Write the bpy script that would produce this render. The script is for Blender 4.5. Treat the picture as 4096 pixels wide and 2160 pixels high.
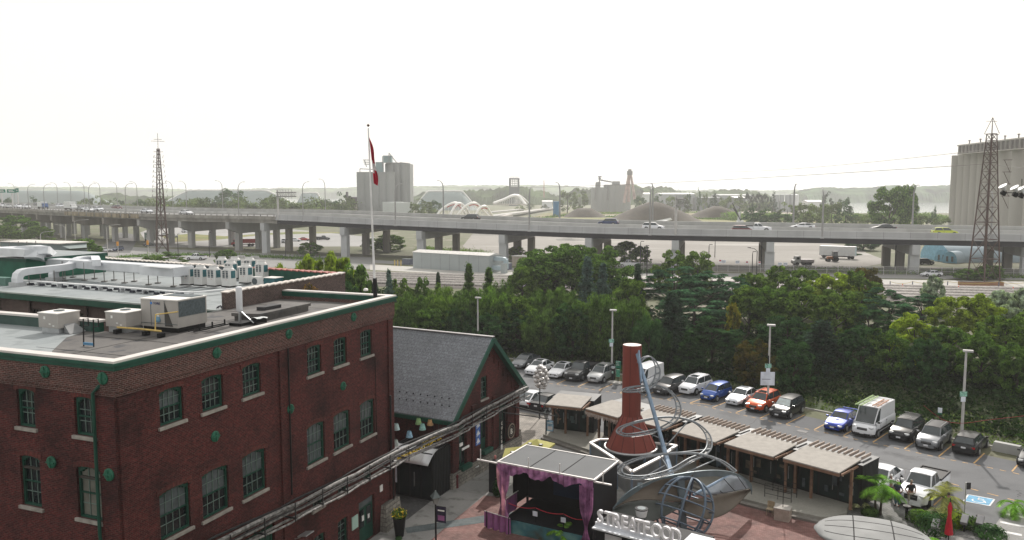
import bpy,bmesh,math,random
import numpy as np
from mathutils import Vector,Matrix
R=math.radians
random.seed(7)
SC=bpy.context.scene
for o in list(bpy.data.objects):bpy.data.objects.remove(o)
#  camera
CAM_H=21.0;FPX=3186.0;PITCH=math.atan(310/3186.0)
cd=bpy.data.cameras.new('camera');cam=bpy.data.objects.new('camera',cd)
SC.collection.objects.link(cam);SC.camera=cam
cam.location=(0,0,CAM_H);cam.rotation_euler=(R(90)-PITCH,0,0)
cd.sensor_width=36;cd.lens=28;cd.clip_end=9000;cd.clip_start=0.5
#  sky, sun, exposure
SUN_EL,SUN_AZ=36.0,16.0;HAZE=0.00022
w=bpy.data.worlds.new("World");SC.world=w;w.use_nodes=True
nt=w.node_tree;nt.nodes.clear()
sky=nt.nodes.new('ShaderNodeTexSky');sky.sky_type='NISHITA';sky.sun_disc=False
sky.sun_elevation=R(SUN_EL);sky.sun_rotation=R(SUN_AZ);sky.dust_density=6;sky.air_density=1.2
mixn=nt.nodes.new('ShaderNodeMix');mixn.data_type='RGBA';mixn.inputs[0].default_value=0.88
mixn.inputs[7].default_value=(11.3,11.1,10.6,1)
bg=nt.nodes.new('ShaderNodeBackground');bg.inputs[1].default_value=0.1
wo=nt.nodes.new('ShaderNodeOutputWorld')
nt.links.new(sky.outputs[0],mixn.inputs[6]);nt.links.new(mixn.outputs[2],bg.inputs[0]);nt.links.new(bg.outputs[0],wo.inputs[0])
sl=bpy.data.lights.new('sun','SUN');sun=bpy.data.objects.new('sun',sl);SC.collection.objects.link(sun)
sl.energy=4.4;sl.angle=R(1.0);sl.color=(1.0,0.94,0.87)
sv=Vector((math.sin(R(SUN_AZ))*math.cos(R(SUN_EL)),math.cos(R(SUN_AZ))*math.cos(R(SUN_EL)),math.sin(R(SUN_EL))))
sun.rotation_euler=sv.to_track_quat('Z','Y').to_euler();sun.location=(0,0,80)
SC.view_settings.view_transform='Standard';SC.view_settings.look='None'
SC.view_settings.exposure=0.0;SC.view_settings.gamma=1.0
SC.render.engine='CYCLES'
SC.cycles.volume_bounces=3
SC.cycles.max_bounces=6;SC.cycles.transparent_max_bounces=8
#  measuring helpers
def ray(x,y):
    cx=(x-2048)/FPX;cy=(y-1080)/FPX;c=math.cos(PITCH);s=math.sin(PITCH)
    return(cx,c-cy*s,-s-cy*c)
def gp(x,y,z=0.0):
    r=ray(x,y);t=(z-CAM_H)/r[2];return Vector((r[0]*t,r[1]*t,z))
def dp(x,y,D):
    r=ray(x,y);t=D/r[1];return Vector((r[0]*t,D,CAM_H+r[2]*t))
def hz(D,y):return dp(2048,y,D).z
def XatY(x,D):
    return(x-2048)/FPX*D*math.cos(PITCH)*1.0
#  materials
MATS={}
def nodes_of(name):
    m=bpy.data.materials.new(name);m.use_nodes=True;n=m.node_tree;n.nodes.clear()
    out=n.nodes.new('ShaderNodeOutputMaterial');b=n.nodes.new('ShaderNodeBsdfPrincipled')
    n.links.new(b.outputs[0],out.inputs[0]);return m,n,b,out
def N(n,t,**kw):
    nd=n.nodes.new(t)
    for k,v in kw.items():
        if k.startswith('i_'):nd.inputs[int(k[2:])].default_value=v
        else:setattr(nd,k,v)
    return nd
def c4(c):return(c[0],c[1],c[2],1)
def mat(name,col,rough=0.7,metal=0.0,var=0.15,scale=1.5,bump=0.0,coat=0.0,alpha=1.0,streak=False,spec=0.22):
    """plain material whose colour wanders a little with noise"""
    if name in MATS:return MATS[name]
    m,n,b,out=nodes_of(name)
    b.inputs['Roughness'].default_value=rough;b.inputs['Metallic'].default_value=metal
    b.inputs['Coat Weight'].default_value=coat;b.inputs['Coat Roughness'].default_value=0.08
    b.inputs['Alpha'].default_value=alpha;b.inputs['Specular IOR Level'].default_value=spec
    geo=N(n,'ShaderNodeNewGeometry')
    noi=N(n,'ShaderNodeTexNoise');noi.inputs['Scale'].default_value=scale;noi.inputs['Detail'].default_value=6
    if streak:
        mp=N(n,'ShaderNodeMapping');mp.inputs['Scale'].default_value=(1,1,0.15)
        n.links.new(geo.outputs['Position'],mp.inputs[0]);n.links.new(mp.outputs[0],noi.inputs['Vector'])
    else:n.links.new(geo.outputs['Position'],noi.inputs['Vector'])
    rp=N(n,'ShaderNodeMapRange');rp.inputs[1].default_value=0.3;rp.inputs[2].default_value=0.7
    rp.inputs[3].default_value=1-var;rp.inputs[4].default_value=1+var
    n.links.new(noi.outputs[0],rp.inputs[0])
    mx=N(n,'ShaderNodeVectorMath',operation='SCALE');mx.inputs[0].default_value=col[:3]
    n.links.new(rp.outputs[0],mx.inputs['Scale']);n.links.new(mx.outputs[0],b.inputs['Base Color'])
    if bump:
        n2=N(n,'ShaderNodeTexNoise');n2.inputs['Scale'].default_value=scale*12;n2.inputs['Detail'].default_value=4
        n.links.new(geo.outputs['Position'],n2.inputs['Vector'])
        bp=N(n,'ShaderNodeBump');bp.inputs['Strength'].default_value=bump;bp.inputs['Distance'].default_value=0.02
        n.links.new(n2.outputs[0],bp.inputs['Height']);n.links.new(bp.outputs[0],b.inputs['Normal'])
    MATS[name]=m;return m
def surf_coords(n,slope=False):
    """u along the wall, v up the wall (or up the slope), in metres, from the true normal"""
    geo=N(n,'ShaderNodeNewGeometry')
    cr=N(n,'ShaderNodeVectorMath',operation='CROSS_PRODUCT');cr.inputs[0].default_value=(0,0,1)
    n.links.new(geo.outputs['True Normal'],cr.inputs[1])
    nm=N(n,'ShaderNodeVectorMath',operation='NORMALIZE');n.links.new(cr.outputs[0],nm.inputs[0])
    du=N(n,'ShaderNodeVectorMath',operation='DOT_PRODUCT');n.links.new(geo.outputs['Position'],du.inputs[0]);n.links.new(nm.outputs[0],du.inputs[1])
    c2=N(n,'ShaderNodeVectorMath',operation='CROSS_PRODUCT');n.links.new(geo.outputs['True Normal'],c2.inputs[0]);n.links.new(nm.outputs[0],c2.inputs[1])
    dv=N(n,'ShaderNodeVectorMath',operation='DOT_PRODUCT');n.links.new(geo.outputs['Position'],dv.inputs[0]);n.links.new(c2.outputs[0],dv.inputs[1])
    cb=N(n,'ShaderNodeCombineXYZ');n.links.new(du.outputs['Value'],cb.inputs[0]);n.links.new(dv.outputs['Value'],cb.inputs[1])
    return geo,cb
def brick_mat(name,c1,c2,mortar,bw=0.22,bh=0.075,ms=0.012,dirt=(0.02,0.018,0.018),dirt_amt=0.5,rough=0.85,offset=0.5,dscale=0.35,bias=0.0):
    if name in MATS:return MATS[name]
    m,n,b,out=nodes_of(name);geo,cb=surf_coords(n)
    br=N(n,'ShaderNodeTexBrick');br.offset=offset
    br.inputs['Color1'].default_value=c4(c1);br.inputs['Color2'].default_value=c4(c2);br.inputs['Mortar'].default_value=c4(mortar)
    br.inputs['Scale'].default_value=1;br.inputs['Mortar Size'].default_value=ms;br.inputs['Brick Width'].default_value=bw
    br.inputs['Row Height'].default_value=bh;br.inputs['Bias'].default_value=bias;br.inputs['Mortar Smooth'].default_value=0.3
    n.links.new(cb.outputs[0],br.inputs['Vector'])
    no=N(n,'ShaderNodeTexNoise');no.inputs['Scale'].default_value=dscale;no.inputs['Detail'].default_value=8;no.inputs['Roughness'].default_value=0.65
    n.links.new(geo.outputs['Position'],no.inputs['Vector'])
    rp=N(n,'ShaderNodeMapRange');rp.inputs[1].default_value=0.45;rp.inputs[2].default_value=0.68;rp.inputs[4].default_value=dirt_amt
    n.links.new(no.outputs[0],rp.inputs[0])
    mx=N(n,'ShaderNodeMix',data_type='RGBA');mx.inputs[7].default_value=c4(dirt)
    n.links.new(rp.outputs[0],mx.inputs[0]);n.links.new(br.outputs[0],mx.inputs[6])
    n3=N(n,'ShaderNodeTexNoise');n3.inputs['Scale'].default_value=7;n3.inputs['Detail'].default_value=3
    n.links.new(cb.outputs[0],n3.inputs['Vector'])
    r3=N(n,'ShaderNodeMapRange');r3.inputs[1].default_value=.3;r3.inputs[2].default_value=.7;r3.inputs[3].default_value=0.7;r3.inputs[4].default_value=1.3
    n.links.new(n3.outputs[0],r3.inputs[0])
    sc=N(n,'ShaderNodeVectorMath',operation='SCALE');n.links.new(mx.outputs[2],sc.inputs[0]);n.links.new(r3.outputs[0],sc.inputs['Scale'])
    n.links.new(sc.outputs[0],b.inputs['Base Color']);b.inputs['Roughness'].default_value=rough;b.inputs['Specular IOR Level'].default_value=.15
    bp=N(n,'ShaderNodeBump');bp.inputs['Strength'].default_value=0.5;bp.inputs['Distance'].default_value=0.01;bp.invert=True
    n.links.new(br.outputs['Fac'],bp.inputs['Height']);n.links.new(bp.outputs[0],b.inputs['Normal'])
    MATS[name]=m;return m
def leaf_mat(name,ca,cb_,trans=0.45,nscale=1.5):
    if name in MATS:return MATS[name]
    m,n,b,out=nodes_of(name);n.nodes.remove(b)
    geo=N(n,'ShaderNodeNewGeometry');oi=N(n,'ShaderNodeObjectInfo')
    no=N(n,'ShaderNodeTexNoise');no.inputs['Scale'].default_value=nscale;no.inputs['Detail'].default_value=5
    n.links.new(geo.outputs['Position'],no.inputs['Vector'])
    rp=N(n,'ShaderNodeMapRange');rp.inputs[1].default_value=0.35;rp.inputs[2].default_value=0.65
    n.links.new(no.outputs[0],rp.inputs[0])
    mx=N(n,'ShaderNodeMix',data_type='RGBA');mx.inputs[6].default_value=c4([v*.55 for v in ca]);mx.inputs[7].default_value=c4([v*1.95 for v in cb_])
    n.links.new(rp.outputs[0],mx.inputs[0])
    ri=N(n,'ShaderNodeMapRange');ri.inputs[3].default_value=0.65;ri.inputs[4].default_value=1.4;n.links.new(geo.outputs['Random Per Island'],ri.inputs[0])
    sc=N(n,'ShaderNodeVectorMath',operation='SCALE');n.links.new(mx.outputs[2],sc.inputs[0]);n.links.new(ri.outputs[0],sc.inputs['Scale'])
    d=N(n,'ShaderNodeBsdfDiffuse');t=N(n,'ShaderNodeBsdfTranslucent');s=N(n,'ShaderNodeMixShader');s.inputs[0].default_value=trans
    t2=N(n,'ShaderNodeVectorMath',operation='MULTIPLY');t2.inputs[1].default_value=(1.25,1.45,0.6);n.links.new(sc.outputs[0],t2.inputs[0])
    n.links.new(sc.outputs[0],d.inputs[0]);n.links.new(t2.outputs[0],t.inputs[0])
    n.links.new(d.outputs[0],s.inputs[1]);n.links.new(t.outputs[0],s.inputs[2]);n.links.new(s.outputs[0],out.inputs[0])
    MATS[name]=m;return m
def ground_mat(name,ca,cb_,scale=0.15,rough=0.9,fine=8,fine_amt=0.12,bump=0.2,spot=None,spot_t=0.62,stretch=None):
    if name in MATS:return MATS[name]
    m,n,b,out=nodes_of(name);geo=N(n,'ShaderNodeNewGeometry');src=geo.outputs['Position']
    if stretch:
        mp=N(n,'ShaderNodeMapping');mp.inputs['Scale'].default_value=stretch[0];mp.inputs['Rotation'].default_value=(0,0,R(stretch[1]))
        n.links.new(src,mp.inputs[0]);src=mp.outputs[0]
    no=N(n,'ShaderNodeTexNoise');no.inputs['Scale'].default_value=scale;no.inputs['Detail'].default_value=9;no.inputs['Roughness'].default_value=0.6
    n.links.new(src,no.inputs['Vector'])
    rp=N(n,'ShaderNodeMapRange');rp.inputs[1].default_value=0.35;rp.inputs[2].default_value=0.65;n.links.new(no.outputs[0],rp.inputs[0])
    mx=N(n,'ShaderNodeMix',data_type='RGBA');mx.inputs[6].default_value=c4(ca);mx.inputs[7].default_value=c4(cb_)
    n.links.new(rp.outputs[0],mx.inputs[0]);col=mx.outputs[2]
    if spot:
        n4=N(n,'ShaderNodeTexNoise');n4.inputs['Scale'].default_value=scale*3.1;n4.inputs['Detail'].default_value=6;n.links.new(src,n4.inputs['Vector'])
        r4=N(n,'ShaderNodeMapRange');r4.inputs[1].default_value=spot_t-.05;r4.inputs[2].default_value=spot_t+.05;n.links.new(n4.outputs[0],r4.inputs[0])
        m4=N(n,'ShaderNodeMix',data_type='RGBA');m4.inputs[7].default_value=c4(spot);n.links.new(r4.outputs[0],m4.inputs[0]);n.links.new(col,m4.inputs[6]);col=m4.outputs[2]
    nf=N(n,'ShaderNodeTexNoise');nf.inputs['Scale'].default_value=fine;nf.inputs['Detail'].default_value=5;n.links.new(geo.outputs['Position'],nf.inputs['Vector'])
    rf=N(n,'ShaderNodeMapRange');rf.inputs[1].default_value=.3;rf.inputs[2].default_value=.7;rf.inputs[3].default_value=1-fine_amt;rf.inputs[4].default_value=1+fine_amt
    n.links.new(nf.outputs[0],rf.inputs[0])
    sc=N(n,'ShaderNodeVectorMath',operation='SCALE');n.links.new(col,sc.inputs[0]);n.links.new(rf.outputs[0],sc.inputs['Scale'])
    n.links.new(sc.outputs[0],b.inputs['Base Color']);b.inputs['Roughness'].default_value=rough;b.inputs['Specular IOR Level'].default_value=0.25
    if bump:
        bp=N(n,'ShaderNodeBump');bp.inputs['Strength'].default_value=bump;bp.inputs['Distance'].default_value=0.05
        n.links.new(nf.outputs[0],bp.inputs['Height']);n.links.new(bp.outputs[0],b.inputs['Normal'])
    MATS[name]=m;return m
def glass(name,col=(0.012,0.016,0.018),rough=0.05,spec=0.35):
    return mat(name,col,rough,0,0.4,0.7,spec=spec)
#  mesh builder
class MB:
    def __init__(s):s.v=[];s.f=[];s.mi=[];s.m=0
    def add(s,vs,fs):
        o=len(s.v);s.v+=[tuple(v)for v in vs]
        for f in fs:s.f.append(tuple(i+o for i in f));s.mi.append(s.m)
        return s
    def box(s,c,size,rz=0.0,rx=0.0,ry=0.0,taper=1.0):
        x,y,z=[k/2 for k in size];M=Matrix.Translation(c)@Matrix.Rotation(rz,4,'Z')@Matrix.Rotation(ry,4,'Y')@Matrix.Rotation(rx,4,'X')
        P=[]
        for dz in(-1,1):
            k=taper if dz>0 else 1.0
            for dx,dy in((-1,-1),(1,-1),(1,1),(-1,1)):P.append(M@Vector((dx*x*k,dy*y*k,dz*z)))
        return s.add(P,[(3,2,1,0),(4,5,6,7),(0,1,5,4),(1,2,6,5),(2,3,7,6),(3,0,4,7)])
    def beam(s,a,b,w,h,up=(0,0,1)):
        """rectangular bar from a to b, w wide, h high"""
        a=Vector(a);b=Vector(b);d=(b-a).normalized();u=Vector(up)
        if abs(d.dot(u))>0.99:u=Vector((0,1,0))
        sd=d.cross(u).normalized()*(w/2);u2=sd.cross(d).normalized()*(h/2)
        P=[a-sd-u2,a+sd-u2,a+sd+u2,a-sd+u2,b-sd-u2,b+sd-u2,b+sd+u2,b-sd+u2]
        return s.add(P,[(0,1,2,3),(7,6,5,4),(0,4,5,1),(1,5,6,2),(2,6,7,3),(3,7,4,0)])
    def prism(s,poly,z0,z1):
        n=len(poly);ar=sum(poly[i][0]*poly[(i+1)%n][1]-poly[(i+1)%n][0]*poly[i][1]for i in range(n))
        if ar<0:poly=poly[::-1]
        P=[(p[0],p[1],z0)for p in poly]+[(p[0],p[1],z1)for p in poly]
        F=[tuple(range(n-1,-1,-1)),tuple(range(n,2*n))]+[(i,(i+1)%n,n+(i+1)%n,n+i)for i in range(n)]
        return s.add(P,F)
    def sheet(s,poly,z):
        n=len(poly);ar=sum(poly[i][0]*poly[(i+1)%n][1]-poly[(i+1)%n][0]*poly[i][1]for i in range(n))
        if ar<0:poly=poly[::-1]
        return s.add([(p[0],p[1],z)for p in poly],[tuple(range(n))])
    def quad(s,a,b,c,d):return s.add([a,b,c,d],[(0,1,2,3)])
    def cyl(s,c,r,h,n=16,r2=None,caps=True):
        return s.tube([(c[0],c[1],c[2]),(c[0],c[1],c[2]+h)],[r,r if r2 is None else r2],n,caps)
    def tube(s,path,r,n=8,caps=True,closed=False):
        P=[Vector(p)for p in path];L=len(P);rr=r if isinstance(r,(list,tuple))else[r]*L
        d0=(P[1]-P[0]).normalized();up=Vector((0,0,1))if abs(d0.z)<0.9 else Vector((1,0,0))
        x=d0.cross(up).normalized();vs=[];fs=[]
        for i in range(L):
            if closed:d=(P[(i+1)%L]-P[i-1]).normalized()
            else:d=(P[min(i+1,L-1)]-P[max(i-1,0)]).normalized()
            x=(x-d*x.dot(d));x=x.normalized()if x.length>1e-6 else d.orthogonal().normalized();y=d.cross(x)
            for k in range(n):
                a=2*math.pi*k/n;vs.append(P[i]+(x*math.cos(a)+y*math.sin(a))*rr[i])
        for i in range(L if closed else L-1):
            j=(i+1)%L
            for k in range(n):fs.append((i*n+k,i*n+(k+1)%n,j*n+(k+1)%n,j*n+k))
        if caps and not closed:fs.append(tuple(range(n-1,-1,-1)));fs.append(tuple((L-1)*n+k for k in range(n)))
        return s.add(vs,fs)
    def lathe(s,c,prof,n=20,cap=True,M=None):
        vs=[];fs=[];L=len(prof)
        for r,z in prof:
            for k in range(n):
                a=2*math.pi*k/n;v=Vector((r*math.cos(a),r*math.sin(a),z))
                if M is not None:v=M@v
                vs.append(v+Vector(c))
        for i in range(L-1):
            for k in range(n):fs.append((i*n+k,i*n+(k+1)%n,(i+1)*n+(k+1)%n,(i+1)*n+k))
        if cap:fs.append(tuple(range(n-1,-1,-1)));fs.append(tuple((L-1)*n+k for k in range(n)))
        return s.add(vs,fs)
    def grid(s,rows):
        """rows of points -> quads"""
        vs=[p for r in rows for p in r];w_=len(rows[0])
        return s.add(vs,[(i*w_+j,i*w_+j+1,(i+1)*w_+j+1,(i+1)*w_+j)for i in range(len(rows)-1)for j in range(w_-1)])
    def ball(s,c,r,n=10,m=7):
        rr=r if isinstance(r,(tuple,list))else(r,r,r);rows=[]
        for i in range(m+1):
            t=math.pi*i/m
            rows.append([(c[0]+rr[0]*math.sin(t)*math.cos(2*math.pi*k/n),c[1]+rr[1]*math.sin(t)*math.sin(2*math.pi*k/n),c[2]-rr[2]*math.cos(t))for k in range(n+1)])
        return s.grid(rows)
    def obj(s,name,mt,parent=None,smooth=False,world=False,bevel=0.0,weld=False):
        me=bpy.data.meshes.new(name);vs=s.v
        if world and parent is not None:
            Mi=wmat(parent).inverted();vs=[tuple(Mi@Vector(v))for v in vs]
        me.from_pydata(vs,[],s.f)
        for q in(mt if isinstance(mt,(list,tuple))else[mt]):me.materials.append(q)
        if any(s.mi):me.polygons.foreach_set('material_index',s.mi)
        if weld or bevel or smooth:
            bm=bmesh.new();bm.from_mesh(me)
            bmesh.ops.remove_doubles(bm,verts=bm.verts,dist=1e-4)
            if bevel:
                es=[e for e in bm.edges if len(e.link_faces)==2 and e.calc_face_angle(0)>0.6]
                bmesh.ops.bevel(bm,geom=es,offset=bevel,segments=2,profile=0.7,affect='EDGES')
            bm.to_mesh(me);bm.free()
        me.update()
        if smooth:
            me.polygons.foreach_set('use_smooth',[True]*len(me.polygons))
            me.set_sharp_from_angle(angle=R(40))
        o=bpy.data.objects.new(name,me);SC.collection.objects.link(o)
        if parent is not None:o.parent=parent
        return o
def wmat(o):
    M=Matrix.LocRotScale(o.location,o.rotation_euler,o.scale)
    return wmat(o.parent)@M if o.parent else M
def tag(o,label=None,cat=None,group=None,kind=None):
    if label:o['label']=label
    if cat:o['category']=cat
    if group:o['group']=group
    if kind:o['kind']=kind
    return o
def thing(name,label,cat,loc=(0,0,0),rz=0.0,group=None):
    o=bpy.data.objects.new(name,None);SC.collection.objects.link(o);o.empty_display_size=0.3
    o.location=loc;o.rotation_euler=(0,0,rz);return tag(o,label,cat,group)
def struct(o):o['kind']='structure';return o
def dup(root,loc,rz,label,scale=None):
    def cp(o,par):
        c=o.copy();SC.collection.objects.link(c);c.parent=par
        for ch in o.children:cp(ch,c)
        return c
    r=cp(root,None);r.location=loc;r.rotation_euler=(0,0,rz);r['label']=label
    if scale is not None:r.scale=scale
    return r
def text(s,size,depth,name,mt,parent,M,align='LEFT',bevel=0.0,spacing=1.0):
    """lettering as a thin mesh; M places the text plane (x along, y up, z out) in the parent's frame"""
    cu=bpy.data.curves.new(name,'FONT');cu.body=s;cu.size=size;cu.extrude=depth/2;cu.bevel_depth=bevel;cu.align_x=align;cu.space_character=spacing
    cu.resolution_u=3;cu.offset=size*.008 if bevel else 0
    t=bpy.data.objects.new(name,cu);SC.collection.objects.link(t)
    dg=bpy.context.evaluated_depsgraph_get();me=bpy.data.meshes.new_from_object(t.evaluated_get(dg));me.name=name
    bpy.data.objects.remove(t);bpy.data.curves.remove(cu);me.transform(M);me.materials.clear();me.materials.append(mt)
    o=bpy.data.objects.new(name,me);SC.collection.objects.link(o);o.parent=parent;return o
def frameM(o,x,y):
    """matrix with origin o, x axis, y axis"""
    x=Vector(x).normalized();y=Vector(y).normalized();z=x.cross(y)
    return Matrix(((x.x,y.x,z.x,o[0]),(x.y,y.y,z.y,o[1]),(x.z,y.z,z.z,o[2]),(0,0,0,1)))
ORD=['first','second','third','fourth','fifth','sixth','seventh','eighth','ninth','tenth','eleventh','twelfth','thirteenth','fourteenth','fifteenth','sixteenth','seventeenth','eighteenth','nineteenth','twentieth','twenty-first','twenty-second','twenty-third','twenty-fourth','twenty-fifth','twenty-sixth']
#  ground, paving, water, hills
KX=[-400,-60,-10,.4,12.2,19.2,24,28.1,30.3,35,40,60,400];KY=[300,128,104,98.8,90.5,86.8,82.2,76.4,74.2,68.6,63.9,46,20]
def kerbY(x):return float(np.interp(x,KX,KY))
def shoreY(x):return float(np.interp(x,[-3000,240,330,3000],[1500,1500,760,700]))
LAND=1.5
m_ground=ground_mat('earth',(.13,.125,.085),(.085,.10,.045),.03,fine=2,fine_amt=.15,spot=(.19,.175,.14),spot_t=.62)
xs=list(np.concatenate([np.linspace(-3500,-500,12),np.linspace(-450,450,91),np.linspace(500,3500,12)]))
rows=[]
for k in range(9):
    row=[]
    for x in xs:
        ky=max(kerbY(x),20);sy=shoreY(x)
        y,z=[(-60,0),(ky-5,0),(ky+3,.05),(ky+12,.45),(ky+26,1.25),(ky+34,LAND),(sy,LAND),(sy+6,-2),(9000,-2)][k]
        row.append((x,y,z))
    rows.append(row)
g_=MB().grid(rows).obj('ground',m_ground,smooth=True);struct(g_)
m_water=mat('lake_water',(.16,.19,.20),.12,0,.12,.02,spec=.8,bump=.05)
struct(MB().sheet([(-3500,640),(3500,640),(3500,9000),(-3500,9000)],0.0).obj('water',m_water))
def ridge(name,x0,x1,Y,ys,seed,thick=120,mt=None,step=3.2,amp=6,z0=0):
    """wooded ridge: crest height follows the listed source rows, roughened tree by tree"""
    rnd=np.random.RandomState(seed);X0=(x0-2048)/FPX*Y;X1=(x1-2048)/FPX*Y;n=int((X1-X0)/step)+2
    px=np.linspace(x0,x1,n);base=np.interp(px,[a for a,b in ys],[hz(Y,b)for a,b in ys])
    tr=np.zeros(n)
    for s_,a_ in((60,1.0),(21,.8),(8,.7),(3,.45)):
        k=max(2,int(n/s_));tr+=np.interp(np.linspace(0,k,n),np.arange(k+1),rnd.uniform(-.5,.5,k+1))*a_*amp
    rws=[]
    for d,hm in((-thick*.5,0.0),(-thick*.42,.55),(-thick*.3,.82),(-8,1.0),(8,.98),(thick*.3,.7),(thick*.5,0)):
        jit=rnd.uniform(-1,1,n)*amp*.3*(0<hm)
        rws.append([(X0+(X1-X0)*i/(n-1),Y+d+jit[i]*2,z0+max(0.0,(base[i]+tr[i]-z0))*hm+jit[i]*hm)for i in range(n)])
    o=MB().grid(rws).obj(name,mt);return o
m_hill=leaf_mat('far_wood_leaf',(.035,.055,.03),(.07,.10,.045),.2,.02)
m_hill2=leaf_mat('island_wood_leaf',(.03,.055,.04),(.06,.095,.05),.2,.03)
struct(ridge('far_hills',-500,4700,2900,[(-500,748),(300,746),(900,758),(1700,748),(1900,740),(2200,742),(2450,746),(2750,757),(3300,760),(4700,750)],3,200,m_hill,6,5))
struct(ridge('wooded_island',3180,4700,1750,[(3180,765),(3260,750),(3380,752),(3600,745),(3680,742),(3790,740),(4700,736)],5,150,m_hill2,3,4))
tag(ridge('distant_woods',-200,900,1250,[(-200,782),(0,778),(250,782),(480,790),(900,786)],8,90,m_hill,3,7,LAND),'hazy tree line on the horizon behind the far left of the expressway','woods',kind='stuff')
tag(ridge('distant_woods',1640,2560,1300,[(1640,768),(1800,756),(2000,752),(2080,748),(2160,764),(2230,778),(2300,752),(2560,748)],9,90,m_hill,3,8,LAND),'hazy dark woods behind the white arch bridges and the framed tower','woods',kind='stuff')
tag(ridge('distant_woods',2500,3060,1350,[(2500,750),(2640,742),(2720,768),(2800,752),(2960,756),(3060,775)],10,80,m_hill,3,8,LAND),'hazy woods behind the small cement plant with the tripod tower','woods',kind='stuff')
m_salt=mat('covered_heap',(.20,.24,.24),.8,0,.12,.02)
m_saltw=mat('bright_heap_crest',(.75,.74,.72),.6,0,.08,.05)
def heap(name,label,x0,x1,y_top,Y,crest=True,mt=None,depth=50,flat=.55,z0=LAND):
    X0=(x0-2048)/FPX*Y;X1=(x1-2048)/FPX*Y;zt=hz(Y,y_top);c=(X0+X1)/2;hw=(X1-X0)/2
    t=thing(name,label,'stockpile',(c,Y,z0));n=26;rws=[];rnd=random.Random(int(x0))
    for(d,f)in((-depth/2,0),(-depth/4,.7),(-depth/10,.97),(depth/10,1),(depth/2,0)):
        r_=[]
        for i in range(n+1):
            u=-1+2*i/n;e=min(1,(1-abs(u))/(1-flat));r_.append((u*hw*(1+(0.04 if f==0 else 0)),d,(zt-z0)*f*(e**.8)*rnd.uniform(.965,1.02)))
        rws.append(r_)
    MB().grid(rws).obj('heap',mt or m_salt,t,smooth=True)
    if crest:
        p=[(u*hw,-depth*.06,(zt-z0)*min(1,(1-abs(u))/(1-flat))**.8+.3)for u in np.linspace(-.98,.98,20)]
        MB().tube(p,1.1,6).obj('pale_crest',m_saltw,t,smooth=True)
    return t
heap('stockpile','long grey covered heap at the far left horizon behind the green road signs',-150,470,762,1050,False)
heap('stockpile','long flat grey heap with white crest right of the lattice mast',640,1200,762,1000)
heap('stockpile','pale capped salt heap left of the central silos',1190,1300,772,980)
heap('stockpile','wide grey salt heap with white shoulders right of the central silos',1660,1905,765,900)
m_dirt=ground_mat('dirt_heap',(.05,.042,.034),(.075,.064,.048),.15,fine=1.5,fine_amt=.25,bump=.5)
m_gravelheap=ground_mat('gravel_heap',(.15,.15,.14),(.24,.23,.21),.2,fine=2.5,fine_amt=.2,bump=.5)
heap('dirt_mound','big brown earth mound in front of the tripod tower',2440,2790,808,560,False,m_dirt,40,.12)
heap('dirt_mound','jagged brown earth mound right of the large one',2745,2990,824,600,False,m_dirt,30,.1)
heap('dirt_mound','low dark soil mound left of the tripod tower',2255,2420,832,640,False,m_dirt,30,.3)
heap('gravel_heap','small pointed gravel heap seen under the expressway behind the tree tops',2225,2335,948,330,False,m_gravelheap,14,.05)
heap('gravel_heap','dark gravel heap under the expressway right of the utility building',1890,2010,928,372,False,m_gravelheap,20,.5)
def patch(name,pts,m_,dz,z=0.0,kind='structure'):
    o=MB().sheet([tuple(gp(x,y,z)[:2])for x,y in pts],z+dz).obj(name,m_);o['kind']=kind;return o
m_meadow=ground_mat('meadow_grass',(.10,.13,.035),(.20,.19,.06),.05,fine=.8,fine_amt=.25,spot=(.22,.17,.10),spot_t=.6,stretch=((.35,1,1),10))
m_meadow2=ground_mat('dry_grass',(.17,.13,.08),(.14,.15,.05),.05,fine=1,fine_amt=.2,stretch=((.3,1,1),5))
m_gravel=ground_mat('gravel_lot',(.20,.188,.172),(.27,.255,.235),.02,fine=1,fine_amt=.07,spot=(.32,.305,.285),stretch=((.25,1,1),8))
m_paleroad=ground_mat('pale_road',(.34,.33,.32),(.46,.45,.43),.03,fine=1,fine_amt=.05)
m_farpave=ground_mat('far_pavement',(.20,.20,.195),(.26,.255,.25),.02,fine=1,fine_amt=.06)
patch('meadow',[(1600,905),(1900,905),(3060,905),(3700,898),(3700,880),(3300,868),(3000,866),(2560,862),(2250,868),(2120,880)],m_meadow,.01,LAND)
patch('dry_meadow',[(2120,872),(2560,866),(2900,862),(2900,850),(2300,846),(2180,852)],m_meadow2,.02,LAND)
patch('dirt_flat',[(2560,846),(2900,858),(3300,866),(3400,850),(3100,836),(2700,832),(2300,836)],ground_mat('dirt_flat',(.24,.21,.17),(.32,.29,.25),.02,fine=1),.015,LAND)
patch('construction_road',[(2560,866),(3000,864),(3000,861),(2200,862)],m_paleroad,.03,LAND)
patch('gravel_lot',[(1950,1035),(2300,1075),(3150,1082),(3420,1075),(3560,1048),(3400,985),(3200,955),(2500,925),(1900,925),(1850,985)],m_gravel,.012,LAND)
patch('side_road',[(1500,1052),(2300,1100),(3000,1108),(4300,1122),(4300,1108),(3000,1094),(2300,1086),(1500,1040)],m_farpave,.016,LAND)
patch('trackside_path',[(1480,1080),(2300,1118),(3000,1130),(4300,1152),(4300,1130),(3550,1118),(2300,1100),(1480,1058)],ground_mat('pale_path',(.33,.32,.30),(.42,.41,.385),.06,fine=2,fine_amt=.06),.02,LAND)
patch('avenue',[(600,990),(1500,985),(1500,950),(1150,915),(640,900),(560,930)],ground_mat('avenue_asphalt',(.25,.25,.245),(.33,.325,.32),.02,fine=1,fine_amt=.05),.01,LAND)
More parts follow.
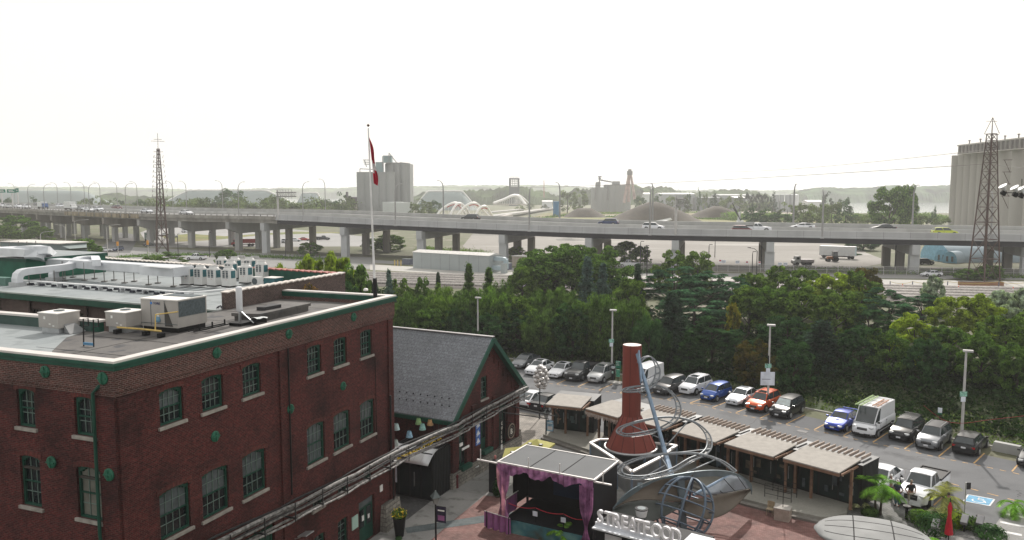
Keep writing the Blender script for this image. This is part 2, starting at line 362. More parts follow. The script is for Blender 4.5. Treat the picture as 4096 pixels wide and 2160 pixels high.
patch('grass_island',[(860,960),(1050,940),(1420,930),(1180,926),(900,945)],m_meadow,.02,LAND)
patch('grass_island',[(700,968),(860,960),(900,945),(760,935),(640,945)],m_meadow,.02,LAND)
patch('service_road',[(-100,1010),(300,1012),(620,1045),(1300,1080),(1500,1075),(1500,1030),(900,1008),(480,985),(-100,985)],m_farpave,.014,LAND)
patch('underpass_road',[(380,1010),(520,1012),(560,940),(480,930)],ground_mat('dark_asphalt',(.10,.10,.10),(.14,.14,.14),.05),.03,LAND)
m_ballast=ground_mat('ballast',(.055,.048,.044),(.095,.083,.075),.3,fine=6,fine_amt=.35,bump=.6)
RA=gp(1480,1090,LAND);RB=gp(4300,1158,LAND);rd=(RB-RA);rd.z=0;rd.normalize();rn=Vector((rd.y,-rd.x,0))
if rn.y>0:rn=-rn
bed=[RA-rd*260,RB+rd*80,RB+rd*80+rn*27,RA-rd*260+rn*27]
struct(MB().sheet([tuple(p[:2])for p in bed],LAND+.06).obj('railway_bed',m_ballast))
m_rail=mat('rail_steel',(.50,.47,.45),.5,.2,.2,2);m_tie=mat('sleeper_wood',(.13,.115,.10),.85,0,.3,2)
for k in range(5):
    off=2.6+k*4.6
    lab=['railway track nearest the pale trackside path','second railway track out from the pale trackside path','middle railway track of the five','fourth railway track, nearer the tree belt','railway track nearest the tree belt'][k]
    t=thing('railway_track',lab,'railway track',tuple(RA+rn*off+Vector((0,0,.06))),0,'railway tracks beyond the trees')
    for s in(-.72,.72):
        a=RA+rn*(off+s)-rd*120;b=RB+rn*(off+s)+rd*40
        MB().beam((a.x,a.y,LAND+.32),(b.x,b.y,LAND+.32),.3,.24).obj('rail',m_rail,t,world=True)
    mb=MB();Lt=(RB-RA).length+150
    for i in range(int(Lt/.9)):
        c=RA+rn*off+rd*(-110+i*.9);mb.beam(c-rn*1.3+Vector((0,0,.14)),c+rn*1.3+Vector((0,0,.14)),.3,.14)
    o=mb.obj('sleepers',m_tie,t,world=True);o['kind']='stuff'
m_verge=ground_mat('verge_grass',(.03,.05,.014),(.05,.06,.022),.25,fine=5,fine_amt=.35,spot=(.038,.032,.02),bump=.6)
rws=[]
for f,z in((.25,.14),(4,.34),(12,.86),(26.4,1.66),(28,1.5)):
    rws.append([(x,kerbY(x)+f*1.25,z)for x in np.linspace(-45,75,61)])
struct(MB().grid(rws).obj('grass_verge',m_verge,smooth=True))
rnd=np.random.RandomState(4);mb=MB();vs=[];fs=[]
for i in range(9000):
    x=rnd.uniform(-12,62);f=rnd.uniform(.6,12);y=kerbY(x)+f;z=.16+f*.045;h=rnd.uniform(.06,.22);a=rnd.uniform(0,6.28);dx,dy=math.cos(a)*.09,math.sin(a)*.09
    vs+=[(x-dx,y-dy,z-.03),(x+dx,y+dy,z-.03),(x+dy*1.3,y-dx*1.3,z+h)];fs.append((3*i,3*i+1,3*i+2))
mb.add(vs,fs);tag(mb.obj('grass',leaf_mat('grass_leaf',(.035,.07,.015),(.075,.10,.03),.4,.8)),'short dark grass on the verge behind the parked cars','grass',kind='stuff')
m_asph=ground_mat('asphalt',(.118,.121,.127),(.155,.158,.164),.12,fine=14,fine_amt=.10,spot=(.108,.11,.115),spot_t=.58,bump=.15)
m_asph2=ground_mat('stall_asphalt',(.09,.094,.10),(.12,.123,.13),.25,fine=14,fine_amt=.10,spot=(.07,.072,.076),spot_t=.64,bump=.15)
lotx=np.linspace(-14,70,43)
struct(MB().sheet([(x,kerbY(x)+.1)for x in lotx]+[(70,30),(20,30),(-14,66)],.004).obj('parking_lot',m_asph))
NE=[(2140,1524),(2228,1536),(2312,1547),(2396,1560),(2480,1571),(2573,1585),(2671,1597),(2761,1612),(2850,1630),(2944,1651),(3040,1673),(3145,1696),(3257,1719),(3374,1743),(3492,1769),(3618,1796),(3754,1827),(3895,1854),(4048,1886),(4215,1926)]
NEW=[gp(*p)for p in NE]
m_yel=mat('yellow_line_paint',(.48,.30,.13),.8,0,.35,3)
m_wht=mat('white_line_paint',(.62,.62,.62),.8,0,.25,3)
def stripe(mb,a,b,w_,z):
    a=Vector((a[0],a[1],0));b=Vector((b[0],b[1],0));d=(b-a).normalized();s=Vector((-d.y,d.x,0))*w_/2
    mb.add([(p.x,p.y,z)for p in(a-s,b-s,b+s,a+s)],[(0,1,2,3)])
bay=[];sdir=[]
for i,p in enumerate(NEW):
    t_=min(1,max(0,(p.x-6)/10));d=Vector((.50+.18*t_,.866-.136*t_,0)).normalized();sdir.append(d)
far=[p+d*5.5 for p,d in zip(NEW,sdir)]
struct(MB().sheet([tuple(p[:2])for p in NEW]+[tuple(p[:2])for p in far[::-1]],.008).obj('parking_bays',m_asph2))
mb=MB()
for i,(p,d)in enumerate(zip(NEW,sdir)):
    stripe(mb,p,p+d*5.3,.11,.012)
    if i+1<len(NEW):
        q=NEW[i+1]
        for k in range(3):stripe(mb,p.lerp(q,k/3+.04)-d*.25,p.lerp(q,k/3+.2)-d*.25,.1,.012)
A0=gp(3870,1952);A1=gp(4096,2012)
for k in range(-3,4):
    a=A0.lerp(A1,k*.36);b=A0.lerp(A1,k*.36+.2);stripe(mb,a,b,.11,.012)
for q in[(3720,2036,3770,1990),(3100,1560,3101,1561)][:1]:stripe(mb,gp(q[0],q[1]),gp(q[2],q[3]),.11,.012)
a=NEW[7];stripe(mb,a,a+(NEW[8]-a)*.75+sdir[7]*.9,.11,.013)
struct(mb.obj('road_markings',m_yel))
m_crack=mat('crack_sealant',(.035,.035,.037),.7)
mb=MB();rnd=random.Random(3)
for(x0,y0,x1,y1)in[(3200,1760,3560,1850),(2990,1700,3045,1670),(2960,1700,3240,1900),(3480,1850,3780,1900),(3560,1815,3750,1836),(4070,1990,4078,1960),(3170,1725,3290,1760),(2500,1590,2700,1640)]:
    a=gp(x0,y0);b=gp(x1,y1);pts=[a.lerp(b,t/9)+Vector((rnd.uniform(-.22,.22),rnd.uniform(-.22,.22),0))for t in range(10)]
    for p,q in zip(pts,pts[1:]):stripe(mb,p,q,.045,.010)
struct(mb.obj('asphalt_cracks',m_crack))
hq=[gp(3873,1979),gp(3978,1998),gp(3958,2024),gp(3856,2005)]
struct(MB().sheet([tuple(p[:2])for p in hq],.014).obj('accessible_bay_paint',mat('blue_bay_paint',(.14,.32,.48),.8,0,.2,3)))
mb=MB()
for i in range(4):stripe(mb,hq[i],hq[(i+1)%4],.10,.018)
c=(hq[0]+hq[1]+hq[2]+hq[3])/4;ux=(hq[1]-hq[0]).normalized();uy=(hq[0]-hq[3]).normalized()
def hp(u,v):return c+ux*u*1.25+uy*v*1.25
for i in range(10):
    a1=R(150+i*24);a2=R(150+(i+1)*24);stripe(mb,hp(-.02+.28*math.cos(a1),-.12+.28*math.sin(a1)),hp(-.02+.28*math.cos(a2),-.12+.28*math.sin(a2)),.08,.018)
for(p,q)in[((-.05,.42),(-.05,.05)),((-.05,.05),(.25,.05)),((.25,.05),(.36,-.3)),((-.05,.25),(.2,.25))]:stripe(mb,hp(*p),hp(*q),.09,.0185)
struct(mb.obj('accessible_symbol',m_wht))
m_conc=mat('kerb_concrete',(.36,.35,.33),.85,0,.2,1.2,bump=.3)
mb=MB();kx=np.linspace(-12,66,60)
for i in range(59):mb.beam((kx[i],kerbY(kx[i])+.1,.07),(kx[i+1],kerbY(kx[i+1])+.1,.07),.2,.15)
struct(mb.obj('kerb',m_conc))
t=tag(MB().box(tuple(gp(3210,1726)*1+Vector((0,0,.016))),(.9,.6,.012),R(-45)).obj('drain_grate',mat('iron_grate',(.04,.04,.042),.6,.4)),'dark rectangular drain grate set in the parking aisle asphalt','drain')
m_plc=ground_mat('plaza_concrete',(.20,.20,.195),(.265,.26,.25),.35,fine=9,fine_amt=.07,spot=(.16,.158,.15),spot_t=.6,bump=.12)
struct(MB().sheet([tuple(gp(x,y)[:2])for x,y in[(900,2400),(1560,1880),(1900,1600),(2062,1643),(2172,1661),(2215,1700),(3400,2000),(3579,2010),(3900,2085),(4096,2140),(4300,2400)]],.016).obj('plaza',m_plc))
mb=MB();rnd=random.Random(8)
for(x0,y0,x1,y1)in[(1700,2016,1900,2085),(1905,1900,1770,1975),(1830,1960,1965,1985),(1960,1890,1915,1916),(1600,2130,1760,2115),(1950,1850,2060,1880)]:
    a=gp(x0,y0);b=gp(x1,y1);stripe(mb,a,b,.02,.020)
struct(mb.obj('paving_joints',m_crack))
def brick_ground(name,c1,c2,mo,bw=.22,bh=.11,ang=20,ms=.008,grout_dirt=None):
    if name in MATS:return MATS[name]
    m,n,b,out=nodes_of(name);geo=N(n,'ShaderNodeNewGeometry');mp=N(n,'ShaderNodeMapping');mp.inputs['Rotation'].default_value=(0,0,R(ang));n.links.new(geo.outputs['Position'],mp.inputs[0])
    br=N(n,'ShaderNodeTexBrick');br.inputs['Color1'].default_value=c4(c1);br.inputs['Color2'].default_value=c4(c2);br.inputs['Mortar'].default_value=c4(mo);br.inputs['Scale'].default_value=1
    br.inputs['Mortar Size'].default_value=ms;br.inputs['Brick Width'].default_value=bw;br.inputs['Row Height'].default_value=bh;n.links.new(mp.outputs[0],br.inputs['Vector'])
    no=N(n,'ShaderNodeTexNoise');no.inputs['Scale'].default_value=.8;no.inputs['Detail'].default_value=9;no.inputs['Roughness'].default_value=.7;n.links.new(geo.outputs['Position'],no.inputs['Vector'])
    rp=N(n,'ShaderNodeMapRange');rp.inputs[1].default_value=.35;rp.inputs[2].default_value=.68;rp.inputs[3].default_value=1.25;rp.inputs[4].default_value=.5;n.links.new(no.outputs[0],rp.inputs[0])
    sc=N(n,'ShaderNodeVectorMath',operation='SCALE');n.links.new(br.outputs[0],sc.inputs[0]);n.links.new(rp.outputs[0],sc.inputs['Scale']);n.links.new(sc.outputs[0],b.inputs['Base Color'])
    b.inputs['Roughness'].default_value=.85;bp=N(n,'ShaderNodeBump');bp.inputs['Strength'].default_value=.5;bp.inputs['Distance'].default_value=.01;n.links.new(no.outputs[0],bp.inputs['Height']);n.links.new(bp.outputs[0],b.inputs['Normal'])
    MATS[name]=m;return m
m_redp=brick_ground('red_brick_paving',(.15,.062,.054),(.22,.115,.10),(.07,.04,.036))
m_greyp=brick_ground('grey_block_paving',(.13,.13,.13),(.19,.185,.18),(.07,.07,.07),.3,.15,-40)
m_cob=brick_ground('cobbles',(.30,.27,.235),(.22,.20,.175),(.12,.11,.10),.2,.14,25,.015)
def P2(name,pts,m_,z):struct(MB().sheet([tuple(gp(x,y)[:2])for x,y in pts],z).obj(name,m_))
P2('red_paving',[(1938,1983),(1814,2082),(1680,2200),(1500,2400),(2900,2400),(3000,2180),(2600,2050),(2420,2010),(2200,1960),(2010,1990)],m_redp,.022)
P2('red_paving',[(2640,1985),(2620,2060),(2900,2400),(3600,2400),(3380,2105),(3300,2085),(2977,2025),(2760,1960)],m_redp,.026)
P2('dark_paving',[(1580,1976),(1726,2004),(1630,2079),(1560,2090),(1545,2000)],brick_ground('dark_setts',(.055,.055,.058),(.085,.085,.085),(.03,.03,.03),.3,.15,60),.022)
P2('paving_band',[(1619,2113),(1936,2063),(2080,2045),(2100,2075),(1936,2092),(1629,2135)],brick_ground('slate_band',(.075,.095,.10),(.10,.12,.125),(.04,.05,.05),.6,.3,10),.030)
P2('cobbled_yard',[(2062,1646),(2172,1664),(2215,1702),(2180,1730),(2120,1790),(2080,1800),(2030,1760),(2000,1700)],m_cob,.022)
P2('grey_paving',[(3372,2085),(3400,1990),(3560,1960),(3900,2080),(4100,2135),(4100,2200),(3700,2120)],m_greyp,.024)
mb=MB()
for k in range(6):
    y=2040+k*30;x=4110-k*24
    a=gp(x-62,y-14+k*1.5);b=gp(x+50,y+8+k*1.5);stripe(mb,a,b,.32,.034)
struct(mb.obj('crossing_stripes',m_wht))
P2('crossing_lane',[(4040,2020),(4140,2030),(4220,2300),(3850,2300),(3960,2130)],ground_mat('lane_concrete',(.20,.20,.195),(.26,.255,.25),.3),.030)
DK=[(2172,1737),(2262,1768),(2360,1800),(2560,1865),(2733,1912),(2977,1995),(3165,2042),(3285,2068),(3319,2066),(3385,2050),(3400,2008),(3128,1934),(2930,1875),(2700,1800),(2500,1740),(2349,1722),(2209,1708)]
m_deck=ground_mat('boardwalk',(.22,.215,.19),(.29,.28,.25),.4,fine=6,fine_amt=.08,bump=.1)
dk=[gp(x,y,.34)for x,y in DK]
struct(MB().prism([tuple(p[:2])for p in dk],.0,.34).obj('boardwalk',m_deck))
cx_=sum((p for p in dk),Vector())/len(dk)
st=[]
for p in dk[:9]:q=p.copy();st.append((q.x-.22,q.y-.42))
st2=[(p.x+.3,p.y+.5)for p in dk[:9]]
struct(MB().prism(st+st2[::-1],.0,.17).obj('boardwalk_step',mat('step_concrete',(.16,.15,.135),.85,0,.2,2)))
#  brick buildings
m_brick=brick_mat('dark_red_brick',(.108,.018,.018),(.043,.010,.011),(.088,.045,.04),ms=.015,dirt=(.020,.012,.012),dirt_amt=.85)
m_brickp=brick_mat('parapet_brick',(.105,.035,.03),(.045,.02,.018),(.17,.125,.11),ms=.014,dirt=(.04,.025,.024),dirt_amt=.5)
m_brickb=brick_mat('brown_brick',(.10,.065,.058),(.065,.045,.042),(.17,.14,.13),dirt=(.03,.025,.024),dirt_amt=.5)
m_green=mat('green_paint',(.013,.068,.047),.5,0,.2,2)
m_greend=mat('dark_green_frame',(.012,.055,.038),.5,0,.2,2)
m_cop=mat('coping_metal',(.58,.545,.52),.5,.1,.1,1)
m_sill=mat('stone_sill',(.28,.26,.235),.85,0,.25,3)
m_glass=glass('window_glass');m_glassb=mat('blind_glass',(.085,.10,.105),.12,0,.25,3)
m_glassw=mat('curtained_glass',(.14,.14,.12),.2,0,.2,2)
m_bar=mat('glazing_bar',(.12,.17,.15),.6)
m_roofg=ground_mat('grey_membrane',(.22,.245,.255),(.29,.31,.315),.25,fine=3,fine_amt=.05,bump=.05,rough=.55,spot=(.19,.21,.215),spot_t=.6)
m_roofb=ground_mat('bitumen_roof',(.085,.08,.078),(.125,.118,.112),.35,fine=6,fine_amt=.12,bump=.15,rough=.7,spot=(.055,.055,.06),spot_t=.6)
m_black=mat('black_metal',(.012,.012,.013),.5,.2)
m_steel=mat('galvanised_steel',(.45,.46,.47),.4,.6,.1,3)
A=Vector((-15.22,29.96,0));ANG=R(68.4)
main=thing('brick_building','large dark red brick building with green cornice and white coping in the left foreground','building',tuple(A),ANG)
ZT=14.63
def wall_with_openings(name,parent,axis,off,length0,length1,z0,z1,ops,thick=.32,m_=None,face=-1):
    """wall in plane (axis 'x': along x at y=off; 'y': along y at x=off) with rectangular holes filled by windows"""
    us=sorted(set([length0,length1]+[o[0]for o in ops]+[o[1]for o in ops]));zs=sorted(set([z0,z1]+[o[2]for o in ops]+[o[3]for o in ops]))
    mb=MB()
    for i in range(len(us)-1):
        for j in range(len(zs)-1):
            uc=(us[i]+us[i+1])/2;zc=(zs[j]+zs[j+1])/2
            if any(o[0]<uc<o[1]and o[2]<zc<o[3]for o in ops):continue
            q=[(us[i],zs[j]),(us[i+1],zs[j]),(us[i+1],zs[j+1]),(us[i],zs[j+1])]
            P=[(u,off,z)if axis=='x' else(off,u,z)for u,z in q]
            mb.add(P,[(0,1,2,3)if(axis=='x')else(3,2,1,0)])
    for(a,b,c,d)in[o[:4]for o in ops]:
        for(p,q)in(((a,c),(a,d)),((b,d),(b,c)),((b,c),(a,c)),((a,d),(b,d))):
            if axis=='x':P=[(p[0],off,p[1]),(q[0],off,q[1]),(q[0],off+thick,q[1]),(p[0],off+thick,p[1])]
            else:P=[(off,p[0],p[1]),(off,q[0],q[1]),(off+thick,q[0],q[1]),(off+thick,p[0],p[1])]
            mb.add(P,[(0,1,2,3)])
    return mb.obj(name,m_ or m_brick,parent)
def sash(parent,axis,off,a,b,c,d,cols=4,rows=4,glass_m=None,upper=None,inset=.2,sill=True,arch=.16,label=None):
    """green sash window with glazing bars, stone sill and a shallow brick arch; off = outer wall plane"""
    def pt(u,dd,z):return(u,off+dd,z)if axis=='x' else(off+dd,u,z)
    fr=MB();w_=.09
    def bar(mb,u0,u1,z0,z1,d0,d1):
        cu,cz,cd_=(u0+u1)/2,(z0+z1)/2,(d0+d1)/2
        mb.box(pt(cu,cd_,cz),(abs(u1-u0),d1-d0,z1-z0)if axis=='x' else(d1-d0,abs(u1-u0),z1-z0))
    bar(fr,a,a+w_,c,d,inset-.1,inset);bar(fr,b-w_,b,c,d,inset-.1,inset);bar(fr,a+w_,b-w_,c,c+w_,inset-.1,inset)
    n=8;hh=arch+.1
    for i in range(n):
        u0=a+w_+(b-a-2*w_)*i/n;u1=a+w_+(b-a-2*w_)*(i+1)/n;t=(i+.5)/n*2-1
        bar(fr,u0,u1,d-.07-hh*(t*t)*.9,d,inset-.1,inset)
    mid=c+(d-c)*.48
    bar(fr,a+w_,b-w_,mid-.03,mid+.03,inset-.07,inset-.02)
    fo=fr.obj('window',m_greend,parent)
    if label:fo['label']=label
    bars=MB()
    for i in range(1,cols):u=a+w_+(b-a-2*w_)*i/cols;bar(bars,u-.013,u+.013,c+w_,d-.1,inset-.04,inset-.005)
    for j in range(1,rows):
        if j*2==rows:continue
        z=c+w_+(d-c-w_-.1)*j/rows;bar(bars,a+w_,b-w_,z-.013,z+.013,inset-.038,inset-.007)
    bars.obj('glazing_bars',m_bar,fo)
    g=MB();P=[pt(a+.03,inset,c+.03),pt(b-.03,inset,c+.03),pt(b-.03,inset,mid if upper else d),pt(a+.03,inset,mid if upper else d)]
    g.add(P,[(0,1,2,3)if axis=='x' else(3,2,1,0)]);g.obj('pane',glass_m or m_glass,fo)
    if upper:
        g=MB();P=[pt(a+.03,inset,mid),pt(b-.03,inset,mid),pt(b-.03,inset,d),pt(a+.03,inset,d)]
        g.add(P,[(0,1,2,3)if axis=='x' else(3,2,1,0)]);g.obj('pane',upper,fo)
    if sill:
        s=MB();bar(s,a-.12,b+.12,c-.14,c-.003,-.1,.2);s.obj('sill',m_sill,fo,bevel=.01)
    return fo
opR=[(2.12,3.42,11.4,12.9),(4.5,5.82,11.38,12.9),(7.11,8.41,11.4,12.9),(12.1,13.36,11.36,12.9),(14.53,15.81,11.36,12.9),(17.23,18.5,11.34,12.9),
       (1.9,3.58,6.6,8.66),(4.3,5.96,6.55,8.66),(6.91,8.57,6.55,8.66),(11.91,13.5,6.53,8.66),(14.35,15.98,6.53,8.66),(17.06,18.65,6.45,8.66)]
smallR=[(12.26,13.22,3.95,4.6),(14.64,15.59,3.9,4.55),(17.32,18.28,3.85,4.5)]
lowR=[(14.55,15.54,.9,2.45),(12.3,13.3,.9,2.45)]
garage=(5.6,9.1,.2,4.6);doorR=(16.74,18.5,0.05,2.7)
wall_with_openings('wall',main,'x',0,0,21.0,-.1,13.9,opR+smallR+lowR+[garage,doorR])
opL=[(4.45,5.45,11.45,13.05),(1.18,2.22,11.45,13.02),(4.35,5.5,8.1,10.25),(.98,2.3,8.05,10.2),(4.4,5.5,4.2,6.4),(.98,2.3,4.2,6.4)]
wall_with_openings('wall',main,'y',0,0,24.0,-.1,13.9,opL)
mb=MB()
mb.add([(21,0,-.1),(21,8.4,-.1),(21,8.4,13.9),(21,0,13.9)],[(0,1,2,3)])
mb.add([(7.2,24,-.1),(7.2,8.4,-.1),(7.2,8.4,13.5),(7.2,24,13.5)],[(0,3,2,1)])
mb.add([(7.2,8.4,-.1),(21,8.4,-.1),(21,8.4,13.99),(7.2,8.4,13.99)],[(3,2,1,0)])
mb.add([(0,24,-.1),(7.2,24,-.1),(7.2,24,13.9),(0,24,13.9)],[(3,2,1,0)])
mb.obj('wall',m_brick,main)
m_int=mat('dim_interior',(.05,.045,.04),.9)
mb=MB()
for z in(4.9,9.7,13.3):mb.box((10.4,3.2,z),(20.6,5.6,.1))
mb.box((10.4,6.0,6.7),(20.6,.1,13.2));mb.box((6.0,15,6.7),(.1,17.5,13.2));mb.box((3.2,15,4.9),(5.5,17.3,.1));mb.box((3.2,15,9.7),(5.5,17.3,.1))
mb.obj('floor_slabs',m_int,main)
def band(pts,z0,z1,out,th,nm,mt):
    """mitred ring segment following the outer line pts (local xy, walked with the outside on the right)"""
    mb=MB();n=len(pts);offp=[];inn=[]
    for i,p in enumerate(pts):
        ds=[]
        if i>0:ds.append((Vector(pts[i])-Vector(pts[i-1])).normalized())
        if i<n-1:ds.append((Vector(pts[i+1])-Vector(pts[i])).normalized())
        ns=[Vector((d.y,-d.x))for d in ds];nn=sum(ns,Vector((0,0)));nn=nn/nn.length_squared*len(ns)if len(ns)==2 else ns[0]
        if len(ns)==2:nn=(ns[0]+ns[1])/(1+ns[0].dot(ns[1]))
        offp.append(Vector(p)+nn*out);inn.append(Vector(p)-nn*(th-out))
    for i in range(n-1):
        a,b,c,d=offp[i],offp[i+1],inn[i+1],inn[i]
        P=[(q.x,q.y,z0)for q in(a,b,c,d)]+[(q.x,q.y,z1)for q in(a,b,c,d)]
        F=[(3,2,1,0),(4,5,6,7),(0,1,5,4),(2,3,7,6)]
        if i==0:F.append((3,0,4,7))
        if i==n-2:F.append((1,2,6,5))
        mb.add(P,F)
    return mb.obj(nm,mt,main)
ring=[(0,24),(0,0),(21,0),(21,8.4)]
band(ring,13.35,14.22,.09,.42,'parapet',m_brickp)
band(ring,13.18,13.345,.05,.2,'brick_ledge',m_brickp)
band(ring,14.225,14.40,.16,.5,'cornice',m_green);band(ring,14.405,14.52,.24,.6,'cornice',m_green)
band(ring,14.525,14.61,.18,.46,'coping',m_cop)
band([(7.2,8.7),(7.2,24)][::-1][::-1],13.5,14.50,0,.28,'parapet',m_green)
band([(7.2,8.6),(7.2,24)],14.51,14.62,.08,.45,'coping',m_cop)
for c_,s_ in(((10,-.055,6.5),(.55,.11,13.3)),((20.55,-.055,6.5),(.55,.11,13.3)),((.45,-.05,6.5),(.85,.10,13.2)),((-.05,.45,6.5),(.10,.9,13.2))):MB().box(c_,s_).obj('pilaster',m_brick,main)
mb=MB();mb.sheet([(.3,.35),(20.7,.35),(20.7,8.38),(7.19,8.38),(7.19,10),(.3,8.2)],14.00);mb.obj('roof',m_roofb,main)
mb=MB();mb.sheet([(.3,8.2),(7.19,10.0),(7.19,23.8),(.3,23.8)],14.00);mb.sheet([(.3,3.6),(2.6,6.6),(5.2,8.9),(6.9,9.6),(7.19,10.0),(.3,8.2)],14.006);mb.obj('roof',m_roofg,main)
mb=MB();mb.box((.52,12,14.2),(.02,23,.5));mb.box((6.93,16.5,14.2),(.02,14.5,.5));mb.box((10.5,.37,14.2),(20,.02,.5));mb.obj('upstand',mat('upstand_membrane',(.06,.10,.09),.6),main)
mb=MB()
for x in(3,6,9,12,15,18):mb.box((x,4.3,14.009),(.03,7.6,.006))
for y in(2.5,5.2):mb.box((11,y,14.010),(19,.03,.006))
mb.obj('roof_seams',m_black,main)
ups=[m_glassb,None,None,None,None,None,m_glassb,m_glassb,m_glassb,m_glassb,m_glassb,m_glassb]
for k,o in enumerate(opR):
    sash(main,'x',0,*o,cols=4,rows=4,upper=ups[k],glass_m=(m_glassb if k==9 else None))
for o in smallR:sash(main,'x',0,*o,cols=3,rows=1,arch=.02,inset=.22)
for o in lowR:sash(main,'x',0,*o,cols=2,rows=4,arch=.2)
for k,o in enumerate(opL):sash(main,'y',0,*o,cols=3,rows=3 if k<2 else 4,arch=.18,glass_m=(m_glassw if k==3 else m_glass))
m_arch=brick_mat('arch_brick',(.12,.026,.023),(.07,.018,.017),(.09,.05,.043),bw=.08,bh=.3,dirt_amt=.4)
for o in opR+lowR:
    n=8;mb=MB()
    for i in range(n):
        u0=o[0]-.14+(o[1]-o[0]+.28)*i/n;u1=o[0]-.14+(o[1]-o[0]+.28)*(i+1)/n;t=(i+.5)/n*2-1
        mb.box(((u0+u1)/2,-.012,o[3]+.12-.13*t*t),(u1-u0,.024,.22))
    mb.obj('window_arch',m_arch,main)
for o in opL:
    n=8;mb=MB()
    for i in range(n):
        u0=o[0]-.14+(o[1]-o[0]+.28)*i/n;u1=o[0]-.14+(o[1]-o[0]+.28)*(i+1)/n;t=(i+.5)/n*2-1
        mb.box((-.012,(u0+u1)/2,o[3]+.12-.13*t*t),(.024,u1-u0,.22))
    mb.obj('window_arch',m_arch,main)
def plate(parent,u,z,axis,off=0.0,r=.25):
    Mx=Matrix.Rotation(R(90),4,'X')if axis=='x' else Matrix.Rotation(R(-90),4,'Y')
    c=(u,off,z)if axis=='x' else(off,u,z)
    mb=MB();mb.lathe(c,[(r,0.0),(r,.05),(r*.8,.08),(.07,.09),(.05,.16)],18,True,Mx)
    if axis=='x':mb.box((u,off-.1,z),(r*1.7,.05,.05));mb.box((u,off-.1,z),(.05,.052,r*1.7))
    else:mb.box((off-.1,u,z),(.05,r*1.7,.05));mb.box((off-.1,u,z),(.052,.05,r*1.7))
    return mb.obj('tie_plate',mat('plate_green',(.02,.105,.065),.55,0,.3,4),parent)
for u,z in[(5.37,13.9),(10.49,13.9),(16.4,13.9),(5.19,10.13),(10.44,10.05),(15.34,10.1)]:plate(main,u,z,'x',-.1 if z>13 else(-.11 if u==10.44 else 0))
for u,z in[(3.57,13.9),(.48,13.9),(3.51,10.2),(-.2+.6,10.1),(7.4,10.3),(7.6,13.9)]:plate(main,u,z,'y',-.1)
mb=MB();mb.tube([(0,.72,13.62),(-.16,.75,13.5),(-.2,.95,13.3),(-.2,.96,7.6),(-.2,.9,7.2),(-.2,1.3,6.7),(-.2,2.6,6.2)],.07,8);mb.obj('downpipe',m_greend,main,smooth=True)
mb=MB();mb.tube([(20.2,-.22,8.4),(20.2,-.22,4.9),(20.4,-.24,4.0),(20.4,-.24,.2)],.06,8);mb.tube([(10.3,-.18,13.2),(10.3,-.18,5.6)],.045,6);mb.tube([(18.75,-.05,11.1),(18.8,-.05,6.0)],.02,5);mb.obj('drain_pipes',m_black,main,smooth=True)
mb=MB();mb.box((7.35,.22,2.4),(3.5,.1,4.4));d=mb.obj('garage_door',m_greend,main)
mb=MB()
for i in range(5):mb.box((5.75+i*.8,.14,2.4),(.09,.06,4.4))
for j in range(4):mb.box((7.35,.145,.8+j*1.2),(3.5,.055,.08))
mb.obj('door_rails',m_green,d)
mb=MB();mb.box((17.62,.2,1.3),(1.7,.1,2.6));d=mb.obj('door',m_greend,main)
for k in(0,1):MB().box((17.2+k*.82,.135,1.55),(.5,.02,1.1)).obj('door_pane',m_glass,d)
MB().box((17.62,.14,2.42),(1.5,.03,.35)).obj('fanlight',m_glassb,d)
MB().box((17.35,.118,1.55),(.24,.01,.34)).obj('notice',mat('paper_white',(.7,.7,.68),.8),d);MB().box((17.98,.118,1.45),(.2,.01,.26)).obj('notice',MATS['paper_white'],d)
MB().box((16.25,-.03,1.75),(.62,.05,.78)).obj('notice_board',mat('notice_green',(.35,.5,.44),.7),main)
MB().box((19.25,-.03,2.75),(.3,.04,.4)).obj('notice_board',MATS['paper_white'],main)
m_stone=brick_mat('rubble_stone',(.30,.285,.25),(.20,.19,.17),(.10,.095,.085),bw=.5,bh=.26,ms=.02,dirt=(.07,.065,.06),dirt_amt=.5)
MB().box((20.1,.45,.8),(2.1,1.9,1.7),taper=.82).obj('stone_base',m_stone,main)
mb=MB();mb.box((10.85,-.55,3.35),(.7,.55,.05),rx=R(-12));mb.tube([(10.6,-.05,3.1),(10.6,-.3,3.2),(10.8,-.5,3.32)],.025,5);mb.obj('wall_light',m_steel,main)
mb=MB();mb.box((20.4,-.42,4.1),(.55,.5,.05));mb.box((20.4,-.25,3.95),(.14,.35,.14));mb.obj('wall_light',m_steel,main)
pl=thing('potted_plant','yellow-green leafy houseplant behind the second top-floor window from the corner','plant',tuple(wmat(main)@Vector((5.1,.45,11.45))),ANG)
mb=MB();rnd=random.Random(5)
for k in range(26):
    a=rnd.uniform(0,6.28);r0=rnd.uniform(.12,.32);z1=rnd.uniform(.4,1.1);d=Vector((math.cos(a),math.sin(a)*.6,0))
    p0=Vector((0,0,.3*z1));p1=d*r0*.6+Vector((0,0,z1));p2=d*r0*1.2+Vector((0,0,z1*.8));s=Vector((-d.y,d.x,0))*.05
    mb.add([p0,p1+s,p2,p1-s],[(0,1,2,3)])
mb.obj('leaves',leaf_mat('houseplant_leaf',(.30,.34,.03),(.45,.42,.05),.3),pl)
MB().cyl((0,0,0),.14,.25,12,.18).obj('pot',mat('terracotta',(.3,.12,.07),.8),pl)
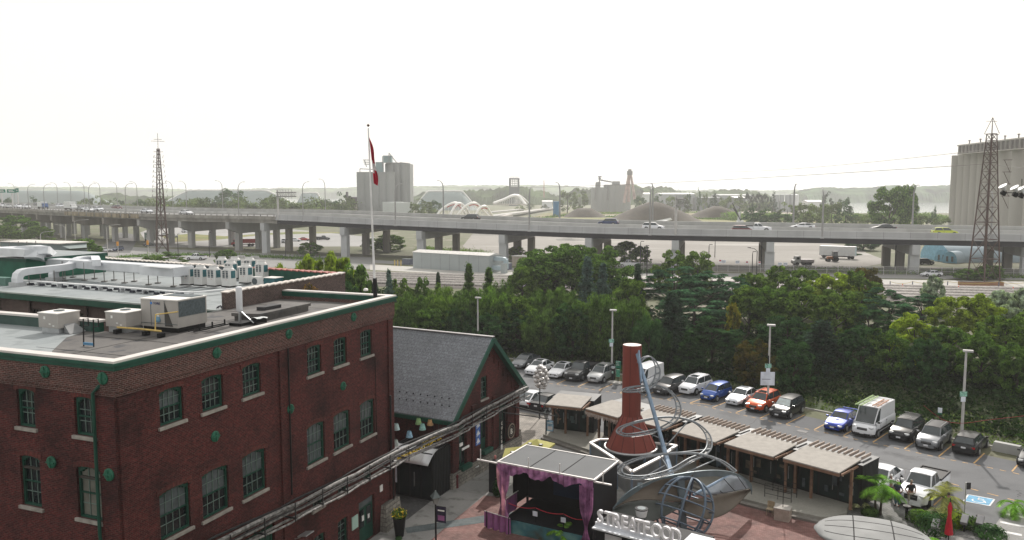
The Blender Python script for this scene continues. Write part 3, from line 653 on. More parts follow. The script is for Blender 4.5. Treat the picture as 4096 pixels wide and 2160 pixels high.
#  low building behind, with firewall
F1=Vector((-17.3,47.5,0));F2=Vector((-12.6,59.0,0));E0=Vector((-37.6,57.4,0));B1=Vector((-42.2,76.2,0));W0=(E0-F1).normalized()
E1=F1+W0*60;Bk=(B1-F2).normalized();B2=F2+Bk*62
low=thing('brick_warehouse','low brown brick warehouse with flat grey roof covered in silver ducts','building',tuple(F1))
ZR=14.0
poly=[F1,F2,B2,E1]
mb=MB()
def wallq(mb,a,b,z0,z1):mb.add([(a.x,a.y,z0),(b.x,b.y,z0),(b.x,b.y,z1),(a.x,a.y,z1)],[(0,1,2,3)])
wins2=[(.40,.47),(.24,.31),(.08,.145)]
wd=[]
for px0,px1 in((120,168),(280,335),(472,530)):
    u=[]
    for px in(px0,px1):
        r=ray(px,1215);n=Vector((-W0.y,W0.x,0));t=F1.dot(n)/Vector(r).dot(n);P=Vector((r[0]*t,r[1]*t,0));u.append((P-F1).dot(W0))
    wd.append((min(u),max(u)))
us=[0]+sorted([v for w_ in wd for v in w_])+[60]
for i in range(len(us)-1):
    a=F1+W0*us[i];b=F1+W0*us[i+1]
    if i%2==0:wallq(mb,b,a,0,ZR-.05)
    else:wallq(mb,b,a,0,10.4);wallq(mb,b,a,12.9,ZR-.05)
wallq(mb,F1,F2,0,ZR-.05);wallq(mb,F2,B2,0,ZR-.05)
mb.obj('wall',m_brickb,low,world=True)
for w_ in wd:
    a=F1+W0*w_[0];b=F1+W0*w_[1];inw=Vector((-W0.y,W0.x,0));inw=inw if inw.y>0 else-inw
    f=MB();f.beam(a+inw*.2+Vector((0,0,12.85)),b+inw*.2+Vector((0,0,12.85)),.1,.1);f.beam(a+inw*.2+Vector((0,0,12.1)),b+inw*.2+Vector((0,0,12.1)),.1,.07)
    for k in range(5):p=a.lerp(b,k/4)+inw*.2;f.beam(p+Vector((0,0,10.4)),p+Vector((0,0,12.9)),.05,.05)
    wo_=f.obj('window',mat('rusty_frame',(.09,.075,.065),.8),low,world=True)
    g=MB();a2=a+inw*.26;b2=b+inw*.26;wallq(g,b2,a2,10.4,12.9);g.obj('pane',m_glass,wo_,world=True)
for u in(3.0,7.2,12.5,18.5,24,30):p=F1+W0*u-Vector((0,.06,0));MB().beam(p,p+Vector((0,0,13.5)),.35,.14,up=(1,0,0)).obj('pilaster',m_brickb,low,world=True)
ins=Vector((0,.3,0))
MB().sheet([tuple(p[:2])for p in[F1-W0*.0+Vector((-.2,-.35,0)),F2+Vector((-.2,0,0)),B2,E1+Vector((0,-.35,0))]],ZR).obj('roof',m_roofg,low,world=True)
n_out=Vector((W0.y,-W0.x,0));n_out=n_out if n_out.y<0 else-n_out
a=F1+n_out*.22;b=E1+n_out*.22
mb=MB();mb.beam(a+Vector((0,0,13.72)),b+Vector((0,0,13.72)),.5,.42);mb.obj('fascia',m_green,low,world=True)
mb=MB();mb.beam(a+n_out*.2+Vector((0,0,13.96)),b+n_out*.2+Vector((0,0,13.96)),.16,.1);mb.obj('gutter',mat('gutter_pale',(.34,.38,.37),.5,.3),low,world=True)
for u in(8.8,22.0):p=F1+W0*u+n_out*.12;MB().tube([p+Vector((0,0,13.5)),p+Vector((0,0,6))],.08,8).obj('downpipe',m_greend,low,world=True)
def tiled_parapet(a,b,zt,zb,th,nm,mw,tile_m,pitch=.62):
    mb=MB();a_=Vector((a.x,a.y,0));b_=Vector((b.x,b.y,0));L=(b_-a_).length;d=(b_-a_)/L
    mb.beam(a_+Vector((0,0,(zt+zb)/2)),b_+Vector((0,0,(zt+zb)/2)),th,zt-zb);mb.obj(nm,mw,low,world=True)
    tb=MB();n=int(L/pitch)
    for i in range(n):
        p=a_+d*(i*pitch);q=a_+d*(i*pitch+pitch*.92);tb.beam(p+Vector((0,0,zt+.02)),q+Vector((0,0,zt+.09)),th+.16,.07)
    o=tb.obj('coping_tiles',tile_m,low,world=True);return o
m_tile=mat('glazed_coping',(.55,.50,.46),.35,0,.25,3);m_tiler=mat('red_coping',(.34,.12,.10),.45,0,.25,3)
tiled_parapet(F1,F2,15.0,13.4,.4,'firewall',m_brickb,m_tile)
Bm=F2+Bk*9.5
tiled_parapet(F2,Bm,14.95,13.6,.4,'parapet',m_green,m_tiler);tiled_parapet(Bm,B2,14.9,13.6,.4,'parapet',mat('parapet_slate',(.06,.085,.10),.6),m_tile)
vn=thing('wall_creeper','reddish green creeper growing on the brown firewall behind the main roof','creeper',tuple(F1.lerp(F2,.62)+Vector((.3,-.1,13))))
mb=MB();rnd=random.Random(2);fd=(F2-F1).normalized();fo_=Vector((fd.y,-fd.x,0))
for k in range(420):
    u=rnd.gauss(0,.75);z=rnd.uniform(.2,1.9)*(1-abs(u)/3.2);p=fd*u+fo_*rnd.uniform(.02,.12)+Vector((0,0,z));s=.05
    a_=Vector((rnd.uniform(-1,1),rnd.uniform(-1,1),rnd.uniform(-1,1))).normalized();b_=a_.orthogonal().normalized()
    mb.add([p-a_*s,p+b_*s,p+a_*s,p-b_*s],[(0,1,2,3)])
mb.obj('leaves',leaf_mat('creeper_leaf',(.05,.08,.02),(.16,.09,.03),.4,1.5),vn)
#  gable building with slate roof
G1=Vector((-4.3,54.9,0));gd=Vector((4.9,9.1,0)).normalized();gn=Vector((-gd.y,gd.x,0))
GA=math.atan2(gd.y,gd.x);gab=thing('gabled_brick_building','red brick gabled building with grey slate roof and green barge boards in the middle','building',tuple(G1),GA)
GL=10.1;HE=5.45;HR=10.0;DEP=18
m_slate=brick_mat('slate_roof',(.20,.215,.235),(.165,.175,.195),(.09,.095,.105),bw=.42,bh=.3,ms=.012,dirt=(.09,.095,.10),dirt_amt=.4,rough=.6)
doors=[(1.0,2.1,.3,4.3),(4.1,5.15,1.5,4.55),(6.95,8.35,.05,4.45)];topw=(4.15,5.1,5.5,7.2)
us=sorted({0,GL}|{d[0]for d in doors}|{d[1]for d in doors});zs=sorted({0,HE}|{d[2]for d in doors}|{d[3]for d in doors})
mb=MB()
for i in range(len(us)-1):
    for j in range(len(zs)-1):
        uc,zc=(us[i]+us[i+1])/2,(zs[j]+zs[j+1])/2
        if any(d[0]<uc<d[1]and d[2]<zc<d[3]for d in doors):continue
        mb.add([(us[i],0,zs[j]),(us[i+1],0,zs[j]),(us[i+1],0,zs[j+1]),(us[i],0,zs[j+1])],[(0,1,2,3)])
def hr(u):return HE+(HR-HE)*(1-abs(u-GL/2)/(GL/2))
a,b,c,d=topw
mb.add([(0,0,HE),(a,0,HE),(a,0,hr(a))],[(0,1,2)]);mb.add([(a,0,HE),(b,0,HE),(b,0,c),(a,0,c)],[(0,1,2,3)])
mb.add([(a,0,d),(b,0,d),(b,0,hr(b)),(GL/2,0,HR),(a,0,hr(a))]if b>GL/2 else[(a,0,d),(b,0,d),(b,0,hr(b)),(a,0,hr(a))],[(0,1,2,3,4)if b>GL/2 else(0,1,2,3)])
mb.add([(b,0,HE),(GL,0,HE),(b,0,hr(b))],[(0,1,2)])
for(a_,b_,c_,d_)in doors+[topw]:
    for(p,q)in(((a_,c_),(a_,d_)),((b_,d_),(b_,c_)),((b_,c_),(a_,c_)),((a_,d_),(b_,d_))):mb.add([(p[0],0,p[1]),(q[0],0,q[1]),(q[0],.35,q[1]),(p[0],.35,p[1])],[(0,1,2,3)])
mb.add([(0,0,0),(0,DEP,0),(0,DEP,HE),(0,0,HE)],[(0,1,2,3)]);mb.add([(GL,0,0),(GL,DEP,0),(GL,DEP,HE),(GL,0,HE)],[(3,2,1,0)])
mb.obj('wall',m_brick,gab)
for u in(.3,3.0,6.1,9.75):MB().box((u,-.08,2.7),(.6,.16,5.4)).obj('pilaster',m_brick,gab)
mb=MB()
for k in range(14):
    t=(k+.5)/14;u=GL*t;mb.box((u,-.05,hr(u)-.75),(.16,.1,.7))
mb.obj('corbels',m_brick,gab)
MB().box((GL/2,-.12,.55),(GL+.4,.26,1.2)).obj('stone_base',m_stone,gab);MB().box((GL+.02,.8,.8),(.3,2,1.7)).obj('stone_base',m_stone,gab)
ov=.55;sl_=(HR-HE)/(GL/2)
def roofslab(u0,u1,z0,z1):
    return[(u0,-.55,z0),(u1,-.55,z1),(u1,DEP,z1),(u0,DEP,z0),(u0,-.55,z0-.14),(u1,-.55,z1-.14),(u1,DEP,z1-.14),(u0,DEP,z0-.14)]
FB=[(0,1,2,3),(7,6,5,4),(0,4,5,1),(1,5,6,2),(2,6,7,3),(3,7,4,0)]
mb=MB();mb.add(roofslab(-ov,GL/2,HE-ov*sl_+.2,HR+.2),FB);mb.add(roofslab(GL+ov,GL/2,HE-ov*sl_+.2,HR+.2),[f[::-1]for f in FB]);mb.obj('roof',m_slate,gab)
mb=MB();mb.beam((GL/2,-.6,HR+.22),(GL/2,DEP,HR+.22),.34,.06);mb.obj('ridge_cap',mat('ridge_lead',(.30,.29,.29),.5,.2),gab)
mb=MB()
for s in(-1,1):
    e=(-ov if s<0 else GL+ov);a_=Vector((e,-.6,HE-ov*sl_+.0));b_=Vector((GL/2,-.6,HR+.0));mb.beam(a_,b_,.12,.34,up=(0,0,1))
    mb.add([(e,-.5,HE-ov*sl_-.0),(GL/2,-.5,HR),(GL/2,0,HR),(e,0,HE-ov*sl_)],[(0,1,2,3)])
mb.beam((-ov,-.6,HE-ov*sl_+.0),(-ov,DEP,HE-ov*sl_+.0),.14,.26);mb.beam((-ov+.25,-.3,HE-ov*sl_-.1),(-ov+.25,DEP,HE-ov*sl_-.1),.5,.14)
mb.obj('barge_board',m_green,gab)
mb=MB();rnd=random.Random(1)
for r_ in(0,1):
    for k in range(14):u=-.0+.25+r_*.45;mb.ball((u,.3+k*.62+r_*.3,HE+u*sl_+.25),.055,6,4)
mb.obj('snow_guards',m_black,gab)
sash(gab,'x',0,*topw,cols=3,rows=4,arch=.3,inset=.22)
for k,d_ in enumerate(doors):
    mb=MB();mb.box(((d_[0]+d_[1])/2,.27,(d_[2]+d_[3])/2),(d_[1]-d_[0],.08,d_[3]-d_[2]));o=mb.obj('door',m_greend,gab)
    mb=MB();n_=2 if d_[1]-d_[0]<1.3 else 3
    for i in range(n_):w_=(d_[1]-d_[0])/n_;mb.box((d_[0]+w_*(i+.5),.225,(d_[2]+d_[3])/2+.3),(w_*.75,.01,(d_[3]-d_[2])*.62))
    mb.obj('door_pane',m_glass,o)
    if k<2:MB().box(((d_[0]+d_[1])/2,-.25,max(1.2,d_[2])),(1.3,.35,.3)).obj('window_box',m_green,o)
m_blue=mat('banner_blue',(.06,.14,.42),.7,0,.4,5);m_bw=mat('banner_white',(.6,.62,.66),.7)
mb=MB();mb.box((3.35,-.2,3.2),(.62,.04,1.8));bn=mb.obj('banner',m_blue,gab)
mb=MB()
for k in range(3):mb.add([(3.08,-.225,2.5+k*.6),(3.62,-.225,2.5+k*.6),(3.35,-.225,2.85+k*.6)],[(0,1,2)]);mb.add([(3.08,-.226,2.38+k*.6),(3.2,-.226,2.38+k*.6),(3.62,-.226,2.5+k*.6),(3.55,-.226,2.6+k*.6)],[(0,1,2,3)])
mb.obj('banner_print',m_bw,bn)
sg=thing('round_sign','round dark shop sign with a curly letter B beside the green door','sign',tuple(wmat(gab)@Vector((7.75,-.62,2.25))),GA)
mb=MB();mb.lathe((0,0,0),[(.62,-.04),(.62,.04)],28,True,Matrix.Rotation(R(90),4,'X'));mb.obj('disc',mat('sign_black',(.02,.02,.022),.5),sg)
mb=MB();mb.tube([(.56*math.cos(a_),-.05,.56*math.sin(a_))for a_ in np.linspace(0,2*math.pi,30)[:-1]],.035,6,closed=True);mb.tube([(.36*math.cos(a_),-.05,.36*math.sin(a_))for a_ in np.linspace(0,2*math.pi,30)[:-1]],.012,5,closed=True)
mb.obj('ring',mat('sign_bronze',(.28,.22,.17),.5,.4,.3,9),sg)
text('B',.62,.02,'lettering',mat('sign_letter',(.75,.72,.66),.6),sg,frameM((-.2,-.06,-.22),(1,0,0),(0,0,1)))
MB().beam((0,.6,.68),(0,-.1,.68),.03,.03).obj('bracket',m_black,sg)
sg=thing('vertical_sign','narrow vertical black and white sign on the gabled building left of the green door','sign',tuple(wmat(gab)@Vector((6.5,-.45,1.9))),GA)
MB().box((0,0,.55),(.34,.06,1.9)).obj('board',MATS['sign_black'],sg)
for k,ch in enumerate('CUISB'):text(ch,.34,.01,'lettering',MATS['sign_letter'],sg,frameM((-.12,-.04,1.15-k*.36),(1,0,0),(0,0,1)))
MB().box((0,-.02,-.62),(.2,.05,.4)).obj('small_panel',MATS['paper_white'],sg)
for(u,z,lb)in[(.2+.6,2.9,'white slatted sign bracket on the gabled wall left of the first door'),(-.25+.45,3.3,'small pale shop plaque on the left end of the gabled wall')]:
    t=thing('wall_plaque',lb,'plaque',tuple(wmat(gab)@Vector((u,-.7,z))),GA);MB().box((0,0,0),(.95 if u>.5 else.4,.05,.16 if u>.5 else.22)).obj('panel',MATS['paper_white'],t);MB().beam((0,0,.05),(0,.62,.05),.03,.03).obj('bracket',m_black,t)
#  black entrance pavilion between the two brick buildings
V0=gp(1580,1980);V1=gp(1726,2008);V2=gp(1799,1957)
vd=(V1-V0).normalized();VA=math.atan2(vd.y,vd.x);VL=(V1-V0).length;VD=(V2-V1).length
pav=thing('entrance_pavilion','black ribbed metal entrance pavilion with curved silver canopy between the brick buildings','pavilion',tuple(V0-vd*.6),VA)
VL+=.6
hp_=3.3
m_rib=mat('black_cladding',(.016,.017,.018),.45,.3)
mb=MB();mb.box((VL/2,VD/2+.1,hp_/2),(VL,VD-.1,hp_));mb.obj('body',m_rib,pav)
mb=MB()
for i in range(11):mb.box((VL+.02,.35+i*(VD-.4)/10,hp_/2),(.06,.05,hp_))
for i in range(12):mb.beam((VL*(i+.5)/12,.9,hp_+.03),(VL*(i+.5)/12,VD,hp_+.05),.06,.07)
mb.obj('ribs',mat('rib_grey',(.05,.053,.056),.45,.4),pav)
mb=MB();rows=[]
for k in range(8):
    t=k/7;y=.85-1.35*t;z=hp_+.12-.75*t**1.9;rows.append([(VL*i/6+(.05 if i==6 else 0),y,z)for i in range(7)])
mb.grid(rows);cno=mb.obj('canopy',mat('canopy_silver',(.62,.64,.66),.35,.3,.06,2),pav,smooth=True)
so=cno.modifiers.new('s','SOLIDIFY');so.thickness=.04
mb=MB()
for i in range(7):mb.tube([(VL*i/6,.85-1.35*t,hp_+.15-.75*t**1.9)for t in np.linspace(0,1,8)],.025,5)
mb.obj('canopy_seams',m_steel,cno)
for k in range(4):MB().box((VL*(k+.5)/4,.1,1.25),(VL/4-.14,.03,2.2)).obj('door_pane',m_glass,pav)
MB().tube([(VL*.62,-.02,.9),(VL*.62,-.02,1.9)],.025,6).obj('door_handle',m_steel,pav)
sg=thing('poster','white poster board with dark heading hung beside the black pavilion doors','poster',tuple(V0-vd*.1+Vector((0,-.45,1.15))),VA)
MB().box((0,0,.55),(.72,.03,1.15)).obj('sheet',mat('poster_white',(.62,.65,.72),.8),sg)
text('CHRISTMAS',.105,.008,'lettering',mat('poster_ink',(.05,.05,.10),.8),sg,frameM((-.31,-.02,.86),(1,0,0),(0,0,1)))
mb=MB()
for k in range(3):mb.box((0,-.02,.55-k*.08),(.45-k*.08,.005,.02))
mb.obj('small_print',MATS['poster_ink'],sg)
#  overhead pipe rack along the facade and across to the gable
m_pipe=mat('worn_white_pipe',(.18,.175,.17),.6,.1,.7,4);m_piped=mat('dark_pipe',(.03,.03,.032),.6,.2,.4,3)
rk=thing('pipe_rack','bundle of overhead white and dark pipes running along the brick facade to the gable','pipe rack',tuple(wmat(main)@Vector((0,-.5,5))))
def mp_(u,y,z):return wmat(main)@Vector((u,y,z))
def gpnt(u,y,z):return wmat(gab)@Vector((u,y,z))
for k,(dy,dz,r_,mm,st_)in enumerate([(0,0,.07,m_pipe,1),(.05,.3,.06,m_piped,1),(-.3,-.02,.06,m_pipe,1),(-.32,.28,.09,m_pipe,1),(-.55,-.38,.055,m_pipe,0),(-.1,-.45,.07,m_pipe,1),(-.45,.1,.035,m_piped,1),(-.15,.42,.03,m_piped,1)]):
    pts=[mp_(-2,-.6+dy,5.75+dz),mp_(4.3,-.6+dy,5.55+dz),mp_(10,-.6+dy,5.15+dz),mp_(15,-.6+dy,4.9+dz),mp_(20.6,-.6+dy,4.72+dz),gpnt(-.6,-.75+dy,4.75+dz),gpnt(.65,-.65+dy,4.8+dz),gpnt(5,-.6+dy,4.95+dz),gpnt(10.0,-.6+dy,5.05+dz)]
    fine=[]
    for a_,b_ in zip(pts,pts[1:]):
        for t in np.linspace(0,1,6)[:-1]:fine.append(a_.lerp(b_,t)+Vector((0,0,.05*math.sin(k*2+t*3.1))))
    fine.append(pts[-1]);MB().tube(fine,r_,7).obj('pipe',mm,rk,smooth=True,world=True)
mb=MB()
for u in np.arange(0,21,2.3):z=5.7-u*.05;mb.beam(mp_(u,0,z-.3),mp_(u,-1.25,z-.3),.07,.07);mb.beam(mp_(u,-1.2,z-.5),mp_(u,-1.2,z+.5),.05,.05)
for u in np.arange(1,10,2):mb.beam(gpnt(u,0,4.5),gpnt(u,-1.2,4.5),.07,.07);mb.beam(gpnt(u,-1.15,4.4),gpnt(u,-1.15,5.3),.05,.05)
for k in range(5):
    mb.beam(gpnt(-.4-k*.55,-.3,4.7),gpnt(-.4-k*.55,-.3,5.3),.03,.03)
mb.obj('brackets',m_piped,rk,world=True)
mb=MB();mb.tube([gpnt(7,-.8,4.5),gpnt(8.4,-2.2,3.9),gpnt(9.7,-3.5,3.35)],.05,6);mb.tube([gpnt(6,-.8,4.2),gpnt(8,-2.3,3.6),gpnt(9.2,-3.2,3.2)],.045,6);mb.tube([gpnt(9.3,-3.0,3.45),gpnt(9.32,-3.02,3.9)],.03,5);mb.obj('spur_pipe',m_piped,rk,world=True)
m_cab=mat('string_wire',(.05,.05,.05),.6)
for(px,py,Y,col,nm)in[(1674,1684,55,(.22,.36,.16),'green'),(1690,1706,54,(.25,.45,.42),'turquoise'),(1721,1688,55,(.42,.25,.12),'orange brown'),(1637,1736,52.5,(.24,.40,.52),'pale blue'),(1585,1706,52.3,(.35,.46,.46),'pale grey'),(1582,1770,51.6,(.38,.44,.42),'dull white')]:
    p=dp(px,py,Y);t=thing('hanging_lamp_shade',nm+' fabric lamp shade hanging on a wire between the brick buildings','lamp shade',tuple(p),0,'lamp shades strung between the brick buildings')
    MB().lathe((0,0,0),[(.24,-.22),(.13,.2)],14,False).obj('shade',mat('shade_'+nm.replace(' ','_'),col,.8,0,.25,8),t)
    MB().tube([(0,0,.15),(0,0,.45)],.012,4).obj('wire',m_cab,t)
gr=thing('flower_garland','yellow sunflower garland hanging under the pipes over the black pavilion','garland',tuple(dp(1650,1800,52)))
mb=MB();mb2=MB();rnd=random.Random(11)
for k in range(62):
    t=k/61;p=dp(1598+210*t,1828-118*t,52.2+2.0*t)+Vector((rnd.uniform(-.12,.12),rnd.uniform(-.15,.15),rnd.uniform(-.32,.02)*math.sin(3.14*t)**.4));n_=Vector((rnd.uniform(-.6,.6),-1,rnd.uniform(-.3,.8))).normalized();u_=n_.orthogonal().normalized();v_=n_.cross(u_)
    if k%3==0:mb2.ball(p,.05,6,4)
    for j in range(5):
        a_=j*2*math.pi/5+rnd.random();e=u_*math.cos(a_)+v_*math.sin(a_);f_=u_*-math.sin(a_)+v_*math.cos(a_);mb.add([p,p+e*.09+f_*.035,p+e*.17,p+e*.09-f_*.035],[(0,1,2,3)])
mb.obj('petals',leaf_mat('sunflower_petal',(.62,.42,.03),(.75,.55,.06),.3,4),gr,world=True);mb2.obj('flower_centres',m_piped,gr,world=True)
#  unseen warehouses added below and behind the viewpoint to block sky light
def sky_blocker(lab,poly,h):
    t=thing('brick_warehouse',lab,'building',(poly[0][0],poly[0][1],0));mb=MB();mb.prism(poly,0,h);mb.obj('wall',m_brick,t,world=True);mb=MB();mb.prism([(p[0]*1,p[1]*1)for p in poly],h+.003,h+.25);mb.obj('roof',m_roofb,t,world=True);return t
sky_blocker('added low dark brick warehouse, out of view, blocking sky from the left facade',[(-17.6,24.0),(-45,34.9),(-52,18),(-24,7)],4.6)
sky_blocker('added long brick warehouse below the viewpoint, unseen, blocking sky from the right facade',[(-9,17.5),(34,17.5),(34,-22),(-9,-22)],12.0)
#  things on the roofs
m_hvac=mat('hvac_beige',(.36,.34,.32),.6,.1,.06,2);m_hvacw=mat('hvac_top',(.70,.68,.65),.45,.1,.06,2);m_duct=mat('galvanised_duct',(.60,.62,.65),.4,.2,.12,.8)
m_yelp=mat('gas_yellow',(.50,.36,.12),.6,0,.2,4);m_coil=mat('condenser_coil',(.09,.11,.12),.6,.3,.3,9);m_teal=mat('coil_teal',(.04,.13,.15),.5,.2,.3,6)
RM=ANG
def ahu(px,py,lab,w_=1.35,d_=1.25,h_=.72,curb=.28,hood=True):
    p=gp(px,py,14.01);t=thing('rooftop_unit',lab,'air conditioner',tuple(p),RM)
    MB().box((0,0,curb/2),(d_*.86,w_*.86,curb)).obj('curb',m_steel,t)
    MB().box((0,0,curb+h_/2),(d_,w_,h_)).obj('casing',m_hvac,t,bevel=.015)
    MB().box((0,0,curb+h_+.02),(d_+.05,w_+.05,.04)).obj('top_panel',m_hvacw,t)
    mb=MB();mb.tube([(.1+.25*math.cos(a),.1+.25*math.sin(a),curb+h_+.06)for a in np.linspace(0,6.28,17)[:-1]],.015,4,closed=True);mb.lathe((.1,.1,curb+h_+.035),[(.24,0),(.24,.01)],14);mb.obj('fan_grille',m_coil,t)
    for k,(u,z)in enumerate([(.25,.5),(-.1,.2),(-.35,.12)]):MB().box((-d_/2-.006,u,curb+z*h_/.72),(.01,.12,.14 if k==0 else.06)).obj('service_label',MATS['paper_white'],t)
    if hood:mb=MB();mb.add([(-.3,-w_/2,.45),(.35,-w_/2,.45),(.5,-w_/2-.55,.02),(-.45,-w_/2-.55,.02),(-.3,-w_/2,.02),(.35,-w_/2,.02)],[(0,1,2,3),(0,3,4),(1,5,2)]);mb.obj('duct_hood',mat('hood_grey',(.22,.225,.23),.7),t)
    return t
ahu(240,1326,'small boxy rooftop air unit with silver side hood at the left of the front roof')
ahu(505,1322,'small boxy rooftop air unit between the left unit and the large cabinet',hood=False)
p0=gp(712,1333,14.01);pL=gp(583,1318,14.01);pR=gp(799,1306,14.01)
Mi=wmat(main).inverted();l0,lL,lR=Mi@p0,Mi@pL,Mi@pR
WY=(pL-p0).length;WX=(pR-p0).length
t=thing('packaged_rooftop_unit','large beige packaged air cabinet with blue and white badge on the front roof','air conditioner',tuple(p0),RM)
hU=1.62
MB().box((WX/2,WY/2,.12),(WX*.94,WY*.94,.24)).obj('curb',m_black,t)
MB().box((WX/2,WY*.5,.24+(hU-.24)/2),(WX,WY,hU-.24)).obj('casing',m_hvac,t,bevel=.015)
MB().box((WX/2,WY/2,hU+.02),(WX+.05,WY+.06,.05)).obj('top_panel',m_hvacw,t)
MB().box((WX/2,-.01,.24+.72+.22),(WX*.9,.02,.78)).obj('coil',m_coil,t)
MB().box((WX*.75,WY*.45,hU+.055),(WX*.4,WY*.8,.03)).obj('fan_deck',m_coil,t)
mb=MB()
for u in(.34,.72):mb.box((-.008,WY*u,.95),(.016,.02,1.3))
mb.box((-.008,WY/2,.42),(.016,WY,.03));mb.obj('panel_seams',m_coil,t)
mb=MB();mb.add([(-.012,WY*.33,1.5),(-.012,WY*.12,.3),(-.012,WY*.33,.3)],[(0,1,2)]);mb.obj('recess_shadow',mat('painted_shadow',(.07,.065,.06),.8),t)  # flat dark triangle: a shadow painted on the casing front
tx=text('YORK',.17,.01,'badge',mat('badge_navy',(.03,.04,.12),.6),t,frameM((-.02,WY*.64,1.38),(0,-1,0),(0,0,1)))
MB().box((-.015,WY*.70,1.44),(.015,.11,.12)).obj('badge',mat('badge_blue',(.04,.18,.5),.5),t)
MB().box((-.012,WY*.53,.85),(.012,.14,.16)).obj('service_label',MATS['paper_white'],t)
MB().lathe((-.03,WY*.52,.5),[(.12,0),(.15,.1),(.10,.26)],10).obj('blue_bag',mat('bag_blue',(.16,.30,.42),.8),t)
t=thing('gas_line','yellow gas pipe on blocks running across the front roof to the large cabinet','pipe',tuple(gp(560,1337,14.02)))
mb=MB();P=[dp(470,1323,37.6),dp(560,1329,36.9),dp(645,1337,36.0)];z_=13.95
P=[gp(470,1333,14.02)+Vector((0,0,.3)),gp(560,1340,14.02)+Vector((0,0,.3)),gp(645,1349,14.02)+Vector((0,0,.3))]
mb.tube(P,.05,6);q=gp(622,1345,14.02);mb.tube([q+Vector((0,0,.3)),q+Vector((.0,.1,1.05)),q+Vector((.9,.6,1.12))],.035,6);mb.obj('pipe',m_yelp,t,world=True)
mb=MB()
for p in(P[0],P[1]+Vector((.3,0,0)),P[2]):mb.box((p.x,p.y,14.12),(.35,.2,.2),RM)
mb.obj('support_blocks',m_black,t,world=True)
t=thing('roof_ladder_rails','pair of black hooped ladder rails standing on the front roof edge','ladder',tuple(gp(335,1384,14.01)),RM)
for s in(0,-.62):
    MB().tube([(0,s,0),(.05,s,1.25),(.05,s-.3,1.28),(.05,s-.3,.95),(.04,s,.92)],.03,6).obj('rail',m_black,t)
MB().beam((0,0,.12),(0,-.62,.12),.05,.12).obj('blue_tread',mat('tread_blue',(.10,.25,.42),.6),t)
q=gp(956,1297,14.01);t=thing('antenna','tall white cylindrical antenna on a metal tripod by the roof edge','antenna',tuple(q))
zb=dp(956,1243,q.y).z-14.01;zt=dp(962,1147,q.y).z-14.01
MB().lathe((.05,0,zb),[(.1,-.06),(.165,.02),(.165,zt-zb-.02),(.14,zt-zb)],18).obj('radome',mat('antenna_white',(.66,.67,.70),.4,0,.05),t,smooth=True)
MB().tube([(0,0,0),(.05,0,zb)],.05,8).obj('mast',m_steel,t)
MB().tube([(.85,-.2,.1),(.08,0,zb)],.035,6).obj('brace',m_steel,t);MB().tube([(-.1,.6,.1),(.08,0,zb)],.035,6).obj('brace',m_steel,t)
mb=MB();mb.box((.2,0,.08),(1.2,.8,.14),RM);mb.box((1.0,.2,.2),(.8,.5,.25),R(20));mb.obj('ballast',m_black,t)
mb=MB();rnd=random.Random(2);mb.grid([[(.7+i*.16,-.15+j*.14,.33+rnd.uniform(-.03,.07))for i in range(6)]for j in range(4)]);mb.obj('plastic_sheet',mat('white_tarp',(.6,.62,.62),.5),t)
t=thing('roof_curb','large flat black roof curb with a smaller slab on the middle of the right-hand roof','roof hatch',tuple(gp(1060,1240,14.01)))
a,b,c,d=[gp(x,y,14.45)for x,y in[(925,1252),(1042,1256),(1243,1212),(1138,1208)]]
mb=MB();mb.prism([tuple(v[:2])for v in(a,b,c,d)],14.28,14.45);ce=(a+b+c+d)/4;mb.prism([tuple((ce+(v-ce)*.93)[:2])for v in(a,b,c,d)],14.00,14.279);mb.obj('curb',m_roofb,t,world=True)
a,b,c,d=[gp(x,y,14.64)for x,y in[(1026,1228),(1060,1229),(1125,1217),(1092,1214)]]
MB().prism([tuple(v[:2])for v in(a,b,c,d)],14.452,14.64).obj('top_slab',mat('roof_black',(.035,.035,.038),.6),t,world=True)
mb=MB()
q=gp(1375,1205,14.01);t=thing('roof_vent','small white capped vent pipe near the far parapet of the main roof','vent',tuple(q));MB().cyl((0,0,0),.09,.45,10).obj('pipe',m_steel,t);MB().cyl((0,0,.45),.2,.07,12).obj('cap',m_hvacw,t)
q=gp(1463,1163,14.63);t=thing('roof_vent','small round white cap on the white coping left of the flagpole','vent',tuple(q));MB().lathe((0,0,0),[(.16,0),(.16,.1),(.08,.17)],12).obj('cap',m_hvacw,t)
t=thing('black_rack','low black pipe rack with short studs beside the large cabinet','rack',tuple(gp(850,1318,14.01)),RM)
mb=MB()
for y in(0,.35):mb.beam((-1.3,y,.1),(1.3,y,.1),.05,.06)
for x in(-.9,0,.9):mb.beam((x,0,.1),(x,.35,.1),.05,.05);mb.beam((x,0,.1),(x,0,.4),.06,.06)
mb.obj('frame',m_black,t)
fb=dp(1502,1178,49.2);ft=dp(1473,512,49.2)
t=thing('flagpole','tall white leaning flagpole rising from the corner of the main roof','flagpole',tuple(fb))
MB().tube([(0,0,-1.2),(ft-fb)],[.085,.035],10).obj('pole',mat('pole_white',(.62,.62,.62),.4),t,smooth=True)
MB().tube([(0,0,-1.25),(ft-fb)*.10],.13,10).obj('sleeve',m_black,t)
MB().ball(tuple(ft-fb+Vector((0,0,.16))),.085,10,7).obj('finial',mat('finial_brown',(.10,.06,.05),.4,.4),t,smooth=True)
fl=thing('flag','red and white flag hanging limp in folds from the flagpole','flag',tuple(dp(1478,545,49.2)),0)
rows=[];top=dp(1477,545,49.2);bot=dp(1496,733,49.2);n=26
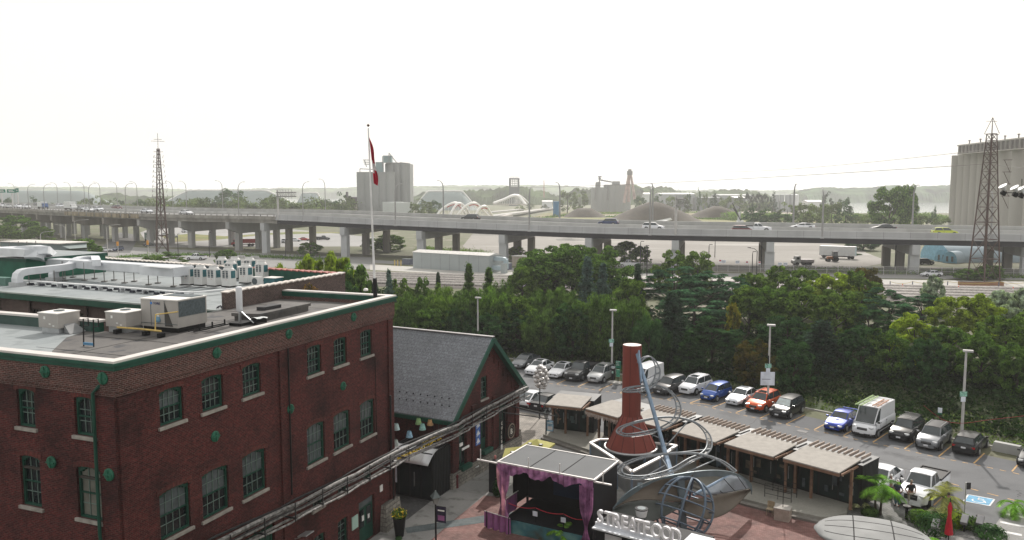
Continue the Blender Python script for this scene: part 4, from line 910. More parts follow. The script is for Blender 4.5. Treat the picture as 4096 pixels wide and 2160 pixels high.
for i in range(n+1):
    t_=i/n;c=top.lerp(bot,t_);wd_=.05+.25*min(1,t_*2.0)*(1-.35*max(0,t_-.75)/.25)+.07*math.sin(t_*9)
    rows.append([tuple(c+Vector((wd_*(j/8)-.02,.09*math.sin(j*1.9+t_*3)*min(1,.3+t_*2),-.02*j))-fl.location)for j in range(9)])
mb=MB();mb.grid(rows);
m_fr=mat('flag_red',(.42,.02,.045),.8);m_fw=mat('flag_white',(.7,.68,.68),.8)
mb.mi=[1 if 14<=(k//8)<=17 or((k//8)in(13,18,19)and(k%8)<3)else 0 for k in range(len(mb.f))]
mb.obj('cloth',[m_fr,m_fw],fl,smooth=True)
#  low roof equipment
ZL=14.005
def ztop(px,pyb,pyt,z=ZL):q=gp(px,pyb,z);return q,dp(px,pyt,q.y).z-z
def duct(path,w_,h_,name,par,mt=None):
    """rectangular duct along path points with rounded corners"""
    fine=[]
    P=[Vector(p)for p in path]
    for i,p in enumerate(P):
        if 0<i<len(P)-1:
            a=p.lerp(P[i-1],min(.45,.7/(p-P[i-1]).length));b=p.lerp(P[i+1],min(.45,.7/(P[i+1]-p).length))
            for t in(0,.33,.67,1):fine.append(a.lerp(p,t).lerp(p.lerp(b,t),t))
        else:fine.append(p)
    vs=[];side=next(((b-a).cross(Vector((0,0,1))).normalized()for a,b in zip(P,P[1:])if(b-a).cross(Vector((0,0,1))).length>.3))
    for i,p in enumerate(fine):
        d=(fine[min(i+1,len(fine)-1)]-fine[max(i-1,0)]).normalized()
        s=d.cross(Vector((0,0,1)));
        if s.length<.35:s=side
        else:s=s.normalized()
        if side is not None and s.dot(side)<0:s=-s
        side=s;u=s.cross(d).normalized();vs+=[p-s*w_/2-u*h_/2,p+s*w_/2-u*h_/2,p+s*w_/2+u*h_/2,p-s*w_/2+u*h_/2]
    mb=MB();n=len(fine);mb.add(vs,[(i*4+k,i*4+(k+1)%4,i*4+4+(k+1)%4,i*4+4+k)for i in range(n-1)for k in range(4)]+[(3,2,1,0),(4*n-4,4*n-3,4*n-2,4*n-1)])
    return mb.obj(name,mt or m_duct,par,world=True)
def stands(par,pts,top,zb=ZL):
    mb=MB()
    for p in pts:
        for s in(-.55,.55):
            q=p+Vector((.2*s,s,0));mb.beam((q.x,q.y,zb+.05),(q.x,q.y,top),.05,.05);mb.box((q.x,q.y,zb+.05),(.35,.35,.07))
    o=mb.obj('stands',mat('stand_grey',(.16,.155,.15),.6,.3),par,world=True)
    return o
t=thing('main_duct','long raised galvanised duct running across the grey roof to the condensers','duct',tuple(gp(500,1120,ZL)))
zd=ZL+1.25
pth=[gp(x,y,zd)for x,y in[(735,1079),(560,1071),(300,1053),(165,1046)]];pth+=[gp(122,1010,zd+1.0),gp(-60,1002,zd+1.0)]
duct(pth,1.15,.62,'duct',t);duct([gp(735,1085,zd-.02),gp(600,1077,zd-.02)],1.9,.66,'end_plenum',t)
stands(t,[pth[0].lerp(pth[3],k)for k in(.04,.2,.36,.5,.64,.8)],zd+.2)
MB().box(tuple(gp(640,1069,zd+.34)),(3.0,.5,.03),R(-32)).obj('top_flange',m_steel,t,world=True)
t=thing('upper_duct','short humped galvanised duct behind the main duct at the far left of the roof','duct',tuple(gp(60,1060,ZL)))
duct([gp(200,1030,zd),gp(160,998,zd+1.2),gp(110,996,zd+1.2),gp(80,1006,zd+.9)],1.3,.6,'duct',t);duct([gp(95,998,zd+1.0),gp(40,1000,zd+1.05),gp(-40,1006,zd+1.0)],1.2,.55,'duct',t)
stands(t,[gp(60,1052,ZL),gp(130,1050,ZL)],zd+.9)
t=thing('branch_duct','cranked branch duct with elbow risers dropping to the roof in front of the main duct','duct',tuple(gp(215,1120,ZL)))
q=gp(71,1145,ZL);zb_=dp(71,1090,q.y).z
duct([q+Vector((0,0,.0)),Vector((q.x,q.y,zb_)),gp(285,1066,zb_+.05),dp(310,1038,gp(285,1066,zb_).y+.8),dp(380,1034,gp(285,1066,zb_).y+2.2),gp(386,1052,zd+.3)],.62,.5,'duct',t)
q2=gp(216,1124,ZL);q3=gp(216,1078,zb_-.05);duct([q2,Vector((q2.x,q2.y,zb_-.05)),Vector((q2.x,q2.y,zb_-.05)).lerp(gp(285,1066,zb_),.7)],.62,.5,'duct',t)
MB().box((q.x,q.y,ZL+.15),(.9,.8,.3),R(-25)).obj('riser_curb',m_steel,t,world=True);MB().box((q2.x,q2.y,ZL+.15),(.9,.8,.3),R(-25)).obj('riser_curb',m_steel,t,world=True)
stands(t,[gp(140,1135,ZL),gp(240,1127,ZL)],zb_-.1)
t=thing('cable_tray','thin white cable tray crossing the grey roof above two rows of rubber blocks','cable tray',tuple(gp(450,1150,ZL)))
zc=ZL+.3;duct([gp(-20,1117,zc),gp(83,1121,zc),gp(449,1146,zc),gp(765,1171,zc),gp(930,1155,zc)],.3,.08,'tray',t,mat('tray_white',(.62,.63,.64),.4,.2,.06))
mb=MB()
for k in range(9):p=gp(83,1121,zc).lerp(gp(765,1171,zc),k/8);mb.box((p.x,p.y,ZL+.13),(.12,.3,.26),R(-25))
mb.obj('supports',m_steel,t,world=True)
ba=[(345,515),(460,525),(585,533),(700,543),(825,552),(945,562),(1065,570),(1190,580),(1315,588),(1440,598),(1575,608),(1700,620),(1790,626)];bb=[(530,512),(655,520),(775,532),(900,541),(1020,550),(1140,559),(1265,567),(1390,577),(1515,587),(1645,596),(1765,605),(1860,612),(1940,606)]
m_rub=mat('rubber_block',(.025,.028,.04),.8);blk=None
for r_,lst in enumerate((ba,bb)):
    for k,(x,y)in enumerate(lst):
        p=gp(x*.3683,950+y*.3683,ZL);lb=f"{ORD[k]} rubber pipe block from the left in the {'nearer' if r_ == 0 else 'farther'} row on the grey roof"
        if blk is None:blk=MB().box((0,0,.08),(.42,.2,.15),0,taper=.75).obj('pipe_support_block',m_rub);tag(blk,lb,'pipe block','rubber pipe blocks in two rows on the grey roof');o=blk;o.location=p;o.rotation_euler=(0,0,R(-25))
        else:dup(blk,p,R(-25),lb)
m_vrf=mat('condenser_white',(.58,.58,.57),.5,0,.05,2)
def vrf(p,lab):
    t=thing('condenser_unit',lab,'condenser',tuple(p),R(-24),'tall white condensers on the grey roof')
    MB().box((0,0,.18),(1.0,.8,.1)).obj('stand',m_black,t)
    MB().box((0,0,.92),(.95,.74,1.35)).obj('casing',m_vrf,t,bevel=.015)
    MB().lathe((0,0,1.6),[(.46,0),(.44,.1),(.36,.17),(.36,.3),(.33,.3),(.33,.05)],18,False).obj('fan_shroud',m_vrf,t,smooth=True)
    MB().lathe((0,0,1.7),[(.3,0),(.3,.03)],14).obj('fan',m_coil,t)
    for k,u in enumerate((-.22,.14)):MB().box((u,-.376,1.22),(.24,.012,.62)).obj('coil_grille',m_coil,t)
    MB().box((.481,0,1.22),(.012,.5,.62)).obj('coil_grille',m_teal,t)
    mb=MB()
    for k in range(3):mb.box((-.04,-.386,1.0+k*.2),(.62,.01,.02))
    mb.obj('guard_bars',m_vrf,t)
    MB().box((.05,-.376,.78),(.08,.01,.03)).obj('red_badge',mat('badge_red',(.5,.04,.04),.5),t)
    return t
V=[(755,1146,'leftmost of the four front condensers, beside the duct end'),(805,1148,'second of the four front condensers from the duct end'),(858,1151,'third of the four front condensers from the duct end'),(917,1154,'rightmost of the four front condensers, before the firewall'),
     (985,1139,'tall white condenser left of the teal-sided one in the middle group'),(1048,1126,'far right tall condenser with three teal coils'),(890,1104,'back left condenser whose top alone shows behind the front row'),(925,1122,'half hidden condenser just behind the rightmost front one'),
     (942,1104,'back middle condenser mostly hidden behind others'),(1000,1106,'back right condenser partly hidden behind the middle group')]
v0=None
for x,y,lab in V:
    p=gp(x,y,ZL)
    if v0 is None:v0=vrf(p,lab);v0.scale=(.86,.86,.86)
    else:dup(v0,p,R(-24),lab)
t=thing('split_condenser','small white single-fan condenser in front of the firewall','condenser',tuple(gp(1030,1146,ZL)),R(-24));MB().box((0,0,.4),(.85,.32,.68)).obj('casing',m_vrf,t,bevel=.01)
MB().lathe((-.12,-.165,.4),[(.25,0),(.25,.01)],18,True,Matrix.Rotation(R(90),4,'X')).obj('fan_grille',m_coil,t)
for x,y,lb,s,c_ in[(1113,1122,'small grey condenser box with white lid near the back parapet',.9,m_coil),(1174,1117,'small white-lidded condenser near the far corner of the grey roof',1.0,m_coil),(1094,1138,'low teal roof box with white lid by the firewall',1.1,m_teal)]:
    t=thing('roof_box_unit',lb,'condenser',tuple(gp(x,y,ZL)),R(-24));MB().box((0,0,.28),(s,s*.8,.5)).obj('casing',c_,t);MB().box((0,0,.55),(s*1.08,s*.88,.05)).obj('lid',m_hvacw,t)
    if c_ is m_coil:MB().cyl((0,0,.575),.2,.04,14).obj('fan_ring',m_coil,t)
t=thing('black_stub','small black pipe stub standing near the front edge of the grey roof','pipe',tuple(gp(729,1191,ZL)));MB().cyl((0,0,0),.12,.35,10).obj('pipe',m_rub,t)
q=gp(104,1119,ZL);zt_=dp(104,1035,q.y).z
ph=thing('green_penthouse','green painted rooftop penthouse with grey flat top at the left edge','penthouse',tuple(q));d1=-W0*-1;wl=W0*9
a=q;b=q+W0*9;c=b+Vector((3.2,6.4,0));d_=a+Vector((3.2,6.4,0))
MB().prism([tuple(v[:2])for v in(a,b,c,d_)],ZL,zt_-.28).obj('wall',mat('penthouse_green',(.02,.11,.07),.6,0,.15,1.5),ph,world=True)
e=.15;MB().prism([(a.x+e,a.y-e),(b.x,b.y-e),(c.x,c.y+e),(d_.x+e,d_.y+e)],zt_-.28,zt_-.02).obj('eave',m_green,ph,world=True)
MB().prism([(a.x+e,a.y-e),(b.x,b.y-e),(c.x,c.y+e),(d_.x+e,d_.y+e)],zt_-.018,zt_+.02).obj('roof',m_roofg,ph,world=True)
MB().box(tuple(gp(8,1140,ZL)+Vector((0,0,.3))),(1.8,.6,.6),R(-25)).obj('green_box',mat('box_green',(.10,.19,.16),.6),ph,world=True)
m_pl=mat('plant_grey',(.20,.24,.24),.6,.2,.08,.6)
q=gp(215,1036,ZL);zt_=dp(215,976,q.y).z
pr=thing('plant_room','grey metal rooftop plant room with pale roof and intake hood behind the ducts','plant room',tuple(q),R(-24))
Lp=9.5
MB().box((-Lp/2+1.0,1.6,(zt_-ZL)/2),(Lp,3.2,zt_-ZL)).obj('wall',m_pl,pr)
mb=MB();mb.add([(1.0,0,.9),(1.0,0,zt_-ZL-.1),(1.0,3.2,zt_-ZL-.1),(1.0,3.2,.9),(1.7,.6,1.1),(1.7,2.6,1.1)],[(0,4,1),(1,4,5,2),(2,5,3),(0,3,5,4)]);mb.obj('end_cowl',m_pl,pr)
MB().box((-Lp/2+1.0,1.6,zt_-ZL+.05),(Lp+.3,3.5,.09)).obj('roof',mat('plant_roof',(.55,.53,.50),.6,0,.2,3),pr)
mb=MB();mb.add([(-1.9,0,1.35),(-.9,0,1.35),(-.9,0,.75),(-1.9,0,.75),(-1.9,-.7,.75),(-.9,-.7,.75)],[(0,4,5,1),(0,3,4),(1,5,2)]);mb.obj('intake_hood',m_duct,pr)
t=thing('truss_footbridge','white steel truss gantry with flat roof at the far left beyond the ducts','gantry',tuple(dp(40,985,100)))
mb=MB();pa=dp(-60,962,96);pb=dp(135,966,104);ha=1.55
for zz in(0,-ha):mb.beam(pa+Vector((0,0,zz)),pb+Vector((0,0,zz)),.12,.14)
for k in range(11):
    p=pa.lerp(pb,k/10);mb.beam(p,p-Vector((0,0,ha)),.09,.09)
    if k<10:q=pa.lerp(pb,(k+1)/10);mb.beam(p if k%2 else q,(q if k%2 else p)-Vector((0,0,ha)),.08,.08)
mb.obj('truss',mat('truss_white',(.55,.55,.53),.6),t,world=True)
mb=MB();mb.beam(pa+Vector((0,.5,.15)),pb+Vector((0,.5,.15)),1.6,.08);mb.obj('roof',mat('plant_roof',(.5,.5,.5)),t,world=True)
mb=MB();mb.beam(pa.lerp(pb,.3)-Vector((0,0,ha)),Vector((pa.lerp(pb,.3).x,pa.lerp(pb,.3).y,1)),.3,.3);mb.beam(pb-Vector((0,0,ha)),Vector((pb.x,pb.y,1)),.3,.3);mb.obj('legs',m_steel,t,world=True)
for k,(x,y)in enumerate([(872,1212),(885,1212)]):
    p=dp(x,y,47.4);t=thing('pigeon',['grey pigeon on the roof edge, left of the pair beside the firewall','grey pigeon on the roof edge, right of the pair beside the firewall'][k],'bird',(p.x,p.y,14.02),R(30+k*100),'pigeons on the roof edge')
    mb=MB();mb.lathe((0,0,.13),[(.005,-.15),(.035,-.1),(.06,0),(.055,.06),(.03,.11),(.033,.14),(.02,.18),(.004,.19)],8,True,Matrix.Rotation(R(60),4,'Y'));mb.obj('body',mat('pigeon_grey',(.08,.08,.09),.8),t,smooth=True)
    mb=MB();mb.tube([(0,.02,.1),(0,.02,0)],.008,4);mb.tube([(0,-.02,.1),(0,-.02,0)],.008,4);mb.obj('legs',mat('pigeon_leg',(.3,.1,.08)),t)
#  vehicles
m_tyre=mat('tyre_rubber',(.018,.018,.019),.85);m_rim=mat('wheel_rim',(.35,.36,.37),.35,.7,.1,9);m_cglass=glass('car_glass',(.035,.045,.05),.06,.7);m_trim=mat('black_trim',(.02,.02,.022),.6)
m_lamp=mat('headlamp_glass',(.62,.64,.66),.1,.2,.1,9);m_tail=mat('tail_lamp',(.35,.01,.012),.2);m_plate=mat('number_plate',(.62,.63,.66),.6,0,.1,20);m_chrome=mat('chrome',(.55,.56,.57),.15,.9,.05)
PAINT={}
def paint(n,c,metal=.0):
    if n not in PAINT:PAINT[n]=mat('paint_'+n,c,.28,metal,.03,.5,coat=.35)
    return PAINT[n]
CK={'sedan':(4.7,1.82,1.44,.33,1.42,-1.35,.95,.82,(-1.75,1.12),(-1.0,.25)),'suv':(4.5,1.85,1.68,.36,1.35,-1.3,1.08,1.0,(-2.12,1.15),(-1.75,.45)),
      'hatch':(4.05,1.70,1.53,.31,1.3,-1.25,.98,.88,(-1.95,1.35),(-1.65,.45)),'coupe':(4.75,1.88,1.42,.35,1.45,-1.42,.96,.84,(-2.1,1.3),(-.85,.3)),
      'pickup':(5.7,2.0,1.88,.4,1.85,-1.75,1.2,1.14,(-.55,1.35),(-.35,.7)),'van':(5.6,2.02,2.5,.36,1.85,-1.75,1.3,1.15,(-2.78,2.25),(-2.74,1.25)),'wagon':(4.6,1.82,1.50,.34,1.38,-1.35,.98,.86,(-2.15,1.1),(-1.8,.3))}
def car(kind,pn,loc,rz,label,group=None,roofc=None,sunroof=False,extras=(),cat=None,cladding=False,shade=None):
    L,W,H,wr,fa,ra,belt,bon,cb_,rf=CK[kind];pm=PAINT[pn];hw=W/2;t=thing('parked_'+('car' if kind not in('pickup','van')else kind),label,cat or{'pickup':'pickup','van':'van'}.get(kind,'car'),loc,rz,group)
    bed=kind=='pickup'
    S=[(-L/2,.80,.42,belt-.28),(-L/2+.08,.93,.30,belt-.05),(-L/2+.5,.985,.24,belt),(-.3,1.0,.22,belt),(cb_[1]-.1,1.0,.22,belt-.0),(fa+.1,.985,.24,bon),(L/2-.35,.93,.26,bon-.10),(L/2-.1,.82,.30,bon-.22),(L/2,.62,.38,bon-.36)]
    if kind=='van':S[0]=(-L/2,.96,.4,belt);S[1]=(-L/2+.05,.98,.3,belt)
    if bed:S[0]=(-L/2,.92,.5,belt-.02);S[1]=(-L/2+.05,.96,.4,belt)
    mb=MB();rows=[]
    for x,k,zb,zt in S:
        w_=hw*k;rows.append([(x,y,z)for y,z in[(0,zb),(w_*.8,zb),(w_*.98,zb+.12),(w_,zb+(zt-zb)*.45),(w_*.985,zt-.12),(w_*.90,zt-.015),(w_*.55,zt+.015),(0,zt+.03),(-w_*.55,zt+.015),(-w_*.90,zt-.015),(-w_*.985,zt-.12),(-w_,zb+(zt-zb)*.45),(-w_*.98,zb+.12),(-w_*.8,zb),(0,zb)]])
    mb.grid(rows);n=len(rows[0]);mb.add(rows[0][:-1],[tuple(range(n-1))]);mb.add(rows[-1][:-1],[tuple(range(n-2,-1,-1))])
    if cladding:
        mb.m=1
        for s in(-1,1):mb.box((0,s*hw*.985,.33),(L*.86,.05,.16))
    mb.m=1
    for x in(fa,ra):
        for s in(-1,1):mb.lathe((x,s*(hw-.085),wr),[(wr*1.17,-.1),(wr*1.17,.1)],20,True,Matrix.Rotation(R(90),4,'X'))
    mb.box((0,0,.26),(L*.9,W*.84,.16));mb.box((-L/2+.06,0,.42),(.14,W*.80,.2));mb.m=0
    body=mb.obj('body',[pm,m_trim],t,smooth=True)
    by=hw*.90;ry=hw*(.70 if kind not in('van',)else.86);zr=H-.03
    q=lambda x,y,z:(x,y,z)
    b_=[(cb_[0],-by,belt-.04),(cb_[1],-by*.93,belt-.04-(belt-bon)*.6),(cb_[1],by*.93,belt-.04-(belt-bon)*.6),(cb_[0],by,belt-.04)];r_=[(rf[0],-ry,zr),(rf[1],-ry*.97,zr-.02),(rf[1],ry*.97,zr-.02),(rf[0],ry,zr)]
    mid=[((b_[i][0]*.42+r_[i][0]*.58),(b_[i][1]*.40+r_[i][1]*.60),(b_[i][2]*.42+r_[i][2]*.58)+.01)for i in range(4)]
    mb=MB();mb.add(b_+r_,[(0,1,5,4),(1,2,6,5),(2,3,7,6),(3,0,4,7)]);rc=(rf[0]+rf[1])/2
    mb.obj('cabin',pm,t)
    mb=MB();rl=(rf[1]-rf[0]);rws=[]
    for i in range(7):
        u=i/6;x=rf[0]-.04+(rl+.08)*u;cz=.045*(1-(2*u-1)**2)
        rws.append([(x,v*ry*1.01,zr-.03+cz+.045*(1-v*v))for v in(-1,-.8,-.4,0,.4,.8,1)])
    mb.grid(rws);mb.obj('roof',roofc or pm,t,smooth=True)
    def pane(nm,idx,inset,mt):
        P=[Vector(p)for p in idx];c=sum(P,Vector())/4;nrm=(P[1]-P[0]).cross(P[2]-P[0]).normalized();out=c-Vector((0,0,c.z));cen=Vector((rc,0,belt));nrm=nrm if nrm.dot(c-cen)>0 else-nrm
        Q=[]
        ux=(P[1]-P[0]).normalized();uy=(P[3]-P[0]).normalized()
        for k,(su,sv_)in enumerate(((1,1),(-1,1),(-1,-1),(1,-1))):Q.append(P[k]+ux*su*inset[0]+uy*sv_*inset[1]+nrm*.012)
        mb=MB();mb.add(Q,[(0,1,2,3)]);return mb.obj(nm,mt,t)
    pane('windscreen',(b_[1],b_[2],r_[2],r_[1]),(.07,.05),shade or m_cglass)
    if kind!='van':pane('rear_window',(b_[0],b_[3],r_[3],r_[0]),(.1,.07),m_cglass)
    for s,(i,j)in((-1,(0,1)),(1,(3,2))):
        if kind=='van':
            P=[b_[i],b_[j],r_[j],r_[i]];lo=Vector(b_[j]).lerp(Vector(b_[i]),.24);hi=Vector(r_[j]).lerp(Vector(r_[i]),.12);pane('side_window',(lo,b_[j],Vector(r_[j]).lerp(Vector(b_[j]),.15),hi),(.05,.06),m_cglass)
        else:
            bi,bj,ri,rj=Vector(b_[i]),Vector(b_[j]),Vector(r_[i]),Vector(r_[j]);bm_,rm=bi.lerp(bj,.5),ri.lerp(rj,.46)
            pane('side_window',(bm_,bj,rj,rm),(.05,.06),m_cglass);pane('side_window',(bi,bm_,rm,ri),(.05,.06),m_cglass)
    if sunroof:MB().box((rf[1]-.42,0,zr+.055),(.75,ry*1.25,.01)).obj('sunroof',m_cglass,t)
    for x in(fa,ra):
        for s in(-1,1):
            My=Matrix.Rotation(R(90),4,'X');w=MB().lathe((x,s*(hw-.06),wr),[(wr*.7,-.13),(wr,-.1),(wr,.1),(wr*.7,.13)],18,True,My).obj('wheel',m_tyre,t,smooth=True)
            mb=MB();mb.lathe((x,s*(hw+.075),wr),[(wr*.64,-.01),(wr*.6,.012),(wr*.2,.0),(.05,.015)]if s<0 else[(wr*.64,.01),(wr*.6,-.012),(wr*.2,0),(.05,-.015)],14,True,My);mb.obj('rim',m_rim,w)
    fx=L/2
    for s in(-1,1):
        mb=MB();mb.box((fx-.17,s*hw*.66,bon-.23),(.26,hw*.36,.13),R(-22*s));mb.obj('headlight',m_lamp,t,bevel=.02)
        mb=MB();mb.box((-fx+.07,s*hw*.74,belt-.22 if kind!='van' else 1.5),(.12,hw*.3,.14 if not bed else.3),R(18*s));mb.obj('taillight',m_tail,t)
        mb=MB();mb.box((cb_[1]-.28,s*(hw+.09),belt+.06),(.12,.2,.14));mb.obj('mirror',pm if kind!='van' else m_trim,t,bevel=.02)
        mb=MB()
        for x in((rc+.25,rc-.75)if kind!='van' else(1.2,-.2)):mb.box((x,s*hw*1.002,belt-.3),(.015,.01,.5));mb.box((x-.15,s*hw*1.004,belt-.14),(.16,.03,.03))
        mb.obj('door_seams',m_trim,t)
    MB().box((fx-.035,0,bon-.36),(.09,hw*.82,.2 if not bed else.34)).obj('grille',m_trim,t);MB().box((fx+.014,0,bon-.33),(.02,hw*.7,.025)).obj('grille_trim',m_chrome,t)
    MB().box((fx-.02,0,.34),(.1,hw*1.3,.16)).obj('bumper',m_trim if(cladding or kind=='van')else pm,t)
    MB().box((fx+.04,0,.45),(.02,.34,.13)).obj('number_plate',m_plate,t);MB().box((-fx-.01,0,belt-.28),(.02,.34,.14)).obj('number_plate',m_plate,t)
    if bed:
        mb=MB();mb.box((-1.72,0,belt+.02),(2.1,W*.8,.06));mb.m=0;mb.obj('cargo_bed',m_trim,t)
        mb=MB()
        for s in(-1,1):mb.box((-1.72,s*hw*.9,belt+.05),(2.25,.1,.14))
        mb.box((-L/2+.08,0,belt+.05),(.1,W*.88,.14));mb.obj('bed_rail',m_trim,t)
    if kind=='van':
        mb=MB()
        for s in(-1,1):mb.box((-.2,s*(hw+.005),.62),(4.3,.03,.14))
        mb.obj('side_moulding',m_trim,t)
    if 'rails' in extras:
        for s in(-1,1):MB().tube([(rf[0]+.1,s*ry*.86,zr+.03),(rf[0]+.25,s*ry*.86,zr+.09),(rf[1]-.3,s*ry*.86,zr+.09),(rf[1]-.15,s*ry*.86,zr+.03)],.02,5).obj('roof_rail',m_chrome if pn!='black' else m_trim,t)
    if 'bars' in extras:
        for x in(rf[0]+.35,rf[1]-.35):MB().beam((x,-ry,zr+.14),(x,ry,zr+.14),.06,.04).obj('roof_bar',m_chrome,t)
    if 'wing' in extras:
        mb=MB();mb.box((-L/2+.2,0,belt+.28),(.22,W*.82,.03))
        for s in(-1,1):mb.box((-L/2+.2,s*.6,belt+.12),(.12,.03,.3))
        mb.obj('rear_wing',pm,t)
    if 'scoop' in extras:MB().box((fa-.25,0,bon+.08),(.4,.5,.08),taper=.8).obj('bonnet_scoop',m_trim,t)
    return t
paint('white',(.66,.67,.70));paint('pearl',(.58,.60,.64),.2);paint('black',(.010,.011,.013));paint('blue',(.008,.055,.26),.3);paint('deep_blue',(.008,.035,.28),.3);paint('orange',(.55,.085,.018),.15)
paint('silver',(.42,.43,.44),.55);paint('grey',(.18,.19,.205),.5);paint('charcoal',(.04,.043,.046),.4);paint('dark_grey',(.055,.055,.058),.4);paint('lime',(.42,.48,.045),.1);paint('maroon',(.09,.02,.022),.3);paint('red',(.40,.03,.03));paint('navy',(.03,.045,.10),.2)
def lotcar(kind,pn,px,py,label,rear=False,**kw):
    q=gp(px,py);i=int(np.argmin([(q-p).length for p in NEW]));d=sdir[i];L=CK[kind][0]
    c=q+d*(L/2);a=math.atan2(d.y,d.x)+(0 if rear else math.pi);return car(kind,pn,(c.x,c.y,.013),a,label,'cars parked in the lot',**kw)
lotcar('coupe','grey',2064,1478,'dark grey fastback car half hidden behind the green barge board',sunroof=True)
lotcar('sedan','white',2119,1505,'white sedan with black grille and sunroof behind the balloon sculpture, left of another white sedan',sunroof=True)
lotcar('sedan','white',2211,1517,'white sedan beside the dark pickup, right of the balloon sculpture',sunroof=True)
lotcar('pickup','charcoal',2283,1529,'dark charcoal pickup between the white sedan and the silver wagon')
lotcar('suv','silver',2371,1536,'silver sport utility car beside the green pay sign',extras=('rails',),sunroof=True)
lotcar('van','white',2528,1574,'white high car half hidden behind the red column',cat='van')
lotcar('suv','dark_grey',2634,1583,'dark grey sport utility car right of the red column behind the metal loop')
lotcar('suv','white',2736,1582,'white sport utility car with black glass roof next to the small blue hatchback',sunroof=True,extras=('rails',))
lotcar('hatch','blue',2823,1607,'small bright blue hatchback between two white cars')
lotcar('sedan','pearl',2926,1627,'pearl white sedan beside the orange crossover')
lotcar('suv','orange',3010,1652,'orange crossover with sunroof under the big white notice board',sunroof=True,cladding=True,extras=('rails',))
lotcar('suv','black',3106,1677,'black sport utility car with silver sunshade behind its windscreen',shade=mat('sunshade',(.45,.50,.50),.4,.3,.2,3))
lotcar('sedan','deep_blue',3327,1729,'bright blue sports sedan with bonnet scoop and rear wing beside the ladder van',extras=('wing','scoop'))
van=lotcar('van','white',3446,1752,'white panel van with green and orange ladders on its roof',cladding=True)
lotcar('suv','black',3592,1770,'black sport utility car with silver roof bars beside the ladder van',extras=('bars',))
lotcar('suv','grey',3702,1803,'grey sport utility car with black roof near the light pole',extras=('rails',),roofc=m_trim)
lotcar('wagon','black',3851,1825,'black wagon parked tail out at the foot of the light pole',rear=True)
lotcar('sedan','charcoal',4116,1880,'dark car cut off by the right edge of the picture')
lotcar('coupe','white',2083,1640,'white fastback car parked tail out by the gabled building corner',rear=True)
lotcar('sedan','black',2142,1652,'black sedan with red tail lamps left of the first shop',rear=True)
d=sdir[12];
def nearcar(kind,pn,px,py,label,**kw):
    q=gp(px,py)if py>1900 else gp(px,py,1.4);L=CK[kind][0];c=q+d*(L/2 if py>1900 else 0);return car(kind,pn,(c.x,c.y,.03),math.atan2(-d.y,-d.x),label,'cars parked behind the shops',**kw)
nearcar('sedan','black',2948,1712,'black car whose roof alone shows behind the pergola fins of the shop row')
nearcar('sedan','charcoal',3320,1806,'dark car barely showing behind the last shop roof')
nearcar('sedan','white',3478,1985,'white sedan with its door open between the last shop and the white pickup')
nearcar('pickup','white',3640,2035,'white pickup with black cargo bed beside the man in black')
def ladder(par_loc,rz,L,w_,mt,lab,z,off,n=12):
    t=thing('ladder',lab,'ladder',(par_loc[0],par_loc[1],z),rz);mb=MB()
    for s in(-1,1):mb.beam((-L/2,off+s*w_/2,0),(L/2,off+s*w_/2,0),.05,.09)
    mb.obj('rails',mt,t);mb=MB()
    for k in range(n):x=-L/2+L*(k+.5)/n;mb.beam((x,off-w_/2,0),(x,off+w_/2,0),.035,.035)
    mb.obj('rungs',mt,t);return t
vl=van.location;vz=van.rotation_euler[2]
ladder(vl,vz,4.4,.45,mat('ladder_green',(.30,.42,.18),.6),'long green extension ladder on the left of the white van roof',2.66,-.62,14)
ladder(vl,vz,2.9,.42,mat('ladder_orange',(.45,.25,.16),.6),'shorter orange brown step ladder on the right of the white van roof',2.64,.55,9)
mb=MB()
for x in(-1.9,-.6,.7):mb.beam((x,-.9,2.58),(x,.9,2.58),.04,.05)
mb.obj('roof_rack',m_chrome,van)
#  elevated expressway
HW=[(4700,182,947),(4400,184,942),(4096,187,937),(3200,195,922),(2400,208,908),(1600,231,879),(1100,253,858),(700,280,851),(300,325,838),(0,380,826),(-300,450,818),(-700,560,808)]
pts=[Vector((XatY(x,Y)*(1+.0),Y,hz(Y,y)))for x,Y,y in HW]
pts=[dp(x,y,Y)for x,Y,y in HW]
def cr(P,i,t):
    p0,p1,p2,p3=P[max(i-1,0)],P[i],P[min(i+1,len(P)-1)],P[min(i+2,len(P)-1)]
    return.5*((2*p1)+(p2-p0)*t+(2*p0-5*p1+4*p2-p3)*t*t+(3*p1-p0-3*p2+p3)*t**3)
path=[]
for i in range(len(pts)-1):
    for k in range(10):path.append(cr(pts,i,k/10))
path.append(pts[-1]);path=[Vector(p)for p in path]
nrm=[]
for i,p in enumerate(path):
    d_=path[min(i+1,len(path)-1)]-path[max(i-1,0)];nn=Vector((d_.y,-d_.x,0)).normalized();nrm.append(nn if nn.y>0 else-nn)
SS=[0]
for a,b in zip(path,path[1:]):SS.append(SS[-1]+(b-a).length)
def at(s,off=0,dz=0):
    i=int(np.searchsorted(SS,s))-1;i=max(0,min(len(path)-2,i));t=(s-SS[i])/(SS[i+1]-SS[i]);p=path[i].lerp(path[i+1],t);n_=nrm[i].lerp(nrm[i+1],t).normalized()
    return p+n_*off+Vector((0,0,dz+off*.035))
def tan_at(s):v=at(s+.5)-at(s-.5);return math.atan2(v.y,v.x)
def s_at_px(x,off=0):
    best=min(np.arange(0,SS[-1],.5),key=lambda s:abs(2048+FPX*(lambda q:q.x/(q.y*math.cos(PITCH)-(q.z-CAM_H)*math.sin(PITCH)))(at(s,off))-x));return float(best)
m_hwc=mat('parapet_concrete',(.37,.375,.385),.8,0,.12,.35,bump=.1,streak=True);m_hwo=mat('old_concrete',(.25,.24,.22),.85,0,.3,.35,bump=.15,streak=True);m_gird=mat('steel_girder',(.032,.032,.038),.6,.2,.2,.3)
